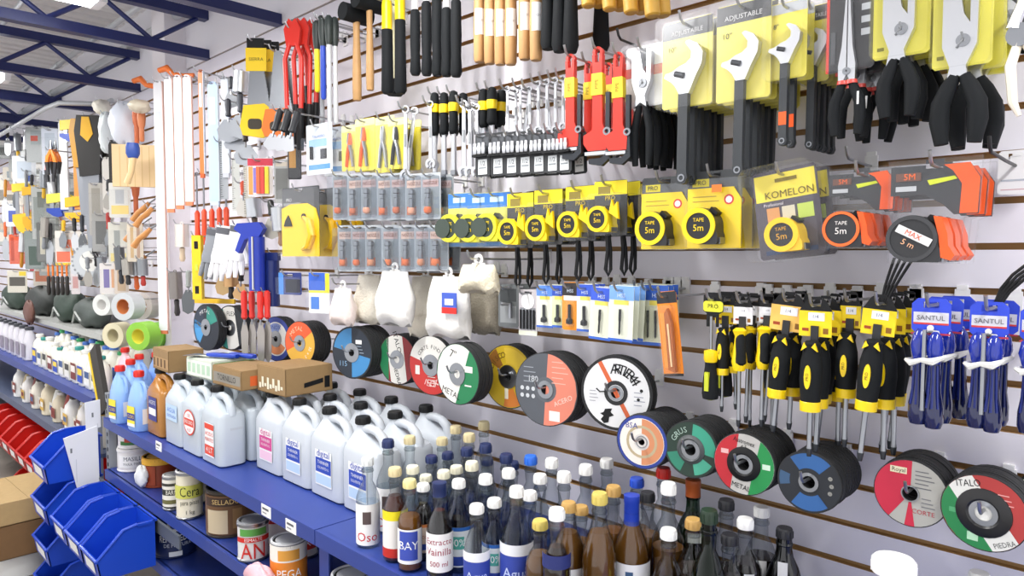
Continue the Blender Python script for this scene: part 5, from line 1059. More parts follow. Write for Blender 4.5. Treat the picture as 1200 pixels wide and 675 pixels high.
hammers += [(x, y, 'wood', .36, .0148, d, f'{ORD[i]} wooden handled hammer with white label, counted from the black grips', 1) for i, (x, y, d) in enumerate(((549, 73, .19), (561, 75, .19), (573, 76, .19), (585, 76, .19), (601, 70, .19), (614, 71, .19)))]
hammers += [(x, y, 'rubber', .33, .0145, d, f'{ORD[i]} hammer with plain black handle, counted from the wooden ones', 1) for i, (x, y, d) in enumerate(((628, 58, .19), (641, 61, .19), (654, 62, .19)))]
hammers += [(690, 60, 'rubber', .33, .0165, .09, 'single hammer with flared black handle', 1)]
hcount = {}
wy = mt('c89a3c', .5, noise=.15, nscale=25)
for px, pb, kind, L, r, d, lab, n in hammers:
    hcount[kind] = hcount.get(kind, -1) + 1; L += .036 * (hcount[kind] % 3) if kind != 'mallet' else 0; t = hammer(L, kind, r); q = at(px, pb, d)
    for i in range(n):
        loc = (q.x, q.y + .02 + i * .05, q.z + L); l2 = lab if i == 0 else 'rear one behind the ' + lab
        if i == 0: t.location = loc; t['label'] = l2; t.rotation_euler = (0, 0, R(90))
        else: clone(t, l2, loc, (0, 0, R(90)))
    hook(Vector((q.x, q.y + .02, q.z + L)), 'carrying the ' + lab, drop=.018)
for i in range(8):
    px = 690 + i * 12.5; q = at(px, 8 + i * 1.9 - (i % 2) * 2, .17 - .036 * (i % 2)); t = thing('pick_haft', f'{ORD[i]} yellowish wooden handle end at the top, counted from the single black hammer', 'handle', (q.x, q.y, q.z), (0, R(-6), 0), 'yellowish wooden handles at the top')
    b = MB(); b.lathe([(.012, 0), (.0155, .003), (.016, .05), (.014, .2), (.013, .3)], wy, 14); obj('handle_shaft', b, t)
    b = MB(); b.lathe([(.0135, .3), (.0135, .33), (.006, .34), (.006, .36)], STL, 12); obj('ferrule', b, t)
q = at(463, 104, .07); t = thing('mallet', 'cream handled mallet with black square head hanging head down', 'mallet', (q.x, q.y, q.z), (0, 0, R(60)))
b = MB(); b.loft([[(x, y, z) for x, y in rrect(.05 * s, .05 * s, .012 * s)] for z, s in ((-.02, .85), (-.016, 1), (.022, 1), (.028, .8))], RUB); obj('mallet_head', b, t)
b = MB(); b.lathe([(.012, .02), (.0135, .06), (.0125, .2), (.014, .3), (.01, .31)], mt('e6e0b4', .4), 14); obj('handle', b, t)
# ================================================================ bags, drill cards, screwdrivers, blue packs
CRB = mt('e6dfcf', .45, bump=.6, nscale=160, noise=.06); CLB = mt('eceae6', .3, bump=.4, nscale=90)
def hang_bag(label, px, py, wpx, hpx, d, m, seed, dep=.035, tagcol=None, cat='bag'):
    c = at(px, py, d); w = wpx / vs(px, d) / 2; h = hpx / vs(px, d); t = thing('hanging_bag', label, cat, c, (0, 0, R(8)), 'bags of cream pieces on the wall')
    n, k = 26, 14; rnd = random.Random(seed); ph = [rnd.uniform(0, 6.3) for _ in range(8)]; vv = []
    for j in range(k + 1):
        f = j / k; fat = (0.12 + .88 * min(1, f * 1.7) ** .8) if f < .8 else max(.1, 1 - ((f - .8) / .2) ** 2 * .75); wid = (.78 + .22 * min(1, f * 2)) if f < .9 else .97
        for i in range(n):
            a = 2 * PI * i / n; q = 1 + .1 * math.sin(4 * a + 9 * f + ph[0]) + .08 * math.sin(7 * a - 6 * f + ph[1]) + .05 * math.sin(11 * a + 14 * f + ph[2])
            vv.append((w * wid * math.copysign(abs(math.cos(a)) ** .7, math.cos(a)) * (1 + .04 * math.sin(8 * f + ph[3])), dep * fat * math.sin(a) * q - .004, -h * f + .006 * math.sin(5 * a + ph[4]) * f))
    b = MB(); b.add(vv, [(j * n + i, j * n + (i + 1) % n, (j + 1) * n + (i + 1) % n, (j + 1) * n + i) for j in range(k) for i in range(n)] + [tuple(range(n)), tuple(range(k * n + n - 1, k * n - 1, -1))], m); b.build
    o = obj('bag_body', b, t)
    b = MB(); b.ring(0, .012, .014, .006, -.003, -.0045, CLB, 16); b.rect(-.02, -.01, .02, .004, -.0045, CLB); obj('hang_tab', b, t)
    if tagcol: b = MB(); b.box((w * .55, -dep - .012, -h * .42), (w * .7, .002, h * .34), mt('3f5cc0', .4)); b.box((w * .55, -dep - .0125, -h * .54), (w * .7, .002, h * .1), RED); b.box((w * .55, -dep - .0132, -h * .4), (w * .4, .001, h * .1), WHT); obj('brand_label', b, t)
    hook(c + Vector((0, -.004, .012)), 'holding the ' + label[:60].rsplit(' ', 2)[0], drop=.0)
hang_bag('small bag of pinkish white pieces near the blue card', 403, 338, 34, 42, .2, mt('efe0da', .4, bump=.5, nscale=150, noise=.08), 1)
hang_bag('plump cream bag above the blue disc', 434, 322, 46, 56, .12, CRB, 2, .036)
hang_bag('large smooth cream bag above the red disc', 464, 318, 56, 62, .2, CLB, 3, .036)
hang_bag('bag of cream granules behind the labelled one', 500, 324, 52, 70, .09, CRB, 4, .036)
hang_bag('white bag with blue and red label', 527, 324, 64, 70, .18, CLB, 5, .036, True)
hang_bag('brownish grey netted bag behind the labelled bag', 568, 326, 50, 64, .08, mt('9c9484', .6, bump=.8, nscale=200, noise=.25), 6)
hang_bag('folded cream netting bag at the top of the bag row', 562, 310, 58, 32, .25, mt('d9d0b8', .6, bump=.8, nscale=220, noise=.15), 7, .03)
def bit_card(w, h, hdr, col, bit='1f2226', kind=0):
    t = proto('drill_bit_card', 'drill bit card', 'drill bit cards'); zb, zt = hang_card(t, w, h, col, [(0, .74, 1, 1, hdr), (0, 0, 1, .05, '3a68c8' if col != 'ef9418' else col), (.2, .66, .8, .74, 'e8d860')] if col != 'ef9418' else [(0, .72, 1, 1, '2a2628'), (.1, .62, .9, .72, 'f4efe8')], [('HSS', .5, .82, .07, 'dce8f8', .5)])
    b = MB(); b.M = Matrix.Translation((0, -.006, zb + h * .12))
    if kind: b.lathe([(.002, 0), (.0075, h * .02), (.0075, h * .1), (.0035, h * .14), (.0035, h * .42)], mt(bit, .4, .5), 12)
    else: b.lathe([(.0005, 0), (.0022, .004), (.0022, h * .24), (.0028, h * .26), (.0028, h * .46)], mt(bit, .4, .5), 10)
    obj('drill_bit', b, t); blister(t, rr2(-w * .3, zb + h * .08, w * .3, zb + h * .64, .006), .012); return t
t = proto('fitting_card', 'blister pack', 'grey fitting cards'); hang_card(t, .06, hm(594, .15, 50), '6d7274', [(.1, .1, .9, .5, '9a9ea0'), (.1, .6, .9, .9, '3c4042')]); b = MB(); b.tube([(-.012, -.012, -.04), (.012, -.012, -.04), (.012, -.012, -.075)], .006, STL, 8); obj('fitting', b, t)
stack(t, 596, 337, .15, 2, .04, 'dark grey fitting card', 'between the bags and the drill bits', yaw=12)
t = proto('drill_set', 'drill bit set', 'drill bit sets'); w, h = .052, hm(619, .17, 54); zb, zt = hang_card(t, w, h, 'c9c4c8', [(0, 0, 1, .1, 'e6ead8'), (.08, .12, .92, .6, '8b8e94')]); b = MB(); b.M = Matrix.Translation((0, -.0016, zb + h * .74)); b.sector(.0003, w * .36, 0, 360, -.001, WHT, 24); obj('dial_print', b, t)
for k in range(5): b = MB(); b.cyl((-w * .36 + k * w * .18, -.005, zb + h * .14), (-w * .36 + k * w * .18, -.005, zb + h * .56), .0022, BLK, 8); obj('drill_bit', b, t)
stack(t, 619, 343, .17, 1, .04, 'set of five drill bits with round white dial', 'beside the blue cards', yaw=10)
for px, py, n, hp, wp, hdr, col, k, lab in ((639, 338, 3, 50, 18, '5a8ae0', 'f0f2e0', 1, 'white bit card with pale blue header'), (655, 338, 2, 50, 14, '2c50b8', 'dfe8b8', 1, 'greenish bit card with dark blue header'), (669, 335, 2, 56, 18, '2a2628', 'ef9418', 1, 'orange bit card with black header'),
                                  (686, 337, 3, 56, 18, '3558c8', 'f0f2e4', 1, 'white bit card with countersink'), (706, 341, 4, 62, 24, '3a5cd0', 'eef0d8', 0, 'wide pale bit card with royal blue header'), (729, 339, 8, 66, 27, '7aa8e8', 'eef2dc', 0, 'wide pale bit card with light blue header')):
    stack(bit_card(wm(px, .18, wp), hm(px, .18, hp), hdr, col, kind=k), px, py, .18, n, .02, lab, 'in the drill bit row', yaw=6, jit=1.5, tilt=3 if px > 700 else 0, dx=.001)
for i in range(3):
    t = bit_card(.055, .13, '2f5fc0', 'e8eccc'); stack(t, 752 + i * 9, 338, .12, 3, .02, f'pale bit card on back hook {ORD[i]}', 'beside the orange cutter', yaw=4, hookdesc=f'for the bit cards at the back, {ORD[i]} from the wide pale ones')
t = proto('cutter_card', 'cutter', None); w, h = wm(785, .2, 22), hm(785, .2, 100); zb, zt = hang_card(t, w, h, 'ee8a1c', [(0, .86, 1, 1, '26262a'), (0, 0, 1, .03, '26262a'), (.1, .1, .3, .75, 'f0a040')])
b = MB(); b.prism([(-w * .1, zb + h * .08), (w * .22, zb + h * .05), (w * .26, zb + h * .6), (w * .1, zb + h * .8), (-w * .06, zb + h * .74)], -.003, -.014, mt('a85a20', .35)); b.prism([(w * .05, zb + h * .12), (w * .13, zb + h * .12), (w * .13, zb + h * .62), (w * .05, zb + h * .62)], -.014, -.016, mt('e8c090', .3)); obj('knife_body', b, t); blister(t, rr2(-w * .4, zb + .004, w * .4, zb + h * .84, .006), .018)
stack(t, 781, 346, .2, 1, .03, 'long orange cutter card with black header', 'hanging lower than the bit cards', tilt=-6, yaw=6)
# ---- screwdrivers
def screwdriver(L, hl, r, cardw=0, cardh=0, style='grip', cardc='f2cf1a', shaft_up=False):
    t = proto('screwdriver', 'screwdriver', 'yellow and black screwdrivers'); z0 = -.03
    if cardw:
        b = MB(); b.prism([(-cardw * .5, -.012), (-cardw * .3, .006), (-.01, .01), (-.008, -.004), (.008, -.004), (.01, .01), (cardw * .3, .006), (cardw * .5, -.012), (cardw * .5, -.016), (-cardw * .5, -.016)], -.002, -.0036, BLK); b.prism([(-.01, .007), (.01, .007), (.007, .012), (-.007, .012)], -.002, -.0036, BLK); obj('hang_clip', b, t)
        b = MB(); b.rect(-cardw / 2, -.012 - cardh, cardw / 2, -.012, -.004, mt(cardc, .5)); b.rect(cardw / 2, -.012, -cardw / 2, -.012 - cardh, -.0036, mt(cardc, .5)); b.rect(-cardw * .22, -.012 - cardh * .38, cardw * .28, -.012 - cardh * .06, -.0043, mt('e8eaf0', .5)); b.text('1/4', 0, -.012 - cardh * .22, cardh * .14, -.0046, mt('6a6c78')); b.rect(cardw * .24, -.012 - cardh * .88, cardw * .4, -.012 - cardh * .66, -.0043, mt('8a5a10', .5)); b.rect(-cardw * .4, -.012 - cardh * .8, -cardw * .2, -.012 - cardh * .68, -.0043, mt('9a3a10', .5)); obj('hang_card', b, t)
        b = MB(); b.box((0, -.006, -.012 - cardh * .8 - .012), (.012, .004, .03 + cardh * .3), mt('232427', .5)); obj('hang_strap', b, t); z0 = -.018 - cardh
    else:
        b = MB(); b.ring(0, .0, .008, .004, -.004, -.0065, BLK, 14); b.box((0, -.005, -.018), (.008, .003, .028), BLK); obj('hang_loop', b, t)
    b = MB(); b.M = Matrix.Translation((0, -.012 - r * .3, z0))
    if style == 'grip':
        b.lathe([(r * .5, 0), (r * .8, -hl * .04), (r * .72, -hl * .12), (r * .95, -hl * .3), (r * 1.02, -hl * .55), (r * .9, -hl * .78), (r * .88, -hl * .86)], RUB, 16); o = obj('handle', b, t)
        b = MB(); b.M = Matrix.Translation((0, -.012 - r * .3, z0)); b.lathe([(r * .9, -hl * .86), (r * .95, -hl * .87), (r * .92, -hl), (r * .3, -hl * 1.005)], YEL, 16); obj('yellow_collar', b, o)
        b = MB(); b.prism([(x, z0 - hl * .5 + z) for x, z in [(r * .3 * math.cos(q * PI / 8), hl * .17 * math.sin(q * PI / 8)) for q in range(16)]], -.012 - r * 1.1, -.012 - r * 1.36, YEL); b.text('PRO', 0, z0 - hl * .5, r * .26, -.0122 - r * 1.36, BLK, hl * .2, rot=90); obj('oval_badge', b, o)
        b = MB()
        for s in (-1, 1): b.prism([(s * r * .2, z0 - hl * .08), (s * r * .75, z0 - hl * .14), (s * r * .5, z0 - hl * .02)], -.012 - r * .8, -.012 - r * 1.05, YEL)
        obj('yellow_flash', b, o)
    elif style == 'slim':
        b.lathe([(r * .5, 0), (r * .9, -hl * .06), (r * .6, -hl * .2), (r * .75, -hl * .5), (r * 1.0, -hl * .8), (r * .7, -hl)], YEL, 14); o = obj('handle', b, t)
        b = MB(); b.M = Matrix.Translation((r * .25, -.0135 - r * .45, z0)); b.lathe([(r * .3, -hl * .1), (r * .62, -hl * .25), (r * .68, -hl * .6), (r * .8, -hl * .8), (r * .2, -hl * .95)], RUB, 12); obj('black_grip', b, o)
    b = MB(); b.M = Matrix.Translation((0, -.012 - r * .3, z0)); b.lathe([(r * .26, -hl), (r * .24, -L * .9), (r * .3, -L * .93), (r * .2, -L)], [STL, STL, GUN], 10); obj('shaft', b, t); return t
root = thing('screwdriver', 'front short screwdriver hanging handle down beside the orange cutter', 'screwdriver', (0, 0, 0), group='yellow and black screwdrivers')
cwid, chh = .042, .03; k = 1 / vs(837, .2)
b = MB(); b.prism([(-.02, .004), (-.012, .01), (.012, .01), (.02, .004), (.02, -.025), (.012, -.03), (-.012, -.03), (-.02, -.025)], -.002, -.0036, BLK); obj('hang_card', b, root)
b = MB(); b.prism(rr2(-.02, -.026, .02, -.006, .006), -.0037, -.0044, mt('e4e034', .45)); b.text('PRO', 0, -.016, .008, -.0047, BLK, .028); obj('card_print', b, root)
b = MB(); b.prism([(-.012, -.03), (.012, -.03), (.012, -.054), (.007, -.054), (.007, -.036), (-.007, -.036), (-.007, -.054), (-.012, -.054)], -.003, -.006, BLK); obj('hang_bracket', b, root)
b = MB(); b.M = Matrix.Translation((0, -.01, 0)); b.lathe([(.003, -.034), (.003, -63 * k)], STL, 10); obj('shaft', b, root)
b = MB(); b.M = Matrix.Translation((0, -.01, 0)); b.lathe([(.003, -60 * k), (.0125, -62 * k), (.013, -72 * k), (.0105, -75 * k), (.0105, -80 * k), (.0135, -95 * k), (.0155, -112 * k), (.014, -118 * k), (.004, -120 * k)], [YEL, YEL, YEL, RUB, RUB, RUB, RUB, mt('b8c41c', .4)], 14); b.box((0, -.0135, -97 * k), (.008, .006, 22 * k), mt('c4cc2c', .4)); obj('handle', b, root)
stack(root, 837, 349, .2, 2, .045, 'short screwdriver hanging handle down', 'beside the orange cutter', jit=2, dx=.004)
SD = [(852, 350, .18, 2, 62, 55, 8, 25, 22, 'grip', 'f2cf1a', 135, 'first slim grip screwdriver'), (872, 352, .19, 2, 0, 50, 9, 22, 20, 'slim', 'e8e8ec', 150, 'yellow sided screwdriver with white tag'), (885, 353, .11, 2, 0, 50, 8, 20, 18, 'slim', 'e8e8ec', 150, 'set back yellow sided screwdriver'), (901, 352, .18, 2, 0, 50, 9, 20, 18, 'slim', 'dfe0e4', 150, 'yellow sided screwdriver nearest the big cards'),
      (913, 352, .11, 2, 0, 74, 11, 34, 28, 'grip', 'f0c060', 160, 'screwdriver behind the pale yellow card'), (926, 350, .19, 2, 0, 74, 11.5, 40, 30, 'grip', 'f2c060', 160, 'screwdriver under pale yellow card'), (957, 356, .2, 2, 0, 82, 12.5, 38, 30, 'grip', 'f4d414', 180, 'big screwdriver on the middle yellow card'), (979, 352, .115, 2, 0, 80, 12, 24, 28, 'grip', 'f4d414', 180, 'big screwdriver set back past the middle card'), (998, 350, .16, 1, 0, 76, 12, 24, 26, 'grip', 'f4d414', 175, 'big screwdriver between two card hooks'),
      (1033, 354, .2, 3, 0, 84, 13, 40, 30, 'grip', 'f4d414', 190, 'big screwdriver on the last yellow card'), (1056, 350, .085, 2, 0, 82, 12.5, 24, 30, 'grip', 'f4d414', 185, 'big screwdriver set back behind the last card')]
for px, py, d, n, _, hl, r2, cw_, ch_, st, cc, L, lab in SD:
    k = 1 / vs(px, d); cwm = cw_ / (vs(px, d) * .717 * (px + 237) / 837)
    stack(screwdriver((L - ch_ - 14) * k, hl * k, r2 * k, cwm, ch_ * k, st, cc), px, py, d, n, .037, lab, 'in the screwdriver row', jit=3, dx=.002, yaw=2, tilt=2 if px > 900 else 0)
def straps(label, pts, d):
    q0 = at(*pts[0], d); t = thing('strap_bundle', label, 'strap', q0, group='black strap bundles')
    for k in range(4):
        b = MB(); b.tube([at(px + (k - 1.5) * (1.5 + 5 * i / (len(pts) - 1)), py + k * 1.5, d) - q0 for i, (px, py) in enumerate(pts)], .0022, BLK, 8); obj('hang_strap', b, t)
straps('black strap bundle over the last big screwdrivers', [(1036, 352), (1042, 335), (1050, 318), (1058, 302)], .19)
straps('black strap bundle over the second blue pack', [(1168, 356), (1178, 338), (1194, 322), (1215, 308)], .19)
# ---- blue translucent handled screwdriver packs
BT = mt('1a2f9a', .15, coat=.5); BTD = mt('0d1648', .1, coat=.6)
def blue_pack(w, h):
    t = proto('screwdriver_pack', 'screwdriver pack', 'blue screwdriver packs'); zb, zt = -h + .008, .008
    hang_card(t, w, h * .3, '2c48d0', [(.05, .3, .95, .62, 'd4d4dc'), (.05, .28, .95, .33, 'd03a3a'), (0, 0, 1, .05, 'c03a4a')], [('SANTUL', .5, .46, .13, '54545c', .8)], rnd=.008, th=.003)
    b = MB(); z = -h * .2; b.prism([(-w * .22, z - h * .02), (w * .22, z - h * .02), (w * .26, z - h * .06), (w * .1, z - h * .04), (0, z - h * .01), (-w * .1, z - h * .04), (-w * .26, z - h * .06)], -.0046, -.0056, WHT); b.prism(circ(0, z, w * .09, 14), -.0046, -.0056, WHT); obj('card_emblem', b, t)
    for s, zz in ((-1, 0), (1, -h * .02)):
        b = MB(); b.M = Matrix.Translation((s * w * .2, -.022, zz)); b.lathe([(.003, -h * .2), (.009, -h * .24), (.012, -h * .34), (w * .15, -h * .46)], [BT, BT, BT], 14); b.lathe([(w * .15, -h * .46), (w * .16, -h * .58), (w * .18, -h * .7), (w * .25, -h * .82), (w * .26, -h * .93), (w * .2, -h * .985), (.002, -h)], BTD, 16); o = obj('blue_handle', b, t)
        for a in (-.6, .0, .6): b = MB(); b.M = Matrix.Translation((s * w * .2, -.022, zz)); q = -PI / 2 + a; b.tube([(math.cos(q) * w * r_, math.sin(q) * w * r_, z_ * h) for r_, z_ in ((.152, -.47), (.173, -.58), (.203, -.72), (.252, -.82))], .0018, mt('1c2a74', .2), 5); obj('grip_rib', b, o)
    b = MB(); b.cyl((0, -.042, -h * .2), (0, -.046, -h * .85), .003, STL, 8); obj('shaft', b, t)
    b = MB(); b.tube([(-w * .5, -.03, -h * .46), (-w * .3, -.048, -h * .47), (-w * .05, -.05, -h * .44), (w * .2, -.048, -h * .45), (w * .44, -.03, -h * .42), (w * .3, -.01, -h * .44), (-w * .3, -.01, -h * .46), (-w * .5, -.03, -h * .46)], [.003, .005, .0035, .006, .003, .003, .003, .003], mt('e8e8e2', .35), 6); obj('white_tie', b, t); return t
stack(blue_pack(wm(1097, .2, 46), hm(1097, .2, 142)), 1092, 356, .2, 3, .05, 'blue screwdriver pack', 'on the first blue hook', yaw=2, jit=2, dx=.006)
stack(blue_pack(wm(1160, .2, 46), hm(1160, .2, 142)), 1160, 360, .2, 2, .055, 'blue screwdriver pack', 'under the strap bundle', yaw=2, jit=2, dx=.004)
stack(blue_pack(wm(1215, .2, 46), hm(1215, .2, 142)), 1219, 366, .2, 2, .055, 'blue screwdriver pack', 'cut by the frame edge', yaw=2, jit=2)
t = thing('price_card', 'white price card hanging on an empty hook by the frame edge', 'price card', at(1190, 182, .03)); hang_card(t, .045, .07, 'f0eef0', [(.1, .1, .9, .12, 'd0a0a8'), (.1, .3, .9, .34, 'b8bcc8')], [])
hook(at(1165, 178, .2), 'left empty beside the orange tape measures', wire=DARKWIRE)
hook(at(1000, 186, .1), 'left empty between the tape packs')
hook(at(735, 48, .2), 'left empty over the white and red card', wire=DARKWIRE)
for i, px in enumerate((575, 590, 606, 617, 632, 645)): pass
# ================================================================ the far end of the wall
YW = 52                                                # goods at the far end hang turned towards the aisle's near end
def wv(px, d, wpx): return wpx / vs(px, d)
def put(t, px, py, d, label, yaw=YW, hk=True, roll=0):
    p = at(px, py, d); t.location = p; t.rotation_euler = (0, R(roll), R(yaw)); t['label'] = label
    if hk: hook(p, 'holding the ' + ' '.join(label.split()[:12]))
    return t
def gcard(name, cat, group, px, py, wpx, hpx, d, col, bands, label, prod=None, texts=(), yaw=YW, bl=True):
    t = proto(name, cat, group); w, h = wv(px, d, wpx), hm(px, d, hpx); zb, zt = hang_card(t, w, h, col, bands, texts)
    if prod: prod(t, w, h, zb, zt)
    if bl: blister(t, rr2(-w * .47, zb + h * .03, w * .47, zb + h * .8, .008), .02)
    return put(t, px, py, d, label, yaw)
# pillar and tall white strips
pil = MB(); pp = at(192, 300, .12); pil.box((pp.x - .05, -.05, 1.45), (.17, .11, 2.9), mt('eeeaee', .6)); struct('trim_2', pil)
def strip(px, y0, y1, d, wpx, label, col='f2f2f4', endc='e8845a', yaw=40):
    t = proto('door_sweep', 'packaged strip', 'tall white packaged strips'); w, h = wv(px, d, wpx), hm(px, d, y1 - y0)
    b = MB(); b.prism([(-w / 2, -h), (w / 2, -h), (w / 2, -.012), (w * .3, 0.004), (.006, .006), (.006, -.005), (-.006, -.005), (-.006, .006), (-w * .3, .004), (-w / 2, -.012)], 0, -.012, mt(col, .35)); b.prism([(-.006, .003), (.006, .003), (.006, .006), (-.006, .006)], 0, -.012, mt(col, .35)); obj('strip_body', b, t)
    b = MB(); b.box((0, -.0065, -h - .008), (w * .9, .011, .018), mt(endc, .5)); b.rect(-w * .3, -h * .35, w * .3, -h * .12, -.0125, mt('e0e4ec', .4)); obj('end_cap', b, t)
    g = MB(); g.box((w / 2 + .002, -.006, -h / 2), (.003, .013, h), mt('ecc0ae', .5) if endc == 'e8845a' else mt('c8d0d8', .5)); obj('edge_strip', g, t)
    return put(t, px, y0, d, label, yaw)
for px, y0, y1, d, w, l in ((186, 96, 380, .14, 10, 'longest white packaged strip against the pillar'), (198, 92, 240, .17, 9, 'white packaged strip with orange end next to the longest'), (209, 90, 236, .17, 9, 'third white packaged strip from the pillar'), (220, 90, 232, .17, 9, 'white packaged strip beside the orange one')):
    strip(px, y0, y1, d, w, l)
strip(236, 84, 200, .18, 5, 'narrow orange strip hanging beside the white strips', 'e9793a', 'd85a20')
strip(250, 98, 232, .18, 11, 'pale blue packaged strip beside the orange strip', 'bcd4f2', 'c8d8f0')
strip(264, 92, 200, .15, 8, 'grey-white packaged strip past the pale blue one', 'dfe4ea', 'c8ccd4')
for px, py, l in ((180, 100, 'orange roller handle high on the pillar side'), (212, 88, 'orange hook handle over the white strips')):
    t = proto('paint_roller', 'paint roller', None); b = MB(); b.tube([(-.1, -.01, .02), (-.06, -.012, .03), (-.03, -.012, .0), (.02, -.012, -.01), (.07, -.012, -.005)], [.012, .016, .013, .014, .01], mt('ee7a34', .4), 10); obj('handle', b, t)
    b = MB(); b.tube([(.06, -.012, -.006), (.09, -.012, -.02), (.095, -.012, -.06)], .004, STL, 8); obj('wire_frame', b, t); put(t, px, py, .12, l, 40)
# hand saws on yellow cards
def saw(k, hc='f2c21c', card=True, bladec=STL, big=True, L=.42):
    t = proto('hand_saw', 'saw', 'saws hanging on the far wall'); b = MB()
    b.prism([(-.012 * k, 0.0), (.012 * k, 0.0), (.05 * k, -L * .72), (-.035 * k, -L * .72)], -.006, -.0085, bladec)
    n = 18; z0, z1 = -.02, -L * .7
    for i in range(n): a = z0 + (z1 - z0) * i / n; x = .012 * k + .038 * k * (a / (-L * .72)); b.prism([(x, a), (x + .005 * k, a - .006), (x + .001, a - .012)], -.006, -.0085, bladec)
    obj('blade', b, t)
    m = mt(hc, .4); b = MB(); b.prism([(-.045 * k, -L * .68), (.03 * k, -L * .66), (.058 * k, -L * .72), (.05 * k, -L * .78), (.06 * k, -L * .98), (.02 * k, -L * 1.02), (-.05 * k, -L * .99), (-.06 * k, -L * .9)], -.001, -.0135, m)
    o = obj('handle', b, t); b = MB(); b.prism(rr2(-.03 * k, -L * .93, .02 * k, -L * .82, .012 * k), -.0137, -.0145, mt('3a3428', .6)); b.prism(rr2(-.03 * k, -L * .93, .02 * k, -L * .82, .012 * k), -.0002, -.001, mt('3a3428', .6)); obj('grip_opening', b, o)
    if card: b = MB(); b.box((0.002 * k, -.007, -L * .2), (.075 * k, .006, L * .24), mt(hc, .5)); b.text('SIERRA', 0.002 * k, -L * .2, .012 * k, -.0106, mt('5a4a10'), .06 * k); b.box((0, -.007, -L * .03), (.06 * k, .01, L * .1), BLK); obj('blade_sleeve', b, t)
    return t
for px, py, hp, d, c, card, l in ((300, 48, 108, .19, 'f4cf1c', True, 'front yellow handled saw with yellow sleeve'), (309, 50, 104, .15, 'f2c81c', True, 'second yellow handled saw'), (318, 52, 104, .12, 'f0b81c', True, 'third yellow handled saw'), (326, 60, 98, .17, 'ee7a24', False, 'first orange handled saw with bare blade'), (334, 66, 94, .13, 'ea6a20', False, 'second orange handled saw with bare blade')):
    t = saw(1.0, c, card, L=hm(px, d, hp)); put(t, px, py, d, l, 46)
# bolt cutters with red arms
def bolt_cutter(L):
    t = proto('bolt_cutter', 'bolt cutter', 'red bolt cutters'); rm = mt('d42c20', .35)
    b = MB(); b.prism([(-.03, -.005), (-.012, .03), (-.002, .02), (.002, .02), (.012, .03), (.03, -.005), (.022, -.06), (-.022, -.06)], -.004, -.018, rm); obj('jaw_head', b, t)
    for s in (-1, 1):
        b = MB(); b.tube([(s * .012, -.011, -.05), (s * .03, -.011, -L * .25), (s * .024, -.011, -L * .7)], .008, rm, 10); o = obj('arm', b, t)
        b = MB(); b.tube([(s * .0245, -.011, -L * .66), (s * .02, -.011, -L)], .012, BLK, 10); obj('rubber_grip', b, o)
    return t
for px, py, hp, d, l in ((345, 34, 138, .2, 'red bolt cutter nearest the saws'), (355, 33, 132, .17, 'second red bolt cutter'), (363, 34, 128, .14, 'third red bolt cutter'), (369, 36, 96, .11, 'small red bolt cutter by the yellow pole')):
    put(bolt_cutter(hm(px, d, hp)), px, py, d, l, 35)
def pole(px, y0, y1, d, r, c, topc, l):
    t = proto('long_tool', 'long tool', 'long narrow tools beside the bolt cutters'); L = hm(px, d, y1 - y0); b = MB(); b.M = Matrix.Translation((0, -.012, 0)); b.lathe([(r, -.06), (r, -L), (r * .6, -L - .006)], mt(c, .4), 12); obj('pole', b, t)
    b = MB(); b.M = Matrix.Translation((0, -.012, 0)); b.lathe([(.006, .012), (r * 1.5, .004), (r * 1.7, -.03), (r * 1.4, -.065), (r, -.08)], mt(topc, .5), 14); obj('end_grip', b, t); put(t, px, y0, d, l, 20)
for a in ((374, 30, 104, .18, .009, 'f2dc20', '2a302e', 'yellow pole with dark grip beside the bolt cutters'), (381, 26, 112, .18, .009, '2a4ab8', '2e3634', 'blue pole with dark grip'), (379, 24, 150, .13, .008, 'b8bcc0', '2e3634', 'silver pole behind the blue one'), (388, 24, 148, .18, .008, 'c8ccd0', '303836', 'silver pole with dark grip near the mallets'), (395, 26, 140, .16, .008, 'd4d6d8', '303836', 'white pole with dark grip nearest the mallets')):
    pole(*a)
# middle left: rulers, colourful card, trowels, screwdrivers with orange handles
def blade_tool(L, bw, hl, hc, bc=STL, name='hand_trowel', cat='hand tool', group=None, up=True):
    """tool hanging by its handle (up) or by its blade."""
    t = proto(name, cat, group); b = MB(); b.M = Matrix.Translation((0, -.01, 0)); b.lathe([(.004, .006), (.011, 0), (.0125, -hl * .3), (.01, -hl * .7), (.012, -hl * .92), (.005, -hl)] if up else [(.005, -(L - hl)), (.012, -(L - hl) - hl * .08), (.0105, -(L - hl) - hl * .4), (.0135, -(L - hl) - hl * .8), (.008, -L)], mt(hc, .4), 12); obj('handle', b, t)
    b = MB()
    if up: b.cyl((0, -.01, -hl * .98), (0, -.01, -hl - .02), .004, STL, 8); b.prism([(-bw * .2, -hl - .01), (bw * .2, -hl - .01), (bw * .5, -hl - .05), (bw * .4, -L * .93), (0, -L), (-bw * .4, -L * .93), (-bw * .5, -hl - .05)], -.008, -.0105, bc)
    else: b.cyl((0, -.01, -.004), (0, -.01, -(L - hl)), bw / 2, bc, 10); b.ring(0, -.0, .008, .004, -.008, -.012, bc, 12)
    obj('blade', b, t); return t
for i, (px, py) in enumerate(((232, 204), (240, 203), (249, 202), (258, 201), (266, 200))):
    t = blade_tool(hm(px, .13, 84), .008, hm(px, .13, 42), 'e8502a', name='long_screwdriver', cat='screwdriver', group='orange-red handled screwdrivers', up=False)
    put(t, px, py, .13 - .02 * (i % 2), f'{ORD[i]} orange-red handled screwdriver, counted from the pillar', 30)
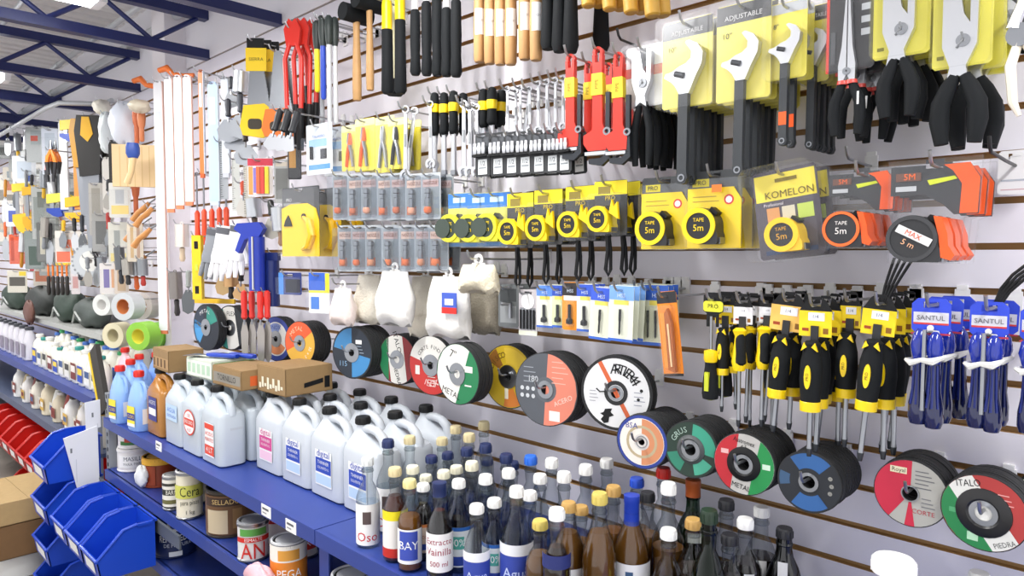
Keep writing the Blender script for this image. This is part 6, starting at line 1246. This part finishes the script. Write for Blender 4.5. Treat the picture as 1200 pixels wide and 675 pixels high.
for i, (px, py, hp, c, l) in enumerate(((268, 118, 48, '3a3c44', 'grey float trowel under the pale strips'), (282, 112, 50, '4a4e58', 'second grey float trowel'), (276, 140, 36, '2a50a0', 'blue topped trowel among the grey floats'), (288, 148, 46, '3a3430', 'black and orange trowel below the trowel row'), (262, 166, 66, 'b0b4b8', 'long grey steel ruler beside orange screwdrivers'), (276, 186, 60, 'd0d2cc', 'pale steel ruler in the middle'), (290, 186, 66, 'c4c0b4', 'cream ruler by the colourful card'))):
    d = .17 - .015 * (i % 3)
    if 'ruler' in l:
        t = proto('steel_ruler', 'ruler', 'rulers'); w, h = .03, hm(px, d, hp); b = MB(); b.prism([(-w / 2, -h), (w / 2, -h), (w / 2, .0), (.006, .008), (.004, -.005), (-.004, -.005), (-.006, .008), (-w / 2, .0)], 0, -.002, mt(c, .3, .5)); obj('ruler_body', b, t)
        b = MB(); [b.rect(-w / 2, -h + .01 + k * h / 26, -w / 2 + (.012 if k % 5 == 0 else .007), -h + .0115 + k * h / 26, -.0023, BLK) for k in range(25)]; obj('scale_marks', b, t); put(t, px, py, d, l)
    else:
        t = blade_tool(hm(px, d, hp), .09, hm(px, d, hp) * .4, c, mt('a8acb2', .35, .8), group='trowels on the far wall'); put(t, px, py, d, l)
def pr_bars(t, w, h, zb, zt):
    for k, c in enumerate(('e86a2c', 'e8402c', 'f2d820')): b = MB(); b.box((-w * .05 + k * w * .17, -.008, zb + h * .42), (w * .14, .01, h * .7), mt(c, .4)); obj('marker', b, t)
gcard('marker_card', 'carded tool', None, 305, 188, 30, 44, .2, 'f4eef0', [(0, .8, 1, 1, 'c8384c'), (.03, .05, .2, .78, 'f0a050'), (.22, .1, .42, .75, '8a7ad0')], 'colourful orange, violet and yellow card above the yellow safety cards', pr_bars, yaw=40)
gcard('blade_card', 'carded tool', None, 330, 190, 18, 50, .15, 'b8bab8', [(.1, .1, .9, .8, '7a7c78'), (.1, .85, .9, .95, 'd8d0c0')], 'grey carded tool between the colourful card and the white blue card', yaw=40)
gcard('scraper_card', 'carded tool', None, 345, 168, 16, 44, .13, '2a2c30', [(.1, .3, .6, .8, 'd8a050'), (.1, .86, .9, .96, 'c8ccd0')], 'dark card with tan scraper beside the bolt cutter grips', yaw=40)
for i, px in enumerate((330, 340, 350)):
    t = blade_tool(hm(px, .2, 46), .05, hm(px, .2, 24), '24262a', CHR, name='black_trowel', group='black handled scrapers under the saws'); put(t, px, 130 + i, .24, f'{ORD[i]} black handled scraper under the saws', 40, roll=18)
# yellow level, gloves, blue caulking gun, red trowels
t = proto('spirit_level', 'level', None); w, h = .04, hm(233, .2, 74); b = MB(); b.box((0, -.012, -h / 2), (w, .024, h), mt('f4cc1c', .4)); obj('level_body', b, t); b = MB(); b.box((w * .02, -.0245, -h * .5), (w * .3, .003, h * .1), mt('c8e04a', .2)); b.box((0, -.0245, -h * .15), (w * .4, .002, w * .8), BLK); b.box((0, -.0245, -h * .85), (w * .4, .002, w * .8), BLK); obj('bubble_vial', b, t); put(t, 233, 276, .2, 'yellow spirit level hanging upright beside the gloves', 40)
yb = proto('yellow_square', 'tool', None); b = MB(); b.box((.03, -.006, -.01), (.2, .012, .02), mt('f0c01c', .4)); obj('square_arm', b, yb); b = MB(); b.box((-.06, -.006, .03), (.02, .01, .08), mt('f0c01c', .4)); obj('square_leg', b, yb); put(yb, 246, 350, .13, 'yellow angle square low beside the blue disc', 30, hk=False)
def glove(px, py, d, hp, c, label, seed):
    t = proto('work_glove', 'gloves', 'work gloves on the wall'); k = hm(px, d, hp) / .24; m = mt(c, .7, bump=.3)
    b = MB(); b.loft([[(x, y - .014, z * k) for x, y in rrect(w * k, dd * k, dd * k * .45, 3, cx * k)] for z, w, dd, cx in ((0.004, .07, .016, 0), (-.05, .075, .024, 0), (-.09, .08, .03, .0), (-.13, .095, .034, .0), (-.155, .09, .03, 0))], m); o = obj('glove_palm', b, t)
    for i, (x, L, a) in enumerate(((-.034, .07, -.012), (-.012, .082, -.004), (.011, .078, .004), (.033, .062, .014))): b = MB(); b.tube([(x * k, -.014, -.145 * k), ((x + a * .5) * k, -.017, (-.15 - L * .5) * k), ((x + a) * k, -.02, (-.15 - L) * k)], [.0125 * k, .0125 * k, .008 * k], m, 8); obj('finger', b, t)
    b = MB(); b.tube([(.04 * k, -.014, -.09 * k), (.062 * k, -.018, -.12 * k), (.07 * k, -.02, -.16 * k)], [.014 * k, .014 * k, .009 * k], m, 8); obj('thumb', b, t)
    b = MB(); b.loft([[(x, y - .014, z * k) for x, y in rrect(.074 * k, .026 * k, .012 * k, 3)] for z in (-.004, -.03)], mt('5a5c62', .7)); obj('cuff', b, t); put(t, px, py, d, label, 30, roll=8)
for a in ((254, 268, .17, 62, '8a8e94', 'grey and white work glove next to the yellow level', 1), (266, 266, .2, 66, 'e8e8ea', 'white work glove in front of the grey one', 2), (282, 264, .2, 64, 'f0f0f2', 'white work glove beside the blue caulking gun', 3), (270, 272, .09, 56, '4a4c52', 'dark palmed work glove behind the white ones', 4)): glove(*a)
t = proto('caulking_gun', 'caulking gun', None); k = hm(302, .2, 78); bm = mt('2038a8', .35)
b = MB(); b.prism([(-.06, 0), (.03, .004), (.05, -.02), (.03, -.05), (-.0, -.05), (-.03, -.06), (-.055, -.11), (-.07, -.1), (-.045, -.04), (-.075, -.02)], -.005, -.03, bm); obj('trigger_head', b, t)
b = MB(); b.ring(0, 0, .001, .0002, 0, .0001, bm, 3)
b = MB(); b.loft([[(x + .015, y - .02, z) for x, y in rrect(.055, .05, .02, 3)] for z in (-.05, -k)], bm); obj('barrel_cradle', b, t); b = MB(); b.cyl((.015, -.046, -.05), (.015, -.046, -k * .98), .004, CHR, 8); obj('push_rod', b, t); put(t, 300, 262, .2, 'blue caulking gun beside the yellow safety cards', 30)
t = proto('caulking_gun', 'caulking gun', None); b = MB(); b.loft([[(x + .0, y - .02, z) for x, y in rrect(.05, .05, .02, 3)] for z in (-.03, -.2)], mt('1a2a6c', .35)); obj('barrel_cradle', b, t); b = MB(); b.prism([(-.04, 0), (.03, .0), (.03, -.03), (-.02, -.035)], -.008, -.03, mt('1a2a6c', .35)); obj('trigger_head', b, t); put(t, 322, 296, .14, 'navy caulking gun half behind the blue one', 30)
for i, px in enumerate((288, 297, 307, 315)):
    t = blade_tool(hm(px, .19, 84), .035, hm(px, .19, 32), 'e0342c', mt('a8a29c', .4, .6), name='chisel', cat='chisel', group='red handled chisels'); put(t, px, 342, .2 - .02 * (i % 2), f'{ORD[i]} red handled chisel above the brown boxes', 25)
gcard('blue_pack', 'carded tool', None, 340, 322, 34, 26, .19, '22337c', [(.3, .1, .95, .7, '1c2030'), (0, 0, .22, 1, '4a8ad8')], 'dark blue flat pack below the yellow safety cards', yaw=20)
gcard('blue_pack', 'carded tool', None, 374, 322, 30, 48, .19, 'eef2f6', [(0, .55, 1, 1, '3060c8'), (.8, .55, 1, .98, 'e8dc30'), (.1, .1, .5, .4, '3a78d0'), (0, .5, 1, .56, 'e0d840')], 'white and blue pack with yellow corner beside the pinkish bag', yaw=20)
# ---- far left wall beyond the pillar
t = proto('cutting_board', 'board', None); w, h = wv(158, .2, 46), hm(158, .2, 46); b = MB(); b.prism([(-w / 2, -h), (w / 2, -h), (w / 2, 0.008), (.01, .008), (.01, -.006), (-.01, -.006), (-.01, .008), (-w / 2, .008)], 0, -.018, mt('e2c290', .5, noise=.08, nscale=14)); obj('board_panel', b, t)
b = MB(); [b.rect(-w / 2 + w * k / 6, -h, -w / 2 + w * k / 6 + .004, 0, -.0185, mt('d0ac74', .5)) for k in range(1, 6)]; obj('plank_joint', b, t); put(t, 158, 172, .2, 'pale wooden board hanging on the wall with blue brush before it', 58)
t = proto('scrub_brush', 'brush', None); b = MB(); b.tube([(0, -.03, 0), (0, -.035, -.05), (-.01, -.035, -.12), (-.03, -.03, -.17)], [.012, .016, .013, .015], mt('dcbc88', .5), 10); obj('handle', b, t); b = MB(); b.loft([[(x, y - .035, z) for x, y in rrect(.06 * s, .05 * s, .02 * s, 3)] for z, s in ((.02, .8), (.0, 1), (-.03, 1), (-.05, .7))], mt('2a4a98', .5)); obj('brush_head', b, t); put(t, 158, 174, .24, 'small blue brush with pale wooden handle before the board', 58, hk=False)
def wbag(px, py, wpx, hpx, c, l, seed):
    d = .16; p = at(px, py + hpx, d); o = bag('paint_roller_bag', l, (p.x, p.y, p.z), wpx / vs(px, d) / 2, .06, hpx / vs(px, d) / 2, mt(c, .35, bump=.4), seed=seed, rot=R(YW), grp='packaged rollers and bags at the far end'); hook(at(px, py, d), 'holding the ' + l[:70].rsplit(' ', 3)[0])
wbag(146, 122, 32, 48, 'e4eaf4', 'white and pale blue packaged roller above the wooden board', 11)
wbag(126, 134, 16, 44, 'e8f0f0', 'white crinkled package beside the packaged roller', 12); wbag(120, 118, 18, 16, 'ece8da', 'small cream bundle high on the far wall', 13); wbag(164, 118, 22, 14, 'e6dcc4', 'pale mop head high beside the pillar', 14)
for i, (px, c) in enumerate(((162, 'd8764a'), (168, 'e08a5a'), (161, 'c86a40'))): 
    y0, y1 = ((130, 166), (132, 164), (214, 285))[i]; pole(px, y0, y1, .12, .012, c, c, ('orange wooden mop stick near the pillar', 'second orange mop stick', 'long orange stick below the wooden board')[i])
saws = [(105, 136, 150, .17, '1e1c1a', 'large black handled saw with amber trim far down the wall'), (98, 140, 120, .14, 'c08a1c', 'amber handled saw behind the large black one'), (113, 140, 130, .12, '26241e', 'second black handled saw beside the amber one')]
def long_saw(L, hc, trim):
    t = proto('pruning_saw', 'saw', 'saws far down the wall'); b = MB(); b.prism([(-.06, 0), (.06, 0), (.075, -L * .1), (.06, -L * .44), (-.05, -L * .46), (-.075, -L * .12)], -.004, -.03, mt(hc, .45)); obj('handle', b, t)
    b = MB(); b.prism([(-.03, -.01), (.01, -.01), (.03, -L * .14), (0, -L * .2), (-.04, -L * .15)], -.03, -.033, mt(trim, .45)); obj('trim_panel', b, t)
    b = MB(); b.prism([(-.045, -L * .44), (.05, -L * .43), (.03, -L), (-.02, -L)], -.012, -.016, STL); obj('blade', b, t); return t
for px, py, hp, d, c, l in saws: put(long_saw(hm(px, d, hp), c, 'd8a41c'), px, py, d, l, 50)
for px, py, hp, d, c, l in ((74, 142, 100, .17, 'eceff0', 'tall white strip beside the blue and yellow clamp'), (92, 186, 58, .16, 'd08a3a', 'orange-brown wooden handle beside the black saw'), (126, 186, 72, .15, 'd4d0c8', 'pale grey flat strip left of the wooden board'), (134, 166, 50, .2, '24221f', 'black edge strip beside the wooden board')):
    t = proto('hanging_strip', 'strip', 'long strips far down the wall'); w, h = .05, hm(px, d, hp); b = MB(); b.prism([(-w / 2, -h), (w / 2, -h), (w / 2, -.02), (w * .3, .006), (.005, .008), (.005, -.004), (-.005, -.004), (-.005, .008), (-w * .3, .006), (-w / 2, -.02)], 0, -.014, mt(c, .45)); obj('strip_body', b, t); put(t, px, py, d, l, 50)
def clamp(px, py, hp, d, c1, c2, l):
    t = proto('bar_clamp', 'clamp', 'clamps far down the wall'); k = hm(px, d, hp); b = MB(); b.box((-.02, -.012, -k * .5), (.022, .01, k), STL); obj('clamp_bar', b, t)
    b = MB(); b.prism([(-.05, -.0), (.05, .01), (.12, -.01), (.13, -.05), (.1, -.06), (.08, -.035), (.02, -.05), (-.05, -.06)], -.002, -.024, mt(c1, .4)); obj('fixed_jaw', b, t)
    b = MB(); b.prism([(-.05, -k * .62), (.02, -k * .6), (.08, -k * .56), (.12, -k * .54), (.13, -k * .66), (.04, -k * .74), (.05, -k * .95), (.02, -k), (-.01, -k * .95), (-.05, -k * .76)], -.002, -.026, mt(c2, .4)); obj('sliding_jaw', b, t); put(t, px, py, d, l, 48)
clamp(82, 142, 24, .18, 'e8cc30', '2a4ab0', 'yellow and blue spring clamp beside the tall white strip'); clamp(66, 228, 26, .2, 'f0dc50', '2444a8', 'yellow and blue bar clamp in the middle of the far wall'); clamp(88, 232, 28, .18, 'f0b020', 'f0b020', 'amber bar clamp beside the saw blades')
clamp(24, 216, 56, .2, 'f4cc3c', 'f0c430', 'big yellow clamp near the end of the wall'); clamp(36, 220, 54, .17, 'f0b828', 'e8b020', 'amber clamp behind the big yellow one')
far = [('clear_pack', 44, 150, 26, 40, 'd4dad8', [(.2, .5, .8, .9, 'b8c4c4'), (.2, .6, .5, .75, 'e0604a')], 'clear pack with red bit high at the far end'), ('clear_pack', 28, 184, 26, 32, 'dfe4e8', [(.2, .2, .8, .8, 'c4d0dc'), (.5, .1, .9, .3, '3a5ab0')], 'clear pack over the big yellow clamp'), ('clear_pack', 58, 152, 18, 52, 'd8e0ec', [(.2, .2, .8, .9, 'c0ccd8')], 'pale grey pack above the orange pliers'),
       ('tool_card', 48, 220, 22, 60, 'b8bcb8', [(.1, .2, .9, .8, '8c948e'), (.3, .6, .7, .9, '6a7068')], 'grey carded hardware beside the amber clamp'), ('tool_card', 40, 272, 22, 44, '8a9490', [(.2, .1, .8, .6, '3e5448')], 'grey and green card below the amber clamp'), ('red_pack', 20, 276, 18, 34, 'dc5a32', [(.1, .1, .3, .9, 'b84020'), (.6, .1, .8, .9, 'b84020')], 'orange-red pack at the far end of the wall'),
       ('tool_card', 36, 270, 8, 48, 'e4e2e4', [(.2, .0, .8, .3, 'd04858')], 'narrow white and red strip card'), ('orange_pack', 80, 272, 30, 40, 'd8d4cc', [(.05, .1, .55, .4, 'ee6a44'), (.4, .5, .9, .75, 'ee7a54'), (0, 0, 1, .08, 'e8c830'), (.2, .8, .8, .95, 'c8c0b8')], 'orange and clear pack above the orange screwdrivers'),
       ('clear_pack', 140, 216, 24, 40, 'dcdcd6', [(.1, .1, .9, .35, 'ecd07a'), (.3, .4, .7, .8, 'b4b8bc')], 'clear pack with yellow base under the wooden board'), ('clear_pack', 138, 262, 22, 48, 'd8d8cc', [(.1, .05, .9, .25, 'e4d48a'), (.3, .3, .6, .8, '9aa09c')], 'clear pack with grey blade and cream base'), ('clear_pack', 158, 264, 18, 44, 'd8ccb8', [(.2, .1, .4, .9, 'c8a878'), (.6, .1, .8, .9, 'b4947a')], 'beige striped pack near the pillar'),
       ('tool_card', 128, 310, 22, 36, 'e4e0dc', [(.2, .2, .5, .8, '7a70a8'), (.6, .2, .9, .8, 'd8a070')], 'white card with violet print low near the pillar'), ('tool_card', 142, 310, 16, 36, 'dccfc0', [(.2, .1, .8, .9, 'c8ac8a')], 'tan card low near the pillar'), ('clear_pack', 112, 216, 16, 60, 'a8a49c', [(.2, .1, .8, .9, '8c887e')], 'grey sleeve with saw blade far down the wall'),
       ('clear_pack', 14, 240, 14, 26, 'dce2ec', [(.2, .2, .8, .7, '3a50a8')], 'small blue and white pack at the end of the wall'), ('tool_card', 88, 312, 10, 34, 'ece4e4', [(.2, .2, .8, .6, 'd8a4a0')], 'narrow pale pack beside the orange screwdrivers'), ('tool_card', 20, 318, 22, 26, 'd8d4c4', [(.1, .3, .9, .7, '4a463c'), (.6, .75, .95, .95, 'e8d040')], 'white pack with yellow mark above the green bags'),
       ('clear_pack', 118, 252, 20, 44, '9a9a96', [(.2, .2, .8, .8, '5c5e5c')], 'dark grey pack below the saw blades'), ('clear_pack', 60, 240, 16, 40, '8c9088', [(.2, .1, .8, .6, 'b8bcb8')], 'grey blister pack left of the bar clamp'), ('tool_card', 52, 262, 18, 46, '6a6c68', [(.2, .2, .5, .8, 'c8c4b0'), (.6, .3, .9, .7, '3c3e3c')], 'dark hardware card above the green bag')]
far += [('clear_pack', 4 + (k * 37) % 118, 160 + (k * 53) % 150, 14 + k % 3 * 4, 26 + (k * 7) % 18, ('c4c8c4', 'a8aca8', 'd8d4cc', '8a8e8a', 'd0c8b8')[k % 5], [(.1, .15, .9, .5, ('6a706a', 'd8d0c4', '7a7468', 'b8a898', 'c06a3c')[k % 5]), (.2, .6, .8, .85, ('e4e4e0', '4c504c', 'c8b49c', '8a9498', 'e0d8c8')[(k * 2) % 5])], f'{(ORD + ["twenty-" + o for o in ORD])[k]} dull hardware pack set back behind the far goods') for k in range(34)]
for i, (nm, px, py, wp, hp, c, bands, l) in enumerate(far):
    back = 'set back' in l; gcard('hardware_pack' if back else nm, 'carded tool', 'packs far down the wall', px, py, wp, hp, .045 if back else .16 + .02 * (i % 3), c, bands, l, yaw=48)
for i, (px, py, c1, c2, l) in enumerate(((61, 176, 'f08a2c', '26262a', 'orange and black pliers at the far end'), (66, 176, 'ee8028', '2a2a2c', 'second orange and black pliers at the far end'), (60, 186, 'e8a0a0', '303034', 'pink tipped black pliers at the far end'))):
    t = proto('pliers', 'pliers', 'pliers far down the wall'); k = 1 / vs(px, .19)
    for s in (-1, 1): b = MB(); b.tube([(0, -.01, 0), (s * .02, -.012, -8 * k), (s * .026, -.012, -14 * k)], [.009, .013, .012], mt(c1, .4), 8); o = obj('handle', b, t); b = MB(); b.tube([(s * .026, -.012, -13 * k), (s * .018, -.012, -26 * k)], [.0135, .009], mt(c2, .5), 8); obj('grip', b, o)
    b = MB(); b.tube([(0, -.012, .004), (0, -.012, .06)], [.014, .004], STL, 8); obj('jaws', b, t); put(t, px, py, .27 - .03 * i, l, 45)
for i in range(5):
    px = 58 + i * 5.4; t = blade_tool(hm(px, .2, 34), .012, hm(px, .2, 22), '26221e', mt('ee7a24', .4), name='screwdriver', cat='screwdriver', group='black and orange screwdrivers far down the wall', up=False); put(t, px, 311, .22, f'{ORD[i]} black and orange screwdriver above the green bag', 30)
for i, (px, py) in enumerate(((176, 238), (168, 262), (178, 268), (172, 300), (180, 244))):
    t = proto('wooden_file', 'file', 'small wooden handles near the pillar'); b = MB(); b.tube([(.0, -.01, 0), (-.03, -.012, -.03), (-.06, -.012, -.05), (-.09, -.012, -.09)], [.01, .015, .013, .016], mt('c88a4c', .5), 10); obj('handle', b, t); b = MB(); b.cyl((0, -.01, 0), (.05, -.01, .03), .005, STL, 8); obj('tang', b, t); put(t, px, py, .1 + .03 * (i % 3), f'{ORD[i]} small wooden handle near the pillar, counted from the top', 40)
t = proto('circular_saw_blade', 'saw blade', None); r = hm(108, .16, 20); b = MB(); b.M = Matrix.Translation((0, 0, -r * 1.0)); b.ring(0, 0, r, r * .12, -.004, -.007, mt('c4c8ca', .3, .6), 40); [b.box((math.cos(k * PI / 12) * r, -.0055, math.sin(k * PI / 12) * r), (.012, .003, .012), STL, Matrix.Rotation(-k * PI / 12, 3, 'Y')) for k in range(24)]; obj('blade_disc', b, t); b = MB(); b.M = Matrix.Translation((0, 0, -r)); b.sector(r * .12, r * .6, 0, 360, -.0075, mt('e4e4de', .5), 28); obj('paper_label', b, t); put(t, 106, 286, .16, 'pale round saw blade pack below the saws', 50)
# green bags, tape rolls, jars on the ledge of the far unit
gz = .8
# a shallow wall ledge carries the soft bags, tapes and rolls above the bottles
LD = .24; ledge_z = 1.05
lg = MB(); lg.box((-6.35, -LD / 2 - .003, ledge_z - .009), (4.2, LD, .018), mt('b8bab6', .5)); lg.box((-6.35, -LD - .0045, ledge_z - .006), (4.2, .003, .03), mt('b0b2ae', .5)); tag(obj('wall_shelf', lg), 'shallow pale wall shelf carrying dark green bags', 'shelf')
GBG = mt('34443a', .6, bump=.4, nscale=30, noise=.1)
for i, (x, sx, sz, c, l) in enumerate(((-4.85, .3, .088, mt('4a524e', .6, bump=.4, nscale=30), 'dark grey folded bag beside the silver tapes'), (-5.35, .33, .1, GBG, 'big dark green folded bag in the middle of the wall shelf'), (-6.1, .38, .105, mt('2e3330', .6, bump=.4, nscale=30), 'blackish folded bag towards the end of the wall shelf'), (-6.95, .42, .1, GBG, 'dark green folded bag at the far end of the wall shelf'))):
    bag('folded_bag', l, (x, -.125, ledge_z + .001), sx * .8, .085, sz, c, seed=20 + i, amp=.13, grp='dark folded bags on the wall shelf')
    b = MB(); b.tube([(x - sx * .3, -.215, ledge_z + .03), (x, -.222, ledge_z + .1), (x + sx * .3, -.215, ledge_z + .05)], .006, mt('b8bcb8', .5), 6)
    o = [q for q in COL.objects if q.name.startswith('folded_bag')][-1]; b.v = [o.matrix_basis.inverted() @ v for v in b.v]; obj('piping', b, o)
bag('leather_pouch', 'brown leather pouch hanging before the dark green bags', (-5.72, -.285, ledge_z - .03), .12, .025, .08, mt('6a4438', .5), seed=31, rot=0)
def roll(px, p, r, wd, c, core, label, z, grp):
    x = xp(px, p); t = thing('tape_roll', label, 'tape roll', (x, -(DW - p), z + r + .001), (0, 0, R(35)), grp)
    b = MB(); b.ring(0, 0, r, r * .55, -wd / 2, wd / 2, mt(c, .4), 32); obj('tape_wrap', b, t); b = MB(); b.ring(0, 0, r * .55, r * .5, -wd / 2 + .002, wd / 2 - .002, mt(core, .7), 28); obj('cardboard_core', b, t)
for px, p, r, c, core, l in ((146, 1.2, .066, 'ded6b4', 'c8c09c', 'cream tape roll behind the bleach bottles'), (176, 1.2, .068, '8cc83c', 'e8e04a', 'lime green tape roll behind the brown box'), (192, 1.31, .066, '7cc030', 'd8e04a', 'second lime green tape roll'), (158, 1.2, .07, 'c8ccce', 'd08048', 'silver tape roll with orange core near the pillar'), (178, 1.31, .07, 'd0cac4', 'b89a7a', 'silver-beige tape roll beside the pillar'), (132, 1.25, .06, 'dde0dc', 'e8e8e4', 'clear film roll left of the silver tape')):
    x = xp(px, p); t = proto('tape_roll', 'tape roll', 'tape rolls hanging over the shelf'); b = MB(); b.ring(0, -r * .5, r, r * .55, -.08, -.005, mt(c, .4), 32); obj('tape_wrap', b, t); b = MB(); b.ring(0, -r * .5, r * .55, r * .5, -.078, -.007, mt(core, .7), 28); obj('cardboard_core', b, t)
    put(t, px, 350 if ('silver' in l or 'clear' in l) else 384, DW - p, l, 30)

# more narrow tools crowding the far wall
def narrow(px, py, hp, d, hc, bc, label, up=True, bw=.05):
    t = blade_tool(hm(px, d, hp), bw, hm(px, d, hp) * .38, hc, mt(bc, .35, .7), name='narrow_tool', cat='hand tool', group='narrow tools crowding the far wall', up=up); put(t, px, py, d, label, 48, roll=(px * 7) % 9 - 4)
rn = random.Random(9); cl = ['1c1c1e', 'c8861e', '2a2a2c', 'e0b020', '3a3e44', 'd8642a', '1e1e20', '8a8e92', 'b0322a', '2c3038']; bl = ['b8bcc0', '8e9296', 'd0d2d4', '6a6d70', 'a8a49c']
k = 0
for row, (y0, n, x0, dx) in enumerate(((150, 11, 10, 11), (205, 12, 8, 11), (258, 12, 8, 11), (296, 10, 86, 9))):
    for i in range(n):
        px = x0 + dx * i + rn.uniform(-3, 3)
        if px > 176 or (row < 2 and 86 < px < 122): continue
        narrow(px, y0 + rn.uniform(-8, 8), rn.uniform(30, 54), rn.choice((.15, .17, .2)), cl[(k * 3) % 10], bl[k % 5], f'{ORD[i]} narrow tool from the far end, {("top", "second", "third", "lowest")[row]} row on far wall', up=rn.random() < .6); k += 1
for i, (px, py, hp, hc, bc) in enumerate(((286, 214, 40, 'c84a2a', 'd0ccc4'), (297, 232, 36, '5a4a3c', 'c4c8cc'), (318, 236, 44, '3a3c38', 'b8b4a8'), (328, 242, 46, '8a5a38', 'c0c4c8'), (272, 92, 34, '30343c', 'c4c8cc'), (284, 84, 40, '4a5058', 'd8dce0'), (260, 306, 40, 'd8c08a', 'c8a878'), (272, 312, 38, '2a2420', 'caa070'), (284, 316, 36, '221e1c', 'd0a878'), (206, 318, 52, '3a3634', '8a8480'), (222, 318, 50, '9aa09c', '6a6e70'), (214, 262, 44, 'd8c4a8', 'e0dcd4'))):
    narrow(px, py, hp, .145, hc, bc, f'{ORD[i]} slim tool between pillar and yellow safety cards, counted by hook', up=i % 2 == 0, bw=.06)
